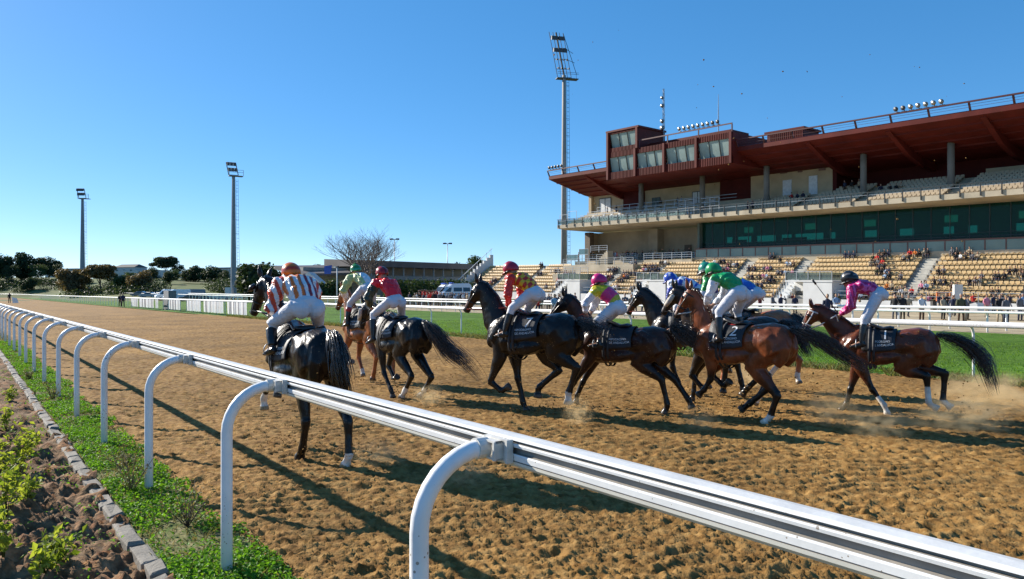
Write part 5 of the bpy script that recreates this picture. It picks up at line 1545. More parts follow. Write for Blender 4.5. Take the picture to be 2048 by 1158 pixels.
    for key in ('LF', 'RF', 'LH', 'RH'):
        sg = 1 if key[0] == 'L' else -1; hind = key[1] == 'H'
        J = H[key]
        ys = (0.150, 0.150, 0.135, 0.13, 0.13) if hind else (0.145, 0.135, 0.13, 0.12, 0.12)
        j = [np.array((J[k][0], sg * ys[k] * s + (J[k][2] if len(J[k]) > 2 else 0), J[k][1])) for k in range(4)]
        k_ = s * (1.08 if hind else 1.0)
        def lerp(a, b, t): return a * (1 - t) + b * t
        if hind:
            hip = np.array(T(-0.50, sg * 0.13, 1.28)); st, hk, ft, hf = j
            mb.tube([hip, lerp(hip, st, 0.5), st, lerp(st, hk, 0.12)], [(0.26 * s, 0.13 * s), (0.225 * s, 0.125 * s), (0.15 * s, 0.095 * s), (0.12 * s, 0.08 * s)], 16, ref=(0, 1, 0))
            mb.tube([lerp(hip, st, 0.75), st, lerp(st, hk, 0.3), lerp(st, hk, 0.65), lerp(st, hk, 0.9), hk], [(0.14 * s, 0.09 * s), (0.148 * s, 0.09 * s), (0.128 * s, 0.08 * s), (0.094 * s, 0.064 * s), (0.070 * s, 0.053 * s), (0.076 * s, 0.056 * s)], 14, ref=(0, 1, 0))
            bk = hk - st; bk /= np.linalg.norm(bk)
            mb.tube([lerp(st, hk, 0.7) + np.array((-0.035 * s, 0, 0)), hk + bk * 0.035 * s, lerp(hk, ft, 0.15)], [0.02 * s, 0.03 * s, 0.028 * s], 8)
        else:
            sh = np.array(T(0.50, sg * 0.15, 1.18)); el, hk, ft, hf = j
            mb.tube([sh, el], [(0.14 * s, 0.085 * s), (0.115 * s, 0.075 * s)], 14, ref=(0, 1, 0))
            mb.tube([lerp(sh, el, 0.5), el, lerp(el, hk, 0.25), lerp(el, hk, 0.65), lerp(el, hk, 0.9), hk], [(0.13 * s, 0.08 * s), (0.120 * s, 0.078 * s), (0.104 * s, 0.072 * s), (0.066 * s, 0.055 * s), (0.053 * s, 0.048 * s), (0.056 * s, 0.051 * s)], 14, ref=(0, 1, 0))
        mb.tube([lerp(hk, ft, -0.08), hk, lerp(hk, ft, 0.14), lerp(hk, ft, 0.35), lerp(hk, ft, 0.75), ft], [(0.052 * k_, 0.046 * k_), (0.063 * k_, 0.053 * k_), (0.056 * k_, 0.046 * k_), (0.046 * k_, 0.038 * k_), (0.045 * k_, 0.038 * k_), (0.054 * k_, 0.049 * k_)], 12, ref=(0, 1, 0))
        pd = hf - ft; pl = np.linalg.norm(pd); pd = pd / pl
        tip = ft + pd * max(pl, 0.15 * s)
        mb.tube([ft, lerp(ft, tip, 0.3), lerp(ft, tip, 0.55), lerp(ft, tip, 0.62), tip], [(0.051 * k_, 0.047 * k_), (0.044 * k_, 0.042 * k_), (0.047 * k_, 0.048 * k_), (0.057 * k_, 0.056 * k_), (0.069 * k_, 0.063 * k_)], 12, ref=(0, 1, 0))
        bones.append((key, j[0], hk, ft, lerp(ft, tip, 0.55), tip))
    V, Q, NR = remesh(mb, 0.0135 * (1.15 if H.get('far') else 1.0), 2, "horse")
    legw = np.full(len(V), 9.0)
    for key, el, hk, ft, pa, tip in bones:
        for a_, b_ in ((el * 0.35 + hk * 0.65, hk), (hk, ft), (ft, tip)): legw = np.minimum(legw, segdist(V, a_, b_)[0])
    hdw = segdist(V, poll, muz)[0]
    wgt = np.clip((legw - 0.05) / 0.12, 0.06, 1) * np.clip((hdw - 0.10) / 0.15, 0.07, 1)
    V, NR = relax(V, Q, wgt, 26)
    V = V + NR * (0.007 * noise3(V, 5.0, 3) + 0.004 * noise3(V, 11.0, 8))[:, None]
    # colouring of the coat
    base = np.array(H['coat']); pt = np.array(H.get('points', (0.010, 0.008, 0.007)))
    C = np.tile(base, (len(V), 1))
    nz = noise3(V, 3.0, 21)
    C *= (1 + 0.35 * nz)[:, None]
    for key, el, hk, ft, pa, tip in bones:
        upd, ut = segdist(V, el, hk); d1, t1 = segdist(V, hk, ft); d2, t2 = segdist(V, ft, pa); d3, t3 = segdist(V, pa, tip)
        near_ = np.minimum(np.minimum(d1, d2), d3) < 0.085 * s
        sidev = V[:, 1] * (1 if key[0] == 'L' else -1) > 0.01
        w = np.clip((ut - 0.35) / 0.5, 0, 1) * (upd < 0.15 * s) * sidev
        if H.get('blackpoints', True):
            C = C * (1 - w[:, None]) + pt * w[:, None]
            m = near_ & sidev; C[m] = pt
        sock = H.get('socks', {}).get(key, 0)
        if sock:
            m = near_ & sidev & ((d2 < d1 + 0.004) | ((t1 > 1 - sock) & (d1 < 0.07 * s))); C[m] = (0.62, 0.58, 0.52)
        m = (d3 < 0.075 * s) & (d3 <= d2 + 0.006) & sidev & (t3 > 0.12)
        C[m] = H.get('hoof', (0.16, 0.12, 0.08)) if sock else (0.055, 0.045, 0.036)
    hdist, ht = segdist(V, poll, poll + hd * hl)
    m = (hdist < 0.2) & (V[:, 2] < poll[2] + 0.25)
    w = np.clip((ht - 0.72) / 0.2, 0, 1) * (hdist < 0.13)
    mzc = np.array(H.get('muzzle', (0.02, 0.014, 0.011)))
    C = C * (1 - w[:, None]) + mzc * w[:, None]
    if H.get('brownmuzzle'):
        w = np.clip((ht - 0.55) / 0.12, 0, 1) * np.clip((0.9 - ht) / 0.1, 0, 1) * (hdist < 0.14); C = C * (1 - w[:, None]) + np.array((0.09, 0.035, 0.016)) * w[:, None]
    if H.get('hood'):
        w = ((ht < 0.62) & (hdist < 0.17)) * 1.0
        C = C * (1 - w[:, None]) + np.array((0.008, 0.008, 0.010)) * w[:, None]
    body = np_mesh("body", V, Q, M_coat, True, C, root)
    for sg in (1, -1):
        mb = MB(); c = poll + hd * (0.30 * hl) + up * 0.028 * hs_ + lat * sg * 0.083 * hs_
        mb.ball(c, 0.021 * s, 10, 8); mb.build("eye", M_eye, root, True)
        mb = MB(); c = poll + hd * (0.95 * hl) + up * 0.022 * hs_ + lat * sg * 0.040 * hs_
        mb.ball(c, (0.016 * s, 0.012 * s, 0.02 * s), 8, 6); mb.build("nostril", M_eye, root, True)
    # mane
    hm = M_hairc if H.get('chestnut') else M_hair
    st_ = []
    crest = [np.array(T(0.40, 0, 1.575)), q + np.array((-0.14, 0, 0.18)) * s, mid + np.array((-0.10, 0, 0.125)) * s, poll * 0.85 + mid * 0.15 + np.array((-0.06, 0, 0.085)) * s, poll + np.array((0.0, 0, 0.05)) * s]
    for k in range(190):
        t = r.random() * 3.999; i = int(t); f = t - i
        p0 = crest[i] * (1 - f) + crest[i + 1] * f + np.array((0, r.uniform(-.02, .02), -0.03))
        L = r.uniform(0.07, 0.17) * s; sgn = r.choice((1, 1, 1, -1)); wv = r.uniform(-0.03, 0.03)
        st_.append([p0 + np.array((-L * a * (0.6 + wv), sgn * (0.02 + 0.055 * a), 0.045 * a - L * 0.55 * a * a)) for a in (0, 0.35, 0.7, 1)])
    hv, hf_ = hair_mesh(st_, 0.006); np_mesh("mane", hv, hf_, hm, True, None, root)
    # tail
    tp = [np.array(p, float) for p in H['tail']]
    st_ = []
    def path(t):
        n = len(tp) - 1; x = min(t * n, n - 1e-6); i = int(x); f = x - i
        p_1 = tp[max(i - 1, 0)]; p0 = tp[i]; p1 = tp[i + 1]; p2 = tp[min(i + 2, n)]
        return 0.5 * ((2 * p0) + (-p_1 + p1) * f + (2 * p_1 - 5 * p0 + 4 * p1 - p2) * f * f + (-p_1 + 3 * p0 - 3 * p1 + p2) * f ** 3)
    for k in range(520):
        off = np.array((r.gauss(0, 1), r.gauss(0, 1), r.gauss(0, 1))) * H.get('tailw', 0.055)
        t0 = r.random() ** 1.5 * 0.5; t1 = t0 + r.uniform(0.3, 0.62); t1 = min(t1, 1.06); ph = r.uniform(0, 6.28)
        pts_ = []
        for a in range(9):
            t = t0 + (t1 - t0) * a / 8
            sp = 0.22 + 1.05 * math.sin(min(1, t) * math.pi * 0.86) ** 1.0
            pts_.append(path(min(t, 1.0)) + off * sp + np.array((0.016 * math.sin(ph * 0.7 + 4 * t), 0.018 * math.sin(ph + 6 * t), 0.018 * math.sin(ph * 1.3 + 5 * t))) + (tp[-1] - tp[-2]) * max(0, t - 1.0))
        st_.append(pts_)
    hv, hf_ = hair_mesh(st_, 0.0052)
    tail = np_mesh("tail", hv, hf_, hm, True, None, root)
    # saddle cloth following the barrel
    def surf(x, a, o_):
        zc, hh, hw = trunk_at(x)
        # muscles over the shoulder lift the cloth a little
        return T(x, (hw + o_) * math.sin(a), zc + (hh + o_) * math.cos(a))
    cx0, cx1 = H.get('cloth', (-0.20, 0.36)); amax = 1.72
    nx, na = 11, 36
    vs_ = []; 
    for lay in (0.034, 0.026):
        for i in range(nx):
            for k in range(na):
                a = -amax + 2 * amax * k / (na - 1)
                x = cx0 + (cx1 - cx0) * i / (nx - 1)
                fl = max(0, abs(a) - 1.2)
                x2 = x + (0.05 if i == nx - 1 else (-0.06 if i == 0 else 0)) * math.cos(a) * 0.5 - 0.05 * fl
                vs_.append(surf(x2, a, lay + 0.012 * math.sin(x * 23 + a * 5) * fl + 0.03 * fl))
    N_ = nx * na; fs = []
    for i in range(nx - 1):
        for k in range(na - 1):
            fs.append((i * na + k, (i + 1) * na + k, (i + 1) * na + k + 1, i * na + k + 1))
            fs.append((N_ + i * na + k, N_ + i * na + k + 1, N_ + (i + 1) * na + k + 1, N_ + (i + 1) * na + k))
    for i in range(nx - 1):
        for k in (0, na - 1): fs.append((i * na + k, (i + 1) * na + k, N_ + (i + 1) * na + k, N_ + i * na + k))
    for k in range(na - 1):
        for i in (0, nx - 1): fs.append((i * na + k, i * na + k + 1, N_ + i * na + k + 1, N_ + i * na + k))
    mb = MB(); mb.add(vs_, fs); sc_ = mb.build("saddle_cloth", M_cloth, root, True)
    # printing on the left side of the cloth: u runs back along the horse, v runs up the flank
    def wrap(u, v, o_=0.042):
        a = 1.72 - 0.10 - v / (0.31 * s)
        fl = max(0, abs(a) - 1.2)
        return surf(cx1 - 0.03 - u - 0.05 * fl, a, o_ + 0.03 * fl + 0.012 * math.sin((cx1 - 0.03 - u) * 23 + a * 5) * fl)
    def letters(txt, size, u0, v0, m, name):
        cu = bpy.data.curves.new("t", 'FONT'); cu.body = txt; cu.size = size; cu.extrude = 0.0; cu.resolution_u = 2
        to = bpy.data.objects.new("t", cu); COL.objects.link(to)
        dg = bpy.context.evaluated_depsgraph_get(); me = bpy.data.meshes.new_from_object(to.evaluated_get(dg))
        bpy.data.objects.remove(to); bpy.data.curves.remove(cu)
        b = bmesh.new(); b.from_mesh(me); bmesh.ops.triangulate(b, faces=b.faces)
        bmesh.ops.subdivide_edges(b, edges=[e for e in b.edges if e.calc_length() > 0.05], cuts=2)
        for v in b.verts: v.co = wrap(u0 + v.co.x, v0 + v.co.y)
        ex = bmesh.ops.solidify(b, geom=b.faces[:], thickness=0.0) if False else None
        b.to_mesh(me); b.free(); me.materials.append(m)
        o = bpy.data.objects.new(name, me); COL.objects.link(o); o.parent = sc_
    def panel(u0, u1, v0, v1, m, name, o_=0.039):
        mb = MB(); n = 6
        mb.add([wrap(u0 + (u1 - u0) * i / n, v0 + (v1 - v0) * k / n, o_) for i in range(n + 1) for k in range(n + 1)], [(i * (n + 1) + k, (i + 1) * (n + 1) + k, (i + 1) * (n + 1) + k + 1, i * (n + 1) + k + 1) for i in range(n) for k in range(n)])
        o = mb.build(name, m, None, True, False); o.parent = sc_
    W = cx1 - cx0
    if H.get('num'):
        letters(H['num'], 0.25, W * 0.56, 0.15, M_print, "number")
    letters("HIPODROMO", 0.046, W * 0.30, 0.095, M_print, "lettering"); letters("DE ANDALUCIA", 0.046, W * 0.30, 0.045, M_print, "lettering")
    if H.get('redpanel'):
        panel(W * 0.34, W * 0.62, 0.36, 0.52, mat("panel_red", (0.42, 0.03, 0.035), 0.5), "red_panel")
        panel(W * 0.02, W * 0.16, 0.30, 0.42, mat("panel_pink", (0.55, 0.16, 0.16), 0.5), "red_panel")
    # saddle
    mb = MB()
    p0, p1, p2 = T(-0.12, 0, 1.55), T(0.05, 0, 1.535), T(0.24, 0, 1.60)
    mb.tube([p0, ((p0[0] * 2 + p1[0]) / 3, 0, p0[2] + 0.012), p1, p2, T(0.28, 0, 1.63)], [(0.03 * s, 0.10 * s), (0.035 * s, 0.14 * s), (0.035 * s, 0.12 * s), (0.035 * s, 0.09 * s), (0.02, 0.05)], 12, ref=(0, 1, 0))
    mb.build("saddle", M_leather, root, True)
    mb = MB()
    for o_ in (0.18, 0.25):
        mb.tube([surf(o_, a, 0.05 + 0.03 * max(0, abs(a) - 1.2) * (abs(a) < 2.1)) for a in np.linspace(-3.1, 3.1, 30)], [(0.006, 0.022)] * 30, 6, ref=(1, 0, 0))
    mb.build("girth", M_cloth, root, True)
    # bridle
    bm_ = H.get('bridle', M_leather)
    mb = MB()
    def ring(t, extra=0.008):
        i = [h[0] for h in HP]; o_ = float(np.interp(t, i, [h[1] for h in HP])); a = float(np.interp(t, i, [h[2] for h in HP])); b = float(np.interp(t, i, [h[3] for h in HP]))
        c = poll + hd * (t * hl) + up * (o_ * hs_)
        return [c + up * ((a * hs_ + extra) * math.cos(k * math.pi / 12)) + lat * ((b * hs_ + extra) * math.sin(k * math.pi / 12)) for k in range(25)]
    for t in (0.62, 0.13): mb.tube(ring(t), [(0.004, 0.012)] * 25, 6, cap=False, ref=tuple(hd))
    for sg in (1, -1):
        mb.tube([ring(0.13)[12 - sg * 6 if False else (6 if sg > 0 else 18)], ring(0.40)[6 if sg > 0 else 18], ring(0.62)[6 if sg > 0 else 18], ring(0.86)[7 if sg > 0 else 17]], [(0.004, 0.011)] * 4, 6, ref=tuple(up))
    mb.build("bridle", bm_, root, True)
    for sg in (1, -1):
        if H.get('fleece'):
            mb = MB(); c0, c1 = ring(0.22, 0.03)[6 if sg > 0 else 18], ring(0.66, 0.03)[6 if sg > 0 else 18]
            mb.tube([c0, c0 * 0.5 + c1 * 0.5, c1], [0.035 * s, 0.047 * s, 0.036 * s], 12); mb.build("sheepskin_roll", M_fleece, root, True)
        if H.get('blinker'):
            mb = MB(); c = ring(0.30, 0.012)[5 if sg > 0 else 19]
            mb.tube([c - hd * 0.05, c - hd * 0.01 + lat * sg * 0.035, c + hd * 0.045 + lat * sg * 0.045], [(0.055, 0.03), (0.06, 0.035), (0.05, 0.012)], 10); mb.build("blinker", M_leather, root, True)
    bitL, bitR = ring(0.86)[7], ring(0.86)[17]
    if H.get('noseflash'):
        mb = MB(); c0, c1 = ring(0.2, 0.004)[0], ring(0.62, 0.004)[0]; mb.tube([c0, c0 * .5 + c1 * .5, c1], [(0.006, 0.02)] * 3, 8, ref=tuple(lat)); mb.build("blaze_strap", M_webbing, root, True)
    return root, bitL, bitR, T

def make_jockey(H, idx, bits, T):
    J = H['J']; s = H.get('js', 1.0)
    th = math.radians(H['th']); rz = math.pi / 2 + th
    root = empty("person", (H['A'][0], H['A'][1], 0), rz, H['jlabel'], "jockey", "jockeys riding in the race")
    jx, jy = J.get('dx', 0), J.get('dy', 0)
    v = lambda p, y: np.array((p[0] + jx, y + jy, p[1]))
    helm, sh, hip = v(J['helm'], 0.0 + J.get('hy', 0)), v(J['sh'], 0), v(J['hip'], 0)
    A = {}
    for sg, k in ((1, 'L'), (-1, 'R')):
        el, ha, kn, an, to = (J.get(n + k, J[n]) for n in ('elb', 'hand', 'knee', 'ank', 'toe'))
        gy = lambda p, d: sg * (p[2] if len(p) > 2 else d)
        A[k] = dict(sh=sh + np.array((0, sg * 0.17 * s, 0.0)), el=v(el, gy(el, 0.245)), ha=v(ha, gy(ha, 0.10)), hp=hip + np.array((0, sg * 0.10 * s, 0)), kn=v(kn, gy(kn, 0.285)), an=v(an, gy(an, 0.335)), to=v(to, gy(to, 0.345)))
    if 'head' in J: pass
    back = sh - hip; bl = np.linalg.norm(back); bd = back / bl
    ud = np.array((-bd[2], 0, bd[0]));  ud = ud if ud[2] > 0 else -ud       # out of the back
    fdir = helm - (sh + bd * 0.02)
    # body: head, neck, hands and the limbs inside the clothes as one skin
    mb = MB(); fwd = np.array((0.93, J.get('look', 0.0), -0.30)); fwd /= np.linalg.norm(fwd); hu = np.array((0.30, 0, 0.95)); hl_ = np.cross(hu, fwd); hl_ /= np.linalg.norm(hl_)
    hc = helm + np.array((0, 0, -0.03))
    mb.ball(hc + fwd * 0.012 - hu * 0.03, (0.092, 0.078, 0.112), 18, 14)
    mb.tube([hc + fwd * 0.03 - hu * 0.07, hc + fwd * 0.058 - hu * 0.128], [(0.055, 0.052), (0.034, 0.03)], 10, ref=(0, 1, 0))
    mb.tube([hc + fwd * 0.09 - hu * 0.015, hc + fwd * 0.116 - hu * 0.06], [0.010, 0.018], 8)
    mb.tube([hc + fwd * 0.094 - hu * 0.092 - hl_ * 0.022, hc + fwd * 0.100 - hu * 0.094, hc + fwd * 0.094 - hu * 0.092 + hl_ * 0.022], 0.010, 6)
    for sg in (1, -1): mb.ball(hc + hl_ * sg * 0.080 - hu * 0.045 - fwd * 0.004, (0.02, 0.010, 0.032), 8, 6)
    nb = sh + bd * 0.03 + ud * 0.005
    mb.tube([sh - bd * 0.05, nb, hc - fwd * 0.03 - hu * 0.07], [0.06, 0.058, 0.055], 12)
    mb.tube([hip, hip * 0.5 + sh * 0.5, sh], [0.08, 0.07, 0.08], 10)
    for k in ('L', 'R'):
        a = A[k]; sg = 1 if k == 'L' else -1
        fa = a['ha'] - a['el']; fl = np.linalg.norm(fa); fa = fa / fl
        mb.tube([sh, a['sh'], a['el'], a['ha'] - fa * 0.03], [0.05, 0.042, 0.036, 0.026], 8)
        mb.tube([hip, a['hp'], a['kn'], a['an'], a['to']], [0.06, 0.06, 0.04, 0.03, 0.025], 8)
        # palm, four fingers closed round the rein, thumb on top
        w = a['ha']; sd = np.array((0, -sg, 0.0)); dn = np.cross(fa, sd); dn = dn / np.linalg.norm(dn)
        if dn[2] > 0: dn = -dn
        mb.tube([w - fa * 0.03, w + fa * 0.02, w + fa * 0.075], [(0.022, 0.016), (0.036, 0.018), (0.040, 0.017)], 10, ref=tuple(sd))
        for f in range(4):
            o_ = dn * (0.030 - 0.020 * f)
            L = (0.030, 0.036, 0.033, 0.026)[f]
            k0 = w + fa * 0.072 + o_
            mb.tube([k0, k0 + fa * L * 0.8 + sd * 0.012, k0 + fa * L * 0.7 + sd * 0.036, k0 + fa * 0.002 + sd * 0.046], [0.0105, 0.0100, 0.0095, 0.0085], 7)
        t0 = w + fa * 0.02 - dn * 0.03
        mb.tube([t0, t0 + fa * 0.035 - dn * 0.012 + sd * 0.012, t0 + fa * 0.062 + sd * 0.030], [0.0125, 0.011, 0.0085], 7)
    V, Q, NR = remesh(mb, 0.0085, 2, "jockey")
    np_mesh("body", V, Q, M_skin, True, None, root)
    # silks
    mb = MB()
    m1 = hip * 0.62 + sh * 0.38 + ud * 0.045; m2 = hip * 0.25 + sh * 0.75 + ud * 0.05
    mb.tube([hip + bd * 0.06 + ud * 0.005, m1, m2, sh + ud * 0.01, sh + bd * 0.07 + ud * 0.005], [(0.105 * s, 0.150 * s), (0.120 * s, 0.165 * s), (0.128 * s, 0.185 * s), (0.10 * s, 0.16 * s), (0.06, 0.075)], 20, ref=(0, 1, 0))
    puff = H.get('puff', 1.0)
    for k in ('L', 'R'):
        a = A[k]; fa = a['ha'] - a['el']
        mb.tube([a['sh'] - np.array((0, 0.06 if k == 'L' else -0.06, 0)), a['sh'], a['sh'] * 0.5 + a['el'] * 0.5, a['el'], a['el'] + fa * 0.5, a['ha'] - fa / np.linalg.norm(fa) * 0.035], [0.092 * s, 0.088 * s, 0.074 * s * puff, 0.066 * s * puff, 0.055 * s * puff, 0.036 * s], 14)
    V, Q, NR = remesh(mb, 0.0105, 4, "silk")
    # folds in the blown silk
    rel = V - hip; tb = rel @ bd / bl
    fold = np.sin(noise3(V, 3.0, idx) * 9 + tb * 13 + 3 * V[:, 1]) * 0.5 + noise3(V, 9.0, idx + 4)
    V = V + NR * (0.011 * fold)[:, None]
    ds, ts = [], []
    for k in ('L', 'R'):
        a = A[k]; d1, t1 = segdist(V, a['sh'], a['el']); d2, t2 = segdist(V, a['el'], a['ha'])
        ds.append(np.minimum(d1, d2)); ts.append(np.where(d1 < d2, 0.5 * t1, 0.5 + 0.5 * t2))
    dt, tt = segdist(V, hip, sh)
    arm = np.minimum(ds[0], ds[1]) * 1.75 < np.maximum(dt, 0.02)
    sl = np.where(ds[0] < ds[1], ts[0], ts[1]); isL = ds[0] < ds[1]
    yy = V[:, 1] - jy; backside = (rel @ ud)
    C = np.array(H['silk'](tb, yy, backside, arm, sl, isL, V), float)
    np_mesh("silks", V, Q, M_silk, True, C, root)
    # breeches
    mb = MB()
    mb.tube([hip - bd * 0.07 - ud * 0.01, hip - bd * 0.02, hip + bd * 0.06, hip + bd * 0.13], [(0.085 * s, 0.12 * s), (0.115 * s, 0.15 * s), (0.108 * s, 0.148 * s), (0.10 * s, 0.14 * s)], 18, ref=(0, 1, 0))
    for k in ('L', 'R'):
        a = A[k]; sg = 1 if k == 'L' else -1
        bt = hip - bd * 0.045 + np.array((0, sg * 0.078, -0.02))
        mb.ball(bt, (0.102 * s, 0.086 * s, 0.102 * s), 14, 10)
        kn2 = a['kn'] * 0.72 + a['an'] * 0.28
        mb.tube([bt, a['hp'] * 0.9 + a['kn'] * 0.1, a['hp'] * 0.5 + a['kn'] * 0.5, a['kn'], kn2], [0.100 * s, 0.100 * s, 0.084 * s, 0.066 * s, 0.055 * s], 16)
    V, Q, NR = remesh(mb, 0.0115, 4, "breeches")
    V = V + NR * (0.004 * noise3(V, 10.0, idx + 9))[:, None]
    np_mesh("breeches", V, Q, M_breech, True, np.tile(np.array((0.60, 0.60, 0.64)), (len(V), 1)), root)
    # lettering across the seat of the breeches
    # boots
    for k in ('L', 'R'):
        a = A[k]; mb = MB(); kn2 = a['kn'] * 0.80 + a['an'] * 0.20
        ft = a['to'] - a['an']; ft = ft / np.linalg.norm(ft)
        mb.tube([kn2, kn2 * 0.5 + a['an'] * 0.5, a['an'] * 0.93 + kn2 * 0.07, a['an'] + np.array((0, 0, -0.035))], [0.060 * s, 0.058 * s, 0.044 * s, 0.044 * s], 14)
        mb.tube([a['an'] - ft * 0.065 + np.array((0, 0, -0.055)), a['an'] + np.array((0, 0, -0.045)), a['an'] * 0.4 + a['to'] * 0.6 + np.array((0, 0, -0.02)), a['to'] + ft * 0.03], [(0.035, 0.033), (0.046, 0.038), (0.036, 0.043), (0.018, 0.028)], 12, ref=(0, 1, 0))
        V, Q, NR = remesh(mb, 0.010, 2, "boot")
        np_mesh("boot", V, Q, M_leather, True, None, root)
        if H.get('bootcuff'):
            mb = MB(); mb.tube([kn2 * 1.02 - a['an'] * 0.02, kn2 * 0.72 + a['an'] * 0.28], [0.064, 0.063], 14); mb.build("boot_cuff", mat("cuff_red", (0.35, 0.02, 0.03), 0.4), root, True)
        # stirrup iron round the foot
        mb = MB(); c = a['an'] * 0.45 + a['to'] * 0.55 + np.array((0, 0, -0.02)); sgy = 1 if k == 'L' else -1
        pts = [c + np.array((0.0, 0.055 * math.cos(t), 0.075 * math.sin(t) + 0.02)) for t in np.linspace(-0.6, math.pi + 0.6, 14)]
        mb.tube(pts + [pts[0]], 0.007, 6, cap=False); mb.build("stirrup", M_steel, root, True)
    # helmet with peak
    mb = MB()
    R = Matrix((tuple(fwd), tuple(hl_), tuple(hu))).transposed()
    hv_, hf_ = [], []
    cz = hc + hu * 0.012 - fwd * 0.008
    mb.ball((0, 0, 0), (0.132, 0.112, 0.118), 24, 16)
    V = np.array(mb.v); V[:, 2] = np.where(V[:, 2] < -0.045, -0.045 + (V[:, 2] + 0.045) * 0.12, V[:, 2])
    V[:, 2] -= np.where(V[:, 0] < 0, -V[:, 0] * 0.22, 0)
    L_ = V.copy()
    V = V @ np.array(R).T + cz
    C = np.array(H['cap'](L_), float)
    me = bpy.data.meshes.new("helmet"); me.from_pydata(V.tolist(), [], mb.f); me.update()
    at = me.color_attributes.new("tint", 'FLOAT_COLOR', 'POINT'); c4 = np.ones((len(V), 4), np.float32); c4[:, :3] = C; at.data.foreach_set("color", c4.ravel())
    me.polygons.foreach_set("use_smooth", np.ones(len(me.polygons), bool)); me.materials.append(M_helm)
    ho = bpy.data.objects.new("helmet", me); COL.objects.link(ho); ho.parent = root
    mb = MB()
    n = 11; up_, lo_ = [], []
    for i in range(n):
        t = -1.05 + 2.1 * i / (n - 1)
        for rr, zz in ((0.108, -0.025), (0.172 - 0.028 * abs(t) ** 1.5, -0.052)):
            p = np.array((rr * math.cos(t), rr * 0.92 * math.sin(t), zz)); up_.append(cz + np.array(R) @ p); lo_.append(cz + np.array(R) @ (p + np.array((0, 0, -0.012))))
    nn = len(up_); f = []
    for i in range(n - 1):
        f += [(2 * i, 2 * i + 1, 2 * i + 3, 2 * i + 2), (nn + 2 * i, nn + 2 * i + 2, nn + 2 * i + 3, nn + 2 * i + 1), (2 * i + 1, nn + 2 * i + 1, nn + 2 * i + 3, 2 * i + 3), (2 * i, 2 * i + 2, nn + 2 * i + 2, nn + 2 * i)]
    mb.add(up_ + lo_, f); pk = mb.build("peak", mat("peak_" + str(idx), H.get('peakc', (0.02, 0.02, 0.02)), 0.4), ho, True)
    if H.get('pom'):
        mb = MB(); mb.ball(cz + hu * 0.122, 0.026, 10, 8); mb.build("pompom", mat("pom_" + str(idx), H['pom'], 0.8), ho, True)
    mb = MB()
    mb.tube([cz + np.array(R) @ np.array((0.115 * math.cos(t), 0.10 * math.sin(t), -0.055)) for t in np.linspace(-1.9, 1.9, 15)], [(0.010, 0.022)] * 15, 6, ref=tuple(hu))
    mb.build("goggles", M_black, root, True)
    # reins from the bit to the hands, whip
    mb = MB(); rm = H.get('rein', M_leather)
    for b, k in ((bits[0], 'L'), (bits[1], 'R')):
        hnd = A[k]['ha'] + np.array((0.05, 0, 0))
        midp = b * 0.5 + hnd * 0.5 + np.array((0, 0.02 if k == 'L' else -0.02, -0.03))
        mb.tube([b, midp, hnd, hnd + np.array((-0.03, 0, -0.10))], [(0.005, 0.011)] * 4, 6, ref=(0, 0, 1))
    ro = tag(mb.build("rein", rm, None, True), H['rlabel'], "reins", "reins held by the jockeys")
    ro.location = root.location; ro.rotation_euler = root.rotation_euler
    if H.get('whip'):
        mb = MB(); h0 = A[H['whip'][0]]['ha']; d = np.array(H['whip'][1], float); d /= np.linalg.norm(d)
        mb.tube([h0 + d * -0.08, h0 + d * 0.2, h0 + d * 0.6], [0.011, 0.007, 0.006], 8); mb.tube([h0 + d * 0.6, h0 + d * 0.7], [(0.006, 0.018)] * 2, 6)
        o = mb.build("whip", M_leather, None, True); tag(o, H['wlabel'], "whip"); o.location = root.location; o.rotation_euler = root.rotation_euler
    return root
# colours of the silks: functions of place along the back, across it, and along the sleeve
def mixc(mask, a, b):
    return np.where(mask[:, None], np.array(a, float), np.array(b, float))
WHT, RED, ORG, DRD = (0.72, 0.72, 0.74), (0.42, 0.015, 0.015), (0.68, 0.15, 0.012), (0.26, 0.012, 0.020)
def silk_stripes(tb, y, bk, arm, sl, isL, V):
    k = np.floor((y + 0.5) / 0.040).astype(int) % 2 == 0
    k = np.where(arm, np.sin((V[:, 1] * np.sign(V[:, 1]) * 1.0 - V[:, 2] * 0.35) * 2 * math.pi / 0.105) > 0, k)
    C = mixc(k, WHT, DRD)
    left = ~k & (y > 0.03) & ~arm; C[left] = ORG
    C[~k & arm] = np.array((0.62, 0.05, 0.012))
    return C
def silk_white(tb, y, bk, arm, sl, isL, V):
    C = np.tile(np.array(WHT) * 0.98, (len(y), 1)); C[(y > 0.07) & ~arm] = (0.45, 0.52, 0.22); C[arm & isL & (sl < 0.55)] = (0.42, 0.50, 0.20); return C
def silk_red(tb, y, bk, arm, sl, isL, V):
    return mixc(arm & (sl > 0.10), (0.018, 0.032, 0.022), (0.78, 0.006, 0.022))
def silk_check(tb, y, bk, arm, sl, isL, V):
    k = (np.floor(tb * 7.0) + np.floor((y + 0.5) / 0.072)).astype(int) % 2 == 0
    C = mixc(k, (0.74, 0.42, 0.015), (0.50, 0.02, 0.012)); C[arm] = (0.60, 0.02, 0.02); C[(tb > 0.93) & ~arm] = (0.66, 0.22, 0.01); return C
def silk_yellow(tb, y, bk, arm, sl, isL, V):
    C = np.tile(np.array((0.62, 0.52, 0.015)), (len(y), 1))
    band = (tb > 0.28) & (tb < 0.72) & ~arm; C[band] = (0.66, 0.03, 0.18)
    C[band & (y < 0.0)] = (0.28, 0.42, 0.62); C[(tb <= 0.28) & ~arm] = (0.40, 0.42, 0.02); C[arm & (sl > 0.14)] = (0.70, 0.66, 0.70); return C
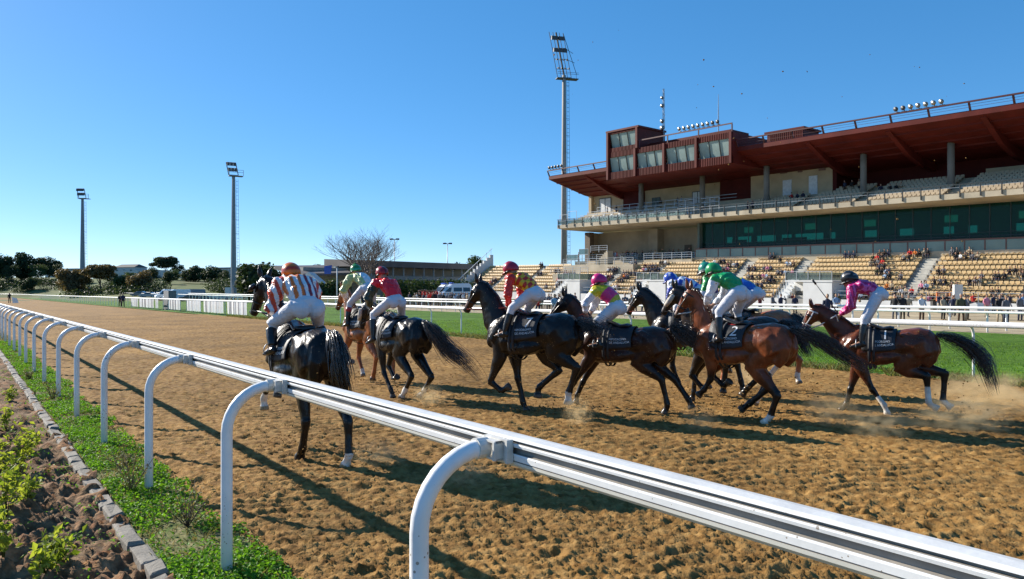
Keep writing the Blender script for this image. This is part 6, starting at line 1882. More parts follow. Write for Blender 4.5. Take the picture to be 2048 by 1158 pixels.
def silk_bluewhite(tb, y, bk, arm, sl, isL, V):
    k = (np.floor(tb * 4.6 + 0.25) + np.floor((y + 0.5) / 0.13)).astype(int) % 2 == 0
    C = mixc(k, (0.02, 0.07, 0.42), (0.66, 0.72, 0.80)); C[arm] = (0.68, 0.70, 0.76); C[arm & (sl > 0.14) & (sl < 0.52)] = (0.015, 0.03, 0.30); return C
def silk_greenblue(tb, y, bk, arm, sl, isL, V):
    C = mixc(y > -0.02, (0.015, 0.28, 0.05), (0.015, 0.045, 0.26)); C[arm & isL & (sl < 0.3)] = (0.015, 0.28, 0.05); C[arm & (sl > 0.4)] = (0.66, 0.68, 0.72); return C
def silk_green(tb, y, bk, arm, sl, isL, V):
    C = np.tile(np.array((0.01, 0.30, 0.085)), (len(y), 1)); C[(y < -0.02) & ~arm & (tb > 0.1)] = (0.008, 0.02, 0.012); C[arm & (sl > 0.06)] = (0.66, 0.68, 0.74); return C
def silk_blueyellow(tb, y, bk, arm, sl, isL, V):
    C = np.tile(np.array((0.02, 0.12, 0.50)), (len(y), 1)); C[(tb > 0.72) & ~arm] = (0.52, 0.50, 0.04); C[(np.abs(y) < 0.03) & ~arm] = (0.52, 0.50, 0.04); return C
def silk_magenta(tb, y, bk, arm, sl, isL, V):
    k = np.where(arm, np.sin((V[:, 0] - 0.25 * V[:, 2]) * 2 * math.pi / 0.075) > 0.55, np.sin(y * 2 * math.pi / 0.065) > 0.55)
    return mixc(k, (0.68, 0.11, 0.36), (0.40, 0.006, 0.12))
def cap_plain(c, c2=None, f=None):
    def g(L):
        C = np.tile(np.array(c, float), (len(L), 1))
        if f is not None: C[f(L)] = c2
        return C
    return g
M_redrein = mat("red_rein", (0.36, 0.05, 0.02), 0.5)
JK = dict(helm=(0.39, 2.30), sh=(0.33, 2.10), elb=(0.31, 1.84), hand=(0.40, 1.67), hip=(-0.12, 1.90), knee=(0.22, 1.62), ank=(0.22, 1.27), toe=(0.37, 1.20))
def JV(**k):
    d = dict(JK); d.update(k); return d
def fwd_of(th): t = math.radians(th); return (-math.sin(t), math.cos(t))
def at_(A, th, x, y=0):
    f = fwd_of(th); l = (-f[1], f[0]); return (A[0] + f[0] * x + l[0] * y, A[1] + f[1] * x + l[1] * y)

HORSES = [
 dict(th=37, A=(-2.43, 8.74), s=0.97, sx=1.0, dz=-0.02, coat=(0.013, 0.007, 0.005), label="near black-brown horse seen from behind the near rail, one white hind foot",
   poll=(1.00, 2.08), muz=(1.20, 1.66), hy=0.18, LF=[(0.50, 0.90), (0.80, 0.80), (1.00, 0.56), (1.00, 0.42)], RF=[(0.52, 0.95), (0.95, 0.90), (1.18, 0.68), (1.20, 0.54)],
   LH=[(-0.30, 0.92), (-0.44, 0.46), (-0.30, 0.15), (-0.19, 0.0)], RH=[(-0.50, 0.92), (-0.90, 0.50), (-0.95, 0.15), (-0.86, 0.0)], socks=dict(RH=0.04, LF=0.35), hoof=(0.30, 0.2, 0.1),
   tail=[(-0.76, 0, 1.47), (-0.89, -0.01, 1.37), (-0.95, -0.03, 1.14), (-0.97, -0.07, 0.92), (-0.95, -0.13, 0.68)], tailw=0.034, blinker=True,
   J=JV(helm=(0.40, 2.17), sh=(0.27, 2.01), elb=(0.25, 1.72, 0.30), hand=(0.48, 1.62, 0.10), hip=(-0.10, 1.75), knee=(0.26, 1.52, 0.29), ank=(0.10, 1.28, 0.33), toe=(0.28, 1.19, 0.35)),
   silk=silk_stripes, cap=cap_plain((0.66, 0.15, 0.012), (0.40, 0.03, 0.01), lambda L: np.abs(L[:, 2] - 0.01) < 0.02), peakc=(0.3, 0.06, 0.01), js=1.08, puff=1.2, jlabel="jockey in orange, red and white striped silks and orange cap, nearest the viewer", rlabel="reins of the jockey in striped silks"),
 dict(th=42, A=(-3.08, 15.90), s=0.98, coat=(0.25, 0.085, 0.032), points=(0.15, 0.05, 0.02), chestnut=True, blackpoints=False, label="bright chestnut horse ahead on the left, half hidden by the black one",
   poll=(0.93, 1.98), muz=(1.26, 1.52), LF=[(0.50, 0.88), (0.72, 0.58), (0.50, 0.36), (0.38, 0.42)], RF=[(0.48, 0.86), (0.56, 0.48), (0.40, 0.22), (0.34, 0.08)],
   LH=[(-0.28, 0.9), (-0.62, 0.58), (-0.5, 0.24), (-0.44, 0.1)], RH=[(-0.36, 0.9), (-0.80, 0.60), (-0.80, 0.26), (-0.84, 0.12)], socks=dict(RF=0.05, LF=0.05),
   tail=[(-0.76, 0, 1.46), (-1.0, 0, 1.4), (-1.2, 0, 1.15), (-1.35, 0, 0.9)], brownmuzzle=False,
   J=JV(helm=(0.46, 2.42, 0), sh=(0.38, 2.22), hip=(-0.06, 2.0), elb=(0.45, 1.95, 0.30), hand=(0.66, 1.72), knee=(0.22, 1.66)), silk=silk_white, cap=cap_plain((0.02, 0.20, 0.05), (0.03, 0.32, 0.22), lambda L: np.abs(L[:, 2] + 0.03) < 0.02), pom=(0.02, 0.26, 0.05), peakc=(0.02, 0.2, 0.05), bootcuff=True, puff=1.3,
   jlabel="jockey in white and lime silks with green pompom cap and red boot cuffs", rlabel="reins of the jockey in white and lime"),
 dict(th=40, A=(-2.02, 13.52), s=0.96, dz=-0.04, coat=(0.011, 0.009, 0.009), label="jet black horse with white hind feet and sheepskin cheek rolls, seen from behind",
   poll=(1.12, 1.70), muz=(1.24, 1.20), hy=0.10, LF=[(0.42, 0.84), (0.34, 0.44), (0.10, 0.14), (0.04, 0.0)], RF=[(0.46, 0.84), (0.62, 0.52), (0.40, 0.30), (0.30, 0.34)],
   LH=[(-0.16, 0.80), (-0.62, 0.46), (-0.36, 0.16), (-0.24, 0.03)], RH=[(-0.30, 0.82), (-0.80, 0.44), (-0.60, 0.18), (-0.46, 0.06)], socks=dict(LH=0.3, RH=0.2), fleece=True, num="1",
   tail=[(-0.78, 0, 1.40), (-0.95, -0.06, 1.26), (-1.15, -0.22, 0.95), (-1.40, -0.38, 0.74), (-1.66, -0.52, 0.46)], tailw=0.06, cloth=(-0.16, 0.36),
   J=JV(helm=(0.50, 2.29), sh=(0.40, 2.08), hip=(0.0, 1.76), elb=(0.50, 1.80, 0.29), hand=(0.72, 1.62), knee=(0.30, 1.50, 0.30), ank=(0.24, 1.10, 0.33), toe=(0.42, 0.99, 0.35), dy=0.08), silk=silk_red, cap=cap_plain((0.30, 0.01, 0.02), (0.03, 0.012, 0.014), lambda L: np.abs(L[:, 1]) < 0.022), peakc=(0.02, 0.01, 0.01), puff=1.35,
   jlabel="jockey in glossy red silks with dark green sleeves and red cap", rlabel="reins of the jockey in glossy red"),
 dict(th=62, A=(0.32, 11.77), s=1.01, coat=(0.011, 0.007, 0.006), label="black-brown horse carrying number 7, in side view at the middle of the field", num="7", brownmuzzle=True,
   poll=(0.95, 2.05), muz=(1.22, 1.60), LF=[(0.50, 0.88), (0.68, 0.48), (0.48, 0.34), (0.33, 0.43)], RF=[(0.38, 0.86), (0.33, 0.54), (0.23, 0.14), (0.15, 0.0)],
   LH=[(-0.46, 0.96), (-0.82, 0.78), (-0.68, 0.38), (-0.67, 0.21)], RH=[(-0.10, 0.95), (-0.39, 0.69), (-0.04, 0.39), (-0.03, 0.23)], socks=dict(LH=0.04), hoof=(0.42, 0.36, 0.27),
   tail=[(-0.76, 0, 1.47), (-0.92, 0, 1.42), (-1.10, 0.02, 1.36), (-1.28, 0.03, 1.34)], tailw=0.05, rein=M_redrein,
   J=JV(helm=(0.39, 2.305), sh=(0.31, 2.115), elb=(0.32, 1.85, 0.22), hand=(0.37, 1.665, 0.10), hip=(-0.05, 1.90), knee=(0.22, 1.65), ank=(0.31, 1.29), toe=(0.46, 1.23)),
   silk=silk_check, cap=cap_plain((0.36, 0.012, 0.045)), peakc=(0.26, 0.01, 0.03), jlabel="jockey in yellow and red checked silks with red sleeves and crimson cap", rlabel="red rubber reins of the jockey in checked silks"),
 dict(th=65, A=(1.80, 12.09), s=0.92, sx=1.0, dz=-0.06, pit=0.04, coat=(0.040, 0.014, 0.008), label="dark bay horse behind number 7, hind legs stretched out, under the pink-capped jockey",
   poll=(1.00, 1.84), muz=(1.32, 1.42), hood=True, LF=[(0.52, 0.84), (0.80, 0.44), (0.92, 0.20), (0.90, 0.05)], RF=[(0.50, 0.84), (0.73, 0.42), (0.84, 0.18), (0.86, 0.04)],
   LH=[(-0.27, 0.80), (-0.65, 0.55), (-0.74, 0.15), (-0.69, 0.0)], RH=[(-0.36, 0.82), (-0.78, 0.54), (-1.02, 0.21), (-1.07, 0.09)], socks=dict(LF=0.03), hoof=(0.42, 0.36, 0.27),
   tail=[(-0.76, 0, 1.36), (-0.90, -0.02, 1.33), (-1.08, -0.05, 1.20), (-1.28, -0.10, 1.05), (-1.46, -0.14, 0.93)], tailw=0.06, cloth=(-0.18, 0.36), rein=M_redrein,
   J=JV(helm=(0.42, 2.12), sh=(0.42, 1.93), elb=(0.58, 1.70), hand=(0.60, 1.55), hip=(0.10, 1.68), knee=(0.37, 1.43), ank=(0.30, 1.10), toe=(0.46, 1.05)),
   silk=silk_yellow, cap=cap_plain((0.55, 0.012, 0.16)), peakc=(0.5, 0.01, 0.14), jlabel="jockey in yellow and pink silks with white sleeves and hot pink cap", rlabel="reins of the jockey in yellow and pink"),
 dict(th=60, A=(3.34, 13.90), s=1.0, far=True, coat=(0.014, 0.011, 0.011), label="black horse with red reins, head beside the far rail, behind the pink-capped jockey", brownmuzzle=True,
   poll=(1.00, 1.95), muz=(1.26, 1.50), LF=[(0.5, 0.88), (0.70, 0.56), (0.50, 0.32), (0.40, 0.36)], RF=[(0.45, 0.86), (0.42, 0.5), (0.3, 0.2), (0.24, 0.06)],
   LH=[(-0.28, 0.9), (-0.66, 0.60), (-0.62, 0.24), (-0.60, 0.1)], RH=[(-0.3, 0.9), (-0.78, 0.6), (-0.86, 0.28), (-0.9, 0.14)], rein=M_redrein, blinker=True,
   tail=[(-0.76, 0, 1.46), (-0.95, 0, 1.40), (-1.15, 0, 1.2), (-1.3, 0, 1.0)],
   J=JV(helm=(0.42, 2.19), sh=(0.34, 2.06), hip=(-0.14, 1.94), elb=(0.36, 1.80, 0.22), hand=(0.36, 1.60)), silk=silk_bluewhite, cap=cap_plain((0.02, 0.07, 0.42), (0.6, 0.66, 0.75), lambda L: (np.floor(L[:, 0] / 0.05) + np.floor(L[:, 1] / 0.05)) % 3 == 0), peakc=(0.02, 0.05, 0.3),
   jlabel="jockey crouched low in blue and white blocked silks and cap", rlabel="red reins of the jockey in blue and white"),
 dict(th=55, A=(3.62, 12.28), s=0.97, far=True, coat=(0.030, 0.019, 0.014), label="dark horse with white sheepskin cheek rolls, hidden behind the big bay", fleece=True,
   poll=(0.98, 1.98), muz=(1.22, 1.55), LF=[(0.5, 0.86), (0.66, 0.52), (0.46, 0.30), (0.36, 0.36)], RF=[(0.48, 0.86), (0.7, 0.5), (0.72, 0.2), (0.76, 0.05)],
   LH=[(-0.26, 0.88), (-0.62, 0.56), (-0.46, 0.24), (-0.38, 0.12)], RH=[(-0.2, 0.88), (-0.44, 0.58), (-0.18, 0.32), (-0.1, 0.2)], socks=dict(LH=0.05),
   tail=[(-0.76, 0, 1.44), (-0.95, 0, 1.36), (-1.1, 0, 1.1), (-1.2, 0, 0.9)],
   J=JV(helm=(0.46, 2.32), sh=(0.36, 2.12), elb=(0.42, 1.86)), silk=silk_greenblue, cap=cap_plain((0.012, 0.20, 0.15), (0.6, 0.62, 0.6), lambda L: np.abs(L[:, 2] + 0.02) < 0.012), pom=(0.012, 0.16, 0.12), peakc=(0.5, 0.5, 0.48),
   jlabel="jockey in green and blue silks with teal cap banded white", rlabel="reins of the jockey in the teal cap"),
 dict(th=45, A=(3.43, 11.21), s=0.95, dz=-0.03, coat=(0.165, 0.046, 0.016), label="big bright bay horse with black tail, red panel on its saddle cloth", redpanel=True, num="2",
   poll=(0.82, 1.95), muz=(1.06, 1.52), hy=0.12, LF=[(0.42, 0.86), (0.44, 0.58), (0.56, 0.40), (0.64, 0.33)], RF=[(0.40, 0.86), (0.58, 0.62), (0.36, 0.46), (0.24, 0.55)],
   LH=[(-0.26, 0.82), (-0.63, 0.44), (-0.52, 0.13), (-0.41, 0.0)], RH=[(-0.16, 0.84), (-0.36, 0.50), (-0.06, 0.23), (0.08, 0.12)], socks=dict(LH=0.03), hoof=(0.5, 0.44, 0.34), cloth=(-0.14, 0.40),
   tail=[(-0.76, 0, 1.38), (-0.95, -0.05, 1.33), (-1.20, -0.16, 1.18), (-1.5, -0.30, 0.95), (-1.85, -0.46, 0.78)], tailw=0.047, rein=M_webbing,
   J=JV(helm=(0.47, 2.27), sh=(0.34, 2.10), elb=(0.42, 1.85, 0.22), hand=(0.54, 1.70), hip=(0.03, 1.91), knee=(0.22, 1.60), ank=(0.17, 1.25), toe=(0.30, 1.17)),
   silk=silk_green, cap=cap_plain((0.01, 0.22, 0.065), (0.015, 0.34, 0.1), lambda L: (np.sin(np.arctan2(L[:, 1], L[:, 0]) * 5) > 0.3)), peakc=(0.01, 0.14, 0.05), jlabel="jockey in emerald silks with black back panel and white sleeves", rlabel="pale webbing reins of the jockey in emerald silks"),
 dict(th=55, A=(4.69, 14.66), s=0.98, dz=0.03, far=True, cloth=(0.0, 0.38), coat=(0.33, 0.115, 0.048), chestnut=False, label="chestnut horse with dark spots on its rump, behind the big bay", 
   poll=(0.98, 2.0), muz=(1.26, 1.58), LF=[(0.5, 0.88), (0.70, 0.56), (0.50, 0.32), (0.40, 0.36)], RF=[(0.45, 0.86), (0.6, 0.5), (0.62, 0.2), (0.66, 0.06)],
   LH=[(-0.24, 0.9), (-0.60, 0.60), (-0.36, 0.30), (-0.28, 0.17)], RH=[(-0.42, 0.9), (-0.86, 0.62), (-0.82, 0.30), (-0.86, 0.16)], socks=dict(LH=0.9, RH=0.25), blackpoints=False,
   tail=[(-0.77, 0, 1.46), (-0.86, 0, 1.40), (-0.96, 0.0, 1.2), (-1.02, 0, 0.95)],
   J=JV(helm=(0.44, 2.19), sh=(0.36, 2.06), hip=(-0.10, 1.90), elb=(0.40, 1.80), knee=(0.24, 1.62)), silk=silk_blueyellow, cap=cap_plain((0.45, 0.45, 0.05)), peakc=(0.4, 0.4, 0.04), jlabel="jockey in blue silks with yellow shoulders behind the emerald jockey", rlabel="reins of the jockey in blue and yellow"),
 dict(th=60, A=(5.82, 11.66), s=0.88, sx=0.88, dz=-0.02, coat=(0.105, 0.028, 0.011), label="bay horse at the right end of the field with white-socked hind leg", num="1", bridle=M_webbing, rein=M_webbing, noseflash=True,
   poll=(1.06, 1.66), muz=(1.24, 1.22), LF=[(0.36, 0.74), (0.19, 0.40), (0.02, 0.16), (-0.03, 0.0)], RF=[(0.42, 0.72), (0.52, 0.36), (0.59, 0.10), (0.66, 0.0)],
   LH=[(-0.22, 0.74), (-0.55, 0.645), (-0.58, 0.23), (-0.70, 0.15)], RH=[(-0.34, 0.76), (-0.79, 0.68), (-0.76, 0.25), (-0.88, 0.15)], socks=dict(LH=0.62, RH=0.03, LF=0.55), hoof=(0.55, 0.5, 0.42), cloth=(-0.14, 0.40),
   tail=[(-0.68, 0, 1.26), (-0.86, -0.02, 1.22), (-1.10, -0.05, 1.10), (-1.28, -0.08, 0.90), (-1.36, -0.1, 0.66), (-1.42, -0.12, 0.44)], tailw=0.047,
   J=JV(helm=(0.53, 2.15), sh=(0.47, 1.97), elb=(0.50, 1.68), hand=(0.66, 1.54), hip=(0.10, 1.89), knee=(0.29, 1.48), ank=(0.32, 1.14), toe=(0.46, 1.07)), js=0.92,
   silk=silk_magenta, cap=cap_plain((0.012, 0.012, 0.014), (0.2, 0.2, 0.21), lambda L: np.abs(L[:, 2] - 0.06 - 0.3 * L[:, 0]) < 0.008), peakc=(0.01, 0.01, 0.012), jlabel="jockey in magenta pin-striped silks and black cap at the right end", rlabel="white webbing reins of the magenta jockey", whip=('L', (0.35, 0.05, 0.5)), wlabel="black whip upright in the magenta jockey's hand"),
]
for i, Hd in enumerate(HORSES):
    hr, bl_, br_, T_ = make_horse(Hd, i)
    make_jockey(Hd, i, (bl_, br_), T_)
# ------------------------------------------------------------------ spectators
def person_mesh(kind, seed):
    """small figure: skin, top, trousers and hair are material zones of one mesh"""
    r = random.Random(seed); mb = MB()
    if kind == "sit":
        hipz = 0.46; hip = np.array((0, 0.05, hipz)); sh = np.array((r.uniform(-.04, .04), 0.02 - r.uniform(0, .16), hipz + 0.50)); kn = [(sx * 0.12, -0.40, hipz + 0.04) for sx in (-1, 1)]; an = [(sx * 0.13, -0.42 + r.uniform(-.06, .1), 0.05) for sx in (-1, 1)]
    elif kind == "walk":
        hip = np.array((0, 0, 0.90)); sh = np.array((0, -0.05, 1.42)); kn = [(-0.1, -0.22, 0.50), (0.1, 0.10, 0.48)]; an = [(-0.1, -0.34, 0.06), (0.1, 0.36, 0.12)]
    else:
        hip = np.array((0, 0, 0.92)); sh = np.array((0, 0, 1.44)); st = r.uniform(.08, .13); kn = [(sx * st, -0.02, 0.49) for sx in (-1, 1)]; an = [(sx * (st + .01), 0.0, 0.05) for sx in (-1, 1)]
    mb.tube([hip + (0, 0, -0.06), hip + (0, 0, 0.12), (hip + sh) / 2, sh - (0, 0, 0.05), sh + (0, 0, 0.06)], [(0.12, 0.16), (0.12, 0.165), (0.125, 0.18), (0.11, 0.20), (0.05, 0.07)], 10, 1, ref=(1, 0, 0))
    arms = r.choice(("down", "lap", "up", "front")) if kind != "sit" else r.choice(("lap", "lap", "front", "up"))
    for sx in (-1, 1):
        s0 = sh + (sx * 0.19, 0, -0.03)
        if arms == "down" or (arms == "up" and sx < 0): e, h = s0 + (sx * 0.05, 0.02, -0.29), s0 + (sx * 0.05, -0.06, -0.54)
        elif arms == "lap": e, h = s0 + (sx * 0.05, -0.06, -0.27), s0 + (-sx * 0.08, -0.26, -0.38)
        elif arms == "front": e, h = s0 + (sx * 0.06, -0.14, -0.24), s0 + (-sx * 0.08, -0.38, -0.16)
        else: e, h = s0 + (sx * 0.10, -0.22, -0.16), s0 + (-sx * 0.06, -0.26, 0.12)
        mb.tube([s0, e, h], [0.062, 0.052, 0.04], 7, 1)
        mb.ball(h + (h - e) * 0.12, (0.04, 0.04, 0.05), 6, 5, 0)
    for i, sx in enumerate((-1, 1)):
        mb.tube([hip + (sx * 0.085, 0, 0.0), kn[i], an[i]], [0.095, 0.066, 0.048], 8, 2)
        a = np.array(an[i]); mb.tube([a + (0, 0.06, -0.02), a + (0, -0.17, -0.03)], [(0.04, 0.045), (0.025, 0.04)], 6, 3)
    hc = sh + (0, -0.02, 0.22)
    mb.tube([sh, hc], 0.05, 7, 0)
    mb.ball(hc, (0.078, 0.092, 0.112), 10, 8, 0)
    mb.ball(hc + (0, 0.018, 0.028), (0.086, 0.092, 0.104), 10, 8, 3)
    me = mb.mesh("person")
    me.polygons.foreach_set("use_smooth", np.ones(len(me.polygons), bool)); me.update()
    for m_ in (M_skin, M_skin, M_skin, M_skin): me.materials.append(m_)
    return me
PM = {k: [person_mesh(k, 10 * i + len(k)) for i in range(5)] for k in ("sit", "stand", "walk")}
CLO = {"black": (0.012, 0.012, 0.014), "navy": (0.015, 0.02, 0.05), "grey": (0.12, 0.12, 0.13), "white": (0.62, 0.62, 0.62), "red": (0.50, 0.025, 0.02), "pale blue": (0.25, 0.34, 0.46), "burgundy": (0.10, 0.012, 0.02),
       "olive": (0.06, 0.065, 0.03), "beige": (0.38, 0.30, 0.20), "pink": (0.55, 0.20, 0.28), "brown": (0.08, 0.045, 0.025), "orange": (0.55, 0.16, 0.02)}
MC = {k: mat("cloth_" + k.replace(" ", "_"), v, 0.85, vary=0.15, scale=4) for k, v in CLO.items()}
HAIR = [mat("hair_dark", (0.015, 0.011, 0.008), 0.5), mat("hair_brown", (0.05, 0.028, 0.014), 0.5), mat("hair_grey", (0.22, 0.21, 0.20), 0.6), mat("hair_fair", (0.22, 0.14, 0.06), 0.5)]
pr_ = random.Random(42)
def spectator(loc, rz, kind, where, top=None, group="spectators in and before the grandstand", bottom=None):
    top = top or pr_.choices(list(CLO), (9, 7, 4, 2.4, 1.6, 1.6, 1.6, 1.5, 1.5, .8, 2, .4))[0]
    bottom = bottom or pr_.choice(("black", "navy", "grey", "navy", "brown", "beige"))
    me = pr_.choice(PM[kind])
    o = bpy.data.objects.new("person", me); COL.objects.link(o)
    o.location = loc; o.rotation_euler = (0, 0, rz)
    sc = pr_.uniform(0.95, 1.06); o.scale = (sc, sc, sc)
    hi = pr_.randrange(4)
    for i, m_ in enumerate((M_skin, MC[top], MC[bottom], HAIR[hi] if hi else HAIR[0])):
        o.material_slots[i].link = 'OBJECT'; o.material_slots[i].material = m_
    verb = {"sit": "seated", "stand": "standing", "walk": "walking"}[kind]
    tag(o, "%s person in %s top %s" % (verb, top, where), "spectator", group)
    return o
FACE = math.atan2(-GN[0], GN[1])       # facing the course
# seated in the lower rows, in clusters read from the photograph (s, row, how many)
CL = [(60, 9, 2), (49, 9, 3), (44.5, 9, 3), (40.8, 9, 5), (36.0, 9, 2), (33.5, 8, 2), (56.5, 7, 3), (45.0, 7, 4), (43.5, 6, 2), (56.8, 5, 5), (43.3, 5, 3), (42, 4, 2), (36.2, 5, 2), (36.0, 3, 3), (38.9, 1, 3), (29, 5, 3), (27.5, 4, 1),
      (59, 4, 4), (58, 3, 4), (60, 2, 4), (58.5, 1, 3), (62, 6, 3), (66, 7, 4), (69, 8, 4), (66.5, 6, 3), (70, 5, 4), (68, 4, 3), (79.5, 8, 4), (82, 7, 5), (80, 6, 4), (83.5, 5, 4), (85, 3, 3), (81, 3, 4), (84.5, 4, 3), (89.5, 6, 3), (88.5, 4, 4), (98.5, 5, 4), (101, 4, 3), (103, 6, 3), (107, 5, 3), (99.5, 3, 3), (42.9, 2, 2), (34.2, 9, 1)]
rw = ["in the lowest row", "in the second row", "in the lower rows", "in the lower rows", "in the middle rows", "in the middle rows", "in the middle rows", "in the upper rows", "in the upper rows", "near the top row"]
def sec(s): return "at the near end" if s < 40 else ("left of the magenta jockey" if s < 62 else ("above the green-capped jockeys" if s < 78 else "above the pink-capped jockey"))
for s, i, n in CL:
    for k in range(n):
        q = s - k * 0.53 + pr_.uniform(-.08, .08)
        p = P0 + RUN * i + 0.26; z = Z0 + RISE * i - 0.32
        spectator(stand(q, p, z), FACE + pr_.uniform(-.3, .3), "sit", rw[i] + " " + sec(s))
for k in range(74):
    s = pr_.choice((pr_.uniform(55.5, 70.5), pr_.uniform(80.5, 89), pr_.uniform(98.5, 124), pr_.uniform(27, 45))); i = pr_.choice((0, 1, 1, 2, 3, 4, 5, 6, 8))
    if any(abs(s - a) < 1.0 for a in AISLES) or (i < 5 and any(v0 - 0.6 < s < v1 + 1.9 for v0, v1 in VOMS)): continue
    for q in range(pr_.choice((1, 2, 2, 3))):
        spectator(stand(s - 0.53 * q, P0 + RUN * i + 0.26, Z0 + RISE * i - 0.32), FACE + pr_.uniform(-.4, .4), "sit", rw[i] + " " + sec(s))
for k in range(26):
    s = pr_.uniform(12, 70); spectator(stand(s, pr_.uniform(11.2, 13.5), 7.25), FACE + pr_.uniform(-1.5, 1.5), pr_.choice(("stand", "sit", "sit")), "behind the green glass of the middle floor")
# standing on the front aisle and by the white wall
for px, D, kind, top, bot, wh, rz in ((1770, 89, "stand", "burgundy", None, "leaning on the wall at the foot of the stand", 0), (1947, 80, "stand", "red", "burgundy", "by the white wall, arms raised", 2.9), (1985, 81, "walk", "grey", "black", "passing the white wall", -1.3),
                                      (2032, 78, "walk", "beige", "beige", "at the right end of the white wall", 1.2), (1858, 84, "stand", "pink", "pink", "beside the orange stall", 2.7), (1866, 84, "stand", "black", None, "beside the orange stall", 3.3), (1880, 83, "stand", "burgundy", None, "beside the orange stall", 0.2),
                                      (1668, 92, "walk", "beige", None, "at the mouth of the stand entrance", 1.4), (1678, 90, "stand", "olive", None, "at the mouth of the stand entrance", 0.4), (1585, 97, "stand", "burgundy", None, "before the wall left of the entrance", 0.2)):
    x = (px - 1024) / 1500 * D; spectator((x, D, 0.0), rz, kind, wh, top, bottom=bot)
# along the rails behind the turf
RL = [(1655, 44), (1672, 60), (1790, 50), (1805, 52), (1843, 48), (1922, 46), (1931, 47), (2000, 47), (2040, 50), (2012, 45), (1886, 52), (1545, 60), (1562, 62), (1590, 64), (1520, 66),
      (1250, 62), (1262, 64), (1270, 66), (1287, 60), (1300, 63), (1178, 70), (1190, 72), (1204, 74), (1215, 70), (1090, 76), (1102, 74), (1110, 76), (1141, 78), (1150, 80), (1098, 90), (1120, 92)]
for px, D in RL:
    x = (px - 1024) / 1500 * D
    spectator((x, D, 0.0), pr_.uniform(-.6, .9), "stand", "at the rails " + ("right of the magenta jockey" if px > 1780 else ("left of the magenta jockey" if px > 1480 else "behind the middle of the field")))
for k in range(26):
    px = 822 + k * 5.2 + pr_.uniform(-3, 3); D = pr_.uniform(98, 112); x = (px - 1024) / 1500 * D
    spectator((x, D, 0.1), pr_.uniform(-.7, .7), "stand", "in the crowd along the rails before the ambulances")
for k in range(12):
    px = 837 + k * 3.3; D = pr_.uniform(112, 117); x = (px - 1024) / 1500 * D
    spectator((x, D, 0.55), pr_.uniform(-1, 3), "stand", "in the group left of the ambulances", "red" if k > 1 else "black", bottom="red" if k % 3 else None)
# upper gallery, bar and deck
for s, p, z, kind, wh in [(100.6, 9.6, 7.0, "stand", "at the far corner of the bar terrace"), (96.8, 9.6, 7.0, "stand", "behind the bar railing"), (93, 10.6, 7.0, "stand", "behind the bar railing"), (92.2, 10.9, 7.0, "stand", "behind the bar railing")] + \
        [(91 - 0.62 * k, 12.2 + (k % 3) * .3, 7.0, "sit" if k % 3 else "stand", "in the open bar") for k in range(10)] + [(84 - 0.75 * k, 12.4 + (k % 3) * .4, 7.0, "stand" if k % 2 else "sit", "in the open bar") for k in range(14)] + \
        [(s, 12.6, 15.9, "stand", "on the upper deck against the beige wall") for s in (83.6, 80.0, 79.2)] + [(s, 11.3, 15.5, "stand", "on the upper deck between the columns") for s in (50.6, 49.6, 48.6)] + [(s, 9.8, 14.8, "sit", "on the upper deck seats") for s in (57.5, 56.6, 55.8, 43.8, 43.1, 42.5, 45.0)] + \
        [(62.3, 6.2, 13.4, "stand", "at the upper deck railing"), (61.6, 6.3, 13.4, "stand", "at the upper deck railing"), (96.3, 12.8, 15.4, "stand", "by the upper deck door"), (93.8, 12.5, 15.4, "stand", "by the upper deck door"), (82, 9.0, 5.6, "stand", "on the bar stairs"), (81.2, 8.4, 5.0, "stand", "on the bar stairs"), (80.4, 8.2, 5.0, "stand", "on the bar stairs"), (79.5, 8.5, 5.0, "sit", "on the bar stairs")]:
    spectator(stand(s, p, z), FACE + pr_.uniform(-.5, .5), kind, wh)
for k in range(30):
    px = pr_.uniform(1060, 1490) if k < 18 else pr_.uniform(1780, 2046); D = pr_.uniform(52, 82)
    spectator(((px - 1024) / 1500 * D, D, 0.0), pr_.uniform(-.8, .9), pr_.choice(("stand", "stand", "walk")), "on the paving before the stand")
for k in range(16):
    spectator(stand(pr_.uniform(73, 97), pr_.uniform(11.9, 13.9), 7.0), FACE + pr_.uniform(-.7, .7), pr_.choice(("stand", "stand", "sit")), "in the open bar")
for k in range(7):
    spectator(stand(pr_.uniform(73, 92), 9.4, 7.0), FACE + pr_.uniform(-.4, .4), "stand", "at the front railing of the bar")
# two stewards at the far rail, a flagman far down the track
for a, d, t, w in ((108.6, 17.0, "black", "left one of two by the far rail beside the banners"), (107.2, 17.1, "navy", "right one of two by the far rail beside the banners")):
    x, y, z = track(a, d, 0); spectator((x, y, 0), 0.6, "stand", w, t, "people on the course", bottom="black")
x = (19 - 1024) / 1500 * 130
spectator((x, 130, 0.1), 0.3, "stand", "far down the track with a white flag", "black", "people on the course", bottom="black")
mb = MB(); mb.tube([(x + 0.3, 130, 1.0), (x + 1.0, 130, 0.5)], 0.02, 5); mb.add([(x + 0.4, 130, 1.1), (x + 1.3, 130, 0.9), (x + 1.6, 130, 0.1), (x + 0.5, 130.05, 0.05)], [(0, 1, 2, 3)])
tag(mb.build("flag", M_white), "white flag held by the far flagman on the track", "flag")
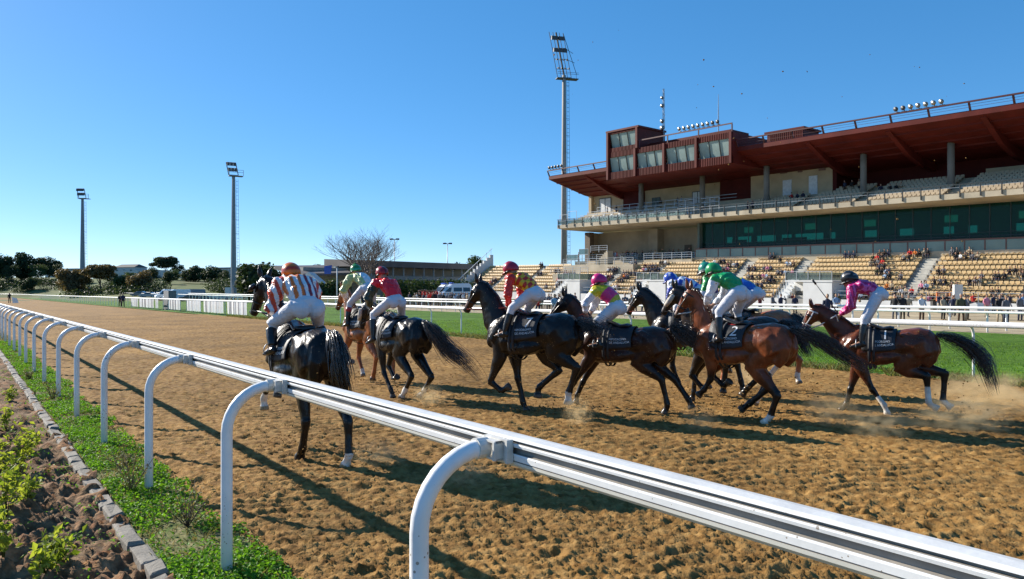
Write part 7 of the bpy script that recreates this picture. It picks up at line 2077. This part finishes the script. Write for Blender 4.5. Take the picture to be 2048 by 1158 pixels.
# the farthest figures past three hundred are one crowd
PEOPLE = [o for o in COL.objects if o.get("category") == "spectator" and o.get("group") != "people on the course"]
PEOPLE.sort(key=lambda o: o.location.length)
rest = PEOPLE[280:]
if rest:
    VV, FF, MI, mats_, nv_ = [], [], [], {}, 0
    for o in rest:
        me = o.data; n = len(me.vertices); co = np.empty(n * 3); me.vertices.foreach_get("co", co); co = co.reshape(-1, 3) * o.scale[0]
        c, s_ = math.cos(o.rotation_euler[2]), math.sin(o.rotation_euler[2])
        VV.append(co @ np.array([[c, s_, 0], [-s_, c, 0], [0, 0, 1]]) + np.array(o.location))
        idx = [mats_.setdefault(sl.material.name, (len(mats_), sl.material))[0] for sl in o.material_slots]
        for p in me.polygons:
            FF.append(tuple(i + nv_ for i in p.vertices)); MI.append(idx[p.material_index])
        nv_ += n
    me = bpy.data.meshes.new("crowd"); me.from_pydata(np.concatenate(VV).tolist(), [], FF); me.update()
    me.polygons.foreach_set("material_index", np.array(MI, np.int32)); me.polygons.foreach_set("use_smooth", np.ones(len(FF), bool))
    for k, (i, m_) in mats_.items(): me.materials.append(m_)
    co_ = bpy.data.objects.new("crowd", me); COL.objects.link(co_); tag(co_, kind="stuff")
    for o in rest: bpy.data.objects.remove(o)
# stall and white board before the wall
mb = MB(); x = (1905 - 1024) / 1500 * 83
mb.box(x - 2.4, x + 1.6, 82.6, 84.2, 0.0, 0.95); st0 = empty("stall", (0, 0, 0), 0, "dark stall with orange display crates before the white wall", "stall")
mb.build("counter", mat("stall_dark", (0.03, 0.028, 0.026), 0.7), st0)
mb = MB(); mb.box(x - 1.9, x - 0.6, 82.7, 82.9, 0.96, 2.0); mb.build("display_board", mat("stall_orange", (0.45, 0.12, 0.03), 0.6), st0)
mb = MB(); mb.box(x - 0.4, x + 1.2, 82.7, 82.9, 0.96, 2.0); mb.build("display_board", mat("stall_orange2", (0.38, 0.14, 0.05), 0.6), st0)
mb = MB(); mb.box(x - 1.65, x - 0.85, 82.66, 82.699, 1.15, 1.8); mb.build("poster", mat("poster_cream", (0.6, 0.5, 0.32), 0.7), st0)
mb = MB(); x = (1917 - 1024) / 1500 * 80; mb.box(x - 0.42, x + 0.42, 80, 80.3, 0, 1.4); mb.box(x - 0.45, x + 0.45, 79.98, 80.32, 1.402, 2.75)
tag(mb.build("sign_board", M_whitewall), "tall white upright board beside the orange stall", "sign")

# ------------------------------------------------------------------ plants, stones, thrown dirt
# low leaves on the verge
def leaf_patch(n, fn, size, m, name, seed, lift=0.02, tall=0.04):
    r = np.random.default_rng(seed)
    P_ = fn(r, n); n = len(P_)
    nrm = r.normal(size=(n, 3)) * 0.55 + np.array((0, 0, 1.0)); nrm /= np.linalg.norm(nrm, axis=1)[:, None]
    u = np.cross(nrm, r.normal(size=(n, 3))); u /= np.linalg.norm(u, axis=1)[:, None]; v = np.cross(nrm, u)
    s = (size * (0.5 + r.random(n)))[:, None]
    C = P_ + np.array((0, 0, 1)) * (lift + tall * r.random(n) ** 2)[:, None]
    V = np.stack([C - u * s, C - v * s * 0.7 + nrm * s * .25, C + u * s, C + v * s * 0.7 + nrm * s * .25], axis=1).reshape(-1, 3)
    return np_mesh(name, V, np.arange(n * 4).reshape(-1, 4), m, smooth=False)
M_clover = leaf_mat("clover_leaf", (0.06, 0.18, 0.010), (0.16, 0.34, 0.03), 0.45)
M_grass2 = leaf_mat("dry_grass", (0.10, 0.10, 0.04), (0.24, 0.21, 0.10))
M_weed = leaf_mat("yellow_green_leaf", (0.11, 0.18, 0.02), (0.30, 0.36, 0.06), 0.5)
def verge_pts(r, n):
    a = -3 + 38 * r.random(n * 2) ** 1.7; d = r.uniform(1.15, 2.05, n * 2)
    x = TR[0] * a + TN[0] * d; y = TR[1] * a + TN[1] * d
    e = 1.80 + 0.22 * fbm(a * 1.1, d * 0 + 3.3, 81, 3)
    dens = np.clip(0.52 + 1.5 * fbm(x * 1.3, y * 1.3, 301, 3), 0.03, 1) * (d < e + 0.05)
    k = r.random(n * 2) < dens
    x, y = x[k], y[k]
    return np.stack([x, y, VERGE_Z(x, y)], axis=1)
tag(leaf_patch(110000, verge_pts, 0.015, M_clover, "ground_cover", 1), kind="stuff")
def blades(n, fn, h, m, name, seed, w=0.006):
    r = np.random.default_rng(seed); P_ = fn(r, n); n = len(P_)
    an = r.uniform(0, 6.28, n); u = np.stack([np.cos(an), np.sin(an), 0 * an], 1)
    ln = r.normal(size=(n, 3)) * 0.35; ln[:, 2] = 1
    hh = (h * (0.4 + 0.9 * r.random(n)))[:, None]
    V = np.stack([P_ - u * w, P_ + u * w, P_ + ln * hh * 0.6 + u * w * 0.7, P_ + ln * hh * np.array((1.5, 1.5, 1))], axis=1).reshape(-1, 3)
    return np_mesh(name, V, np.arange(n * 4).reshape(-1, 4), m, smooth=False)
def verge_dry(r, n):
    a = -3 + 45 * r.random(n) ** 1.5; d = r.uniform(1.14, 2.0, n); x = TR[0] * a + TN[0] * d; y = TR[1] * a + TN[1] * d
    e = 1.80 + 0.22 * fbm(a * 1.1, d * 0 + 3.3, 81, 3); k = (d < e)
    x, y = x[k], y[k]
    return np.stack([x, y, VERGE_Z(x, y)], axis=1)
tag(blades(16000, verge_dry, 0.06, M_grass2, "dry_grass", 2, 0.003), kind="stuff")
def rail_edge(r, n):
    a = -14 + 75 * r.random(n) ** 1.4; d = 17.0 + np.abs(r.normal(0, 0.55, n)); k = fbm(a * 0.8, d * 1.2, 411, 3) > -0.22
    a, d = a[k], d[k]
    return np.stack([TR[0] * a + TN[0] * d, TR[1] * a + TN[1] * d, 0 * a - 0.02], 1)
tag(blades(26000, rail_edge, 0.16, leaf_mat("rail_grass", (0.07, 0.10, 0.02), (0.22, 0.20, 0.08)), "rough_grass", 3, 0.012), kind="stuff")
def turf_pts(r, n):
    a = -16 + 60 * r.random(n) ** 1.3; d = 17.7 + 14 * r.random(n) ** 1.8
    return np.stack([TR[0] * a + TN[0] * d, TR[1] * a + TN[1] * d, 0 * a - 0.01], 1)
tag(blades(70000, turf_pts, 0.05, leaf_mat("turf_blade", (0.08, 0.18, 0.010), (0.15, 0.27, 0.03), 0.45), "turf_grass", 4, 0.014), kind="stuff")
def bed_pts(r, n):
    a = -3 + 25 * r.random(n * 2) ** 1.6; d = r.uniform(-3.0, 1.0, n * 2); x = TR[0] * a + TN[0] * d; y = TR[1] * a + TN[1] * d
    k = fbm(x * 1.5, y * 1.5, 321, 3) > 0.14
    x, y = x[k], y[k]
    return np.stack([x, y, 0.0 * x + 0.01], 1)
tag(leaf_patch(16000, bed_pts, 0.013, M_clover, "bed_seedlings", 6, 0.01, 0.05), kind="stuff")
# single plants
def plant(name, x, y, h, n, m, lab, seed, leaf=0.03, spread=0.16, group=None):
    r = np.random.default_rng(seed); t = empty(name, (x, y, -0.02), 0, lab, "plant", group)
    mb = MB(); L = []
    for k in range(n):
        an = r.uniform(0, 6.28); hh = h * r.uniform(0.55, 1.05); q = spread * r.uniform(0.2, 1.0)
        pts = [(0, 0, 0), (q * 0.5 * math.cos(an), q * 0.5 * math.sin(an), hh * 0.55), (q * math.cos(an), q * math.sin(an), hh)]
        mb.tube(pts, [0.004, 0.003, 0.0015], 4)
        for j in range(14):
            f = r.uniform(0.25, 1.0); b = np.array(pts[1]) * (1 - abs(2 * f - 1)) + np.array(pts[2]) * max(0, 2 * f - 1)
            L.append(b + r.normal(size=3) * leaf * 1.0)
    mb.build("stem", M_bark if m is not M_weed else M_leafg, t, True)
    C = np.array(L); n2 = len(C); nr = r.normal(size=(n2, 3)) * 0.7 + (0, 0, 0.7); nr /= np.linalg.norm(nr, axis=1)[:, None]
    u = np.cross(nr, r.normal(size=(n2, 3))); u /= np.linalg.norm(u, axis=1)[:, None]; v = np.cross(nr, u); s = (leaf * (0.6 + 0.8 * r.random(n2)))[:, None]
    V = np.stack([C - u * s, C - v * s * 0.55 + nr * s * .2, C + u * s, C + v * s * 0.55 + nr * s * .2], 1).reshape(-1, 3)
    np_mesh("foliage", V, np.arange(n2 * 4).reshape(-1, 4), m, smooth=False, parent=t)
def G(px, py):
    k = CAM_H * 1500 / (py - 585); return ((px - 1024) / 1500 * k, k)
WD = [(8, 1120, 0.46), (26, 985, 0.42), (40, 940, 0.42), (14, 1030, 0.5), (60, 900, 0.30), (12, 860, 0.34), (52, 1010, 0.3), (95, 1150, 0.22), (20, 800, 0.26), (118, 1120, 0.2), (5, 940, 0.42)]
for i, (px, py, h) in enumerate(WD):
    x, y = G(px, py); plant("leafy_weed", x, y, h, 7, M_weed, "yellow-green leafy weed in the clod bed, " + ["at the bottom left corner", "tall one beside another", "upright one", "bushy one at the edge", "slim one near the kerb", "pale one", "short one", "small one near the corner", "far one", "tiny one by the kerb stones", "half-cut one at the edge"][i], 500 + i, 0.034, 0.15, "weeds in the clod bed")
for i, (px, py, h, lab) in enumerate(((262, 985, 0.42, "dry grey-green bush at the foot of the third post"), (105, 800, 0.36, "dry grey-green bush between two farther posts"), (375, 1050, 0.34, "thin dry weed with pale flowers before the near post"), (60, 760, 0.3, "dry tuft by the distant posts"), (250, 940, 0.30, "dry weed behind the bush on the verge"))):
    x, y = G(px, py); plant("dry_weed", x, y, h, 16, M_grass2, lab, 600 + i, 0.016, 0.26, "dry weeds on the verge")
# clods in the air and puffs of sand behind the hooves
r = np.random.default_rng(9); mb = MB()
def clod(c, s):
    R_ = Matrix.Rotation(r.uniform(0, 3), 3, Vector(r.normal(size=3)).normalized())
    mb.ball(c, (s * r.uniform(.6, 1.3), s * r.uniform(.5, 1), s * r.uniform(.4, 1)), 6, 4, 0, R_)
for Hd in HORSES:
    for k in range(60):
        b = at_(Hd['A'], Hd['th'], r.uniform(-2.2, 0.2), r.normal(0, 0.35)); z = abs(r.normal(0, 0.75)) * r.uniform(.3, 1.3)
        clod((b[0], b[1], z + 0.03), r.choice((0.006, 0.008, 0.012, 0.02), p=(.45, .3, .2, .05)))
for Hd in HORSES:      # low spray round the hooves
    for k in range(150):
        key = ('LF', 'RF', 'LH', 'RH')[k % 4]; hf = Hd[key][3]
        b = at_(Hd['A'], Hd['th'], hf[0] - abs(r.normal(0, 0.32)), (0.13 if key[0] == 'L' else -0.13) + r.normal(0, 0.14)); z = abs(r.normal(0, 0.13))
        clod((b[0], b[1], z + 0.01), r.choice((0.007, 0.011, 0.017), p=(.5, .35, .15)))
for k in range(90):
    b = at_((3.5, 11.2), 50, r.uniform(-3, 3), r.uniform(-4, 4)); clod((b[0], b[1], r.uniform(0.3, 5.5)), r.choice((0.006, 0.009, 0.013)))
for px, py, s in ((1775, 905, .05), (1772, 955, .06), (1680, 1020, .06), (1730, 1030, .045), (1860, 1035, .045), (1650, 850, .05), (1690, 845, .05), (1600, 870, .05), (990, 1040, .06), (950, 1020, .05), (1540, 870, .05)):
    x, y = G(px, py); clod((x, y, 0.02), s)
tag(mb.build("flying_dirt", M_dirt, None, True), kind="stuff")
def puff_mat(name, dens):
    m = bpy.data.materials.new(name); m.use_nodes = True; nt = m.node_tree
    nt.nodes.remove(nt.nodes["Principled BSDF"])
    pv = nt.nodes.new("ShaderNodeVolumePrincipled"); pv.inputs["Color"].default_value = (0.95, 0.76, 0.45, 1); pv.inputs["Anisotropy"].default_value = 0.3
    tc = nt.nodes.new("ShaderNodeTexCoord"); n = nt.nodes.new("ShaderNodeTexNoise"); n.inputs["Scale"].default_value = 3.2; n.inputs["Detail"].default_value = 4
    nt.links.new(tc.outputs["Object"], n.inputs["Vector"])
    ln = nt.nodes.new("ShaderNodeVectorMath"); ln.operation = 'LENGTH'; nt.links.new(tc.outputs["Object"], ln.inputs[0])
    fall = nt.nodes.new("ShaderNodeMapRange"); fall.inputs["From Min"].default_value = 0.25; fall.inputs["From Max"].default_value = 1.0; fall.inputs["To Min"].default_value = 1; fall.inputs["To Max"].default_value = 0
    nt.links.new(ln.outputs["Value"], fall.inputs["Value"])
    th = nt.nodes.new("ShaderNodeMapRange"); th.inputs["From Min"].default_value = 0.42; th.inputs["From Max"].default_value = 0.72; th.inputs["To Max"].default_value = dens; nt.links.new(n.outputs[0], th.inputs["Value"])
    mu = nt.nodes.new("ShaderNodeMath"); mu.operation = 'MULTIPLY'; nt.links.new(th.outputs[0], mu.inputs[0]); nt.links.new(fall.outputs[0], mu.inputs[1]); nt.links.new(mu.outputs[0], pv.inputs["Density"])
    nt.links.new(pv.outputs[0], nt.nodes["Material Output"].inputs["Volume"])
    return m
M_puff = puff_mat("sand_puff", 4.2)
puff_me = MB().ball((0, 0, 0), 1.0, 14, 10).mesh("sand_puff"); puff_me.materials.append(M_puff)
for px, py, sx_, sz_ in ((1660, 850, 0.55, 0.38), (1500, 775, 0.45, 0.42), (1760, 870, 0.6, 0.28), (1985, 825, 1.0, 0.45), (930, 975, 0.30, 0.24), (1155, 850, 0.3, 0.3), (1400, 860, 0.4, 0.25), (860, 810, 0.4, 0.25), (1920, 860, 0.8, 0.3), (760, 930, 0.35, 0.22)):
    x, y = G(px, py); o = bpy.data.objects.new("sand_puff", puff_me); COL.objects.link(o); o.location = (x, y, sz_ * 0.55); o.scale = (sx_, sx_ * 0.8, sz_); o.rotation_euler = (0, 0, px); tag(o, kind="stuff")
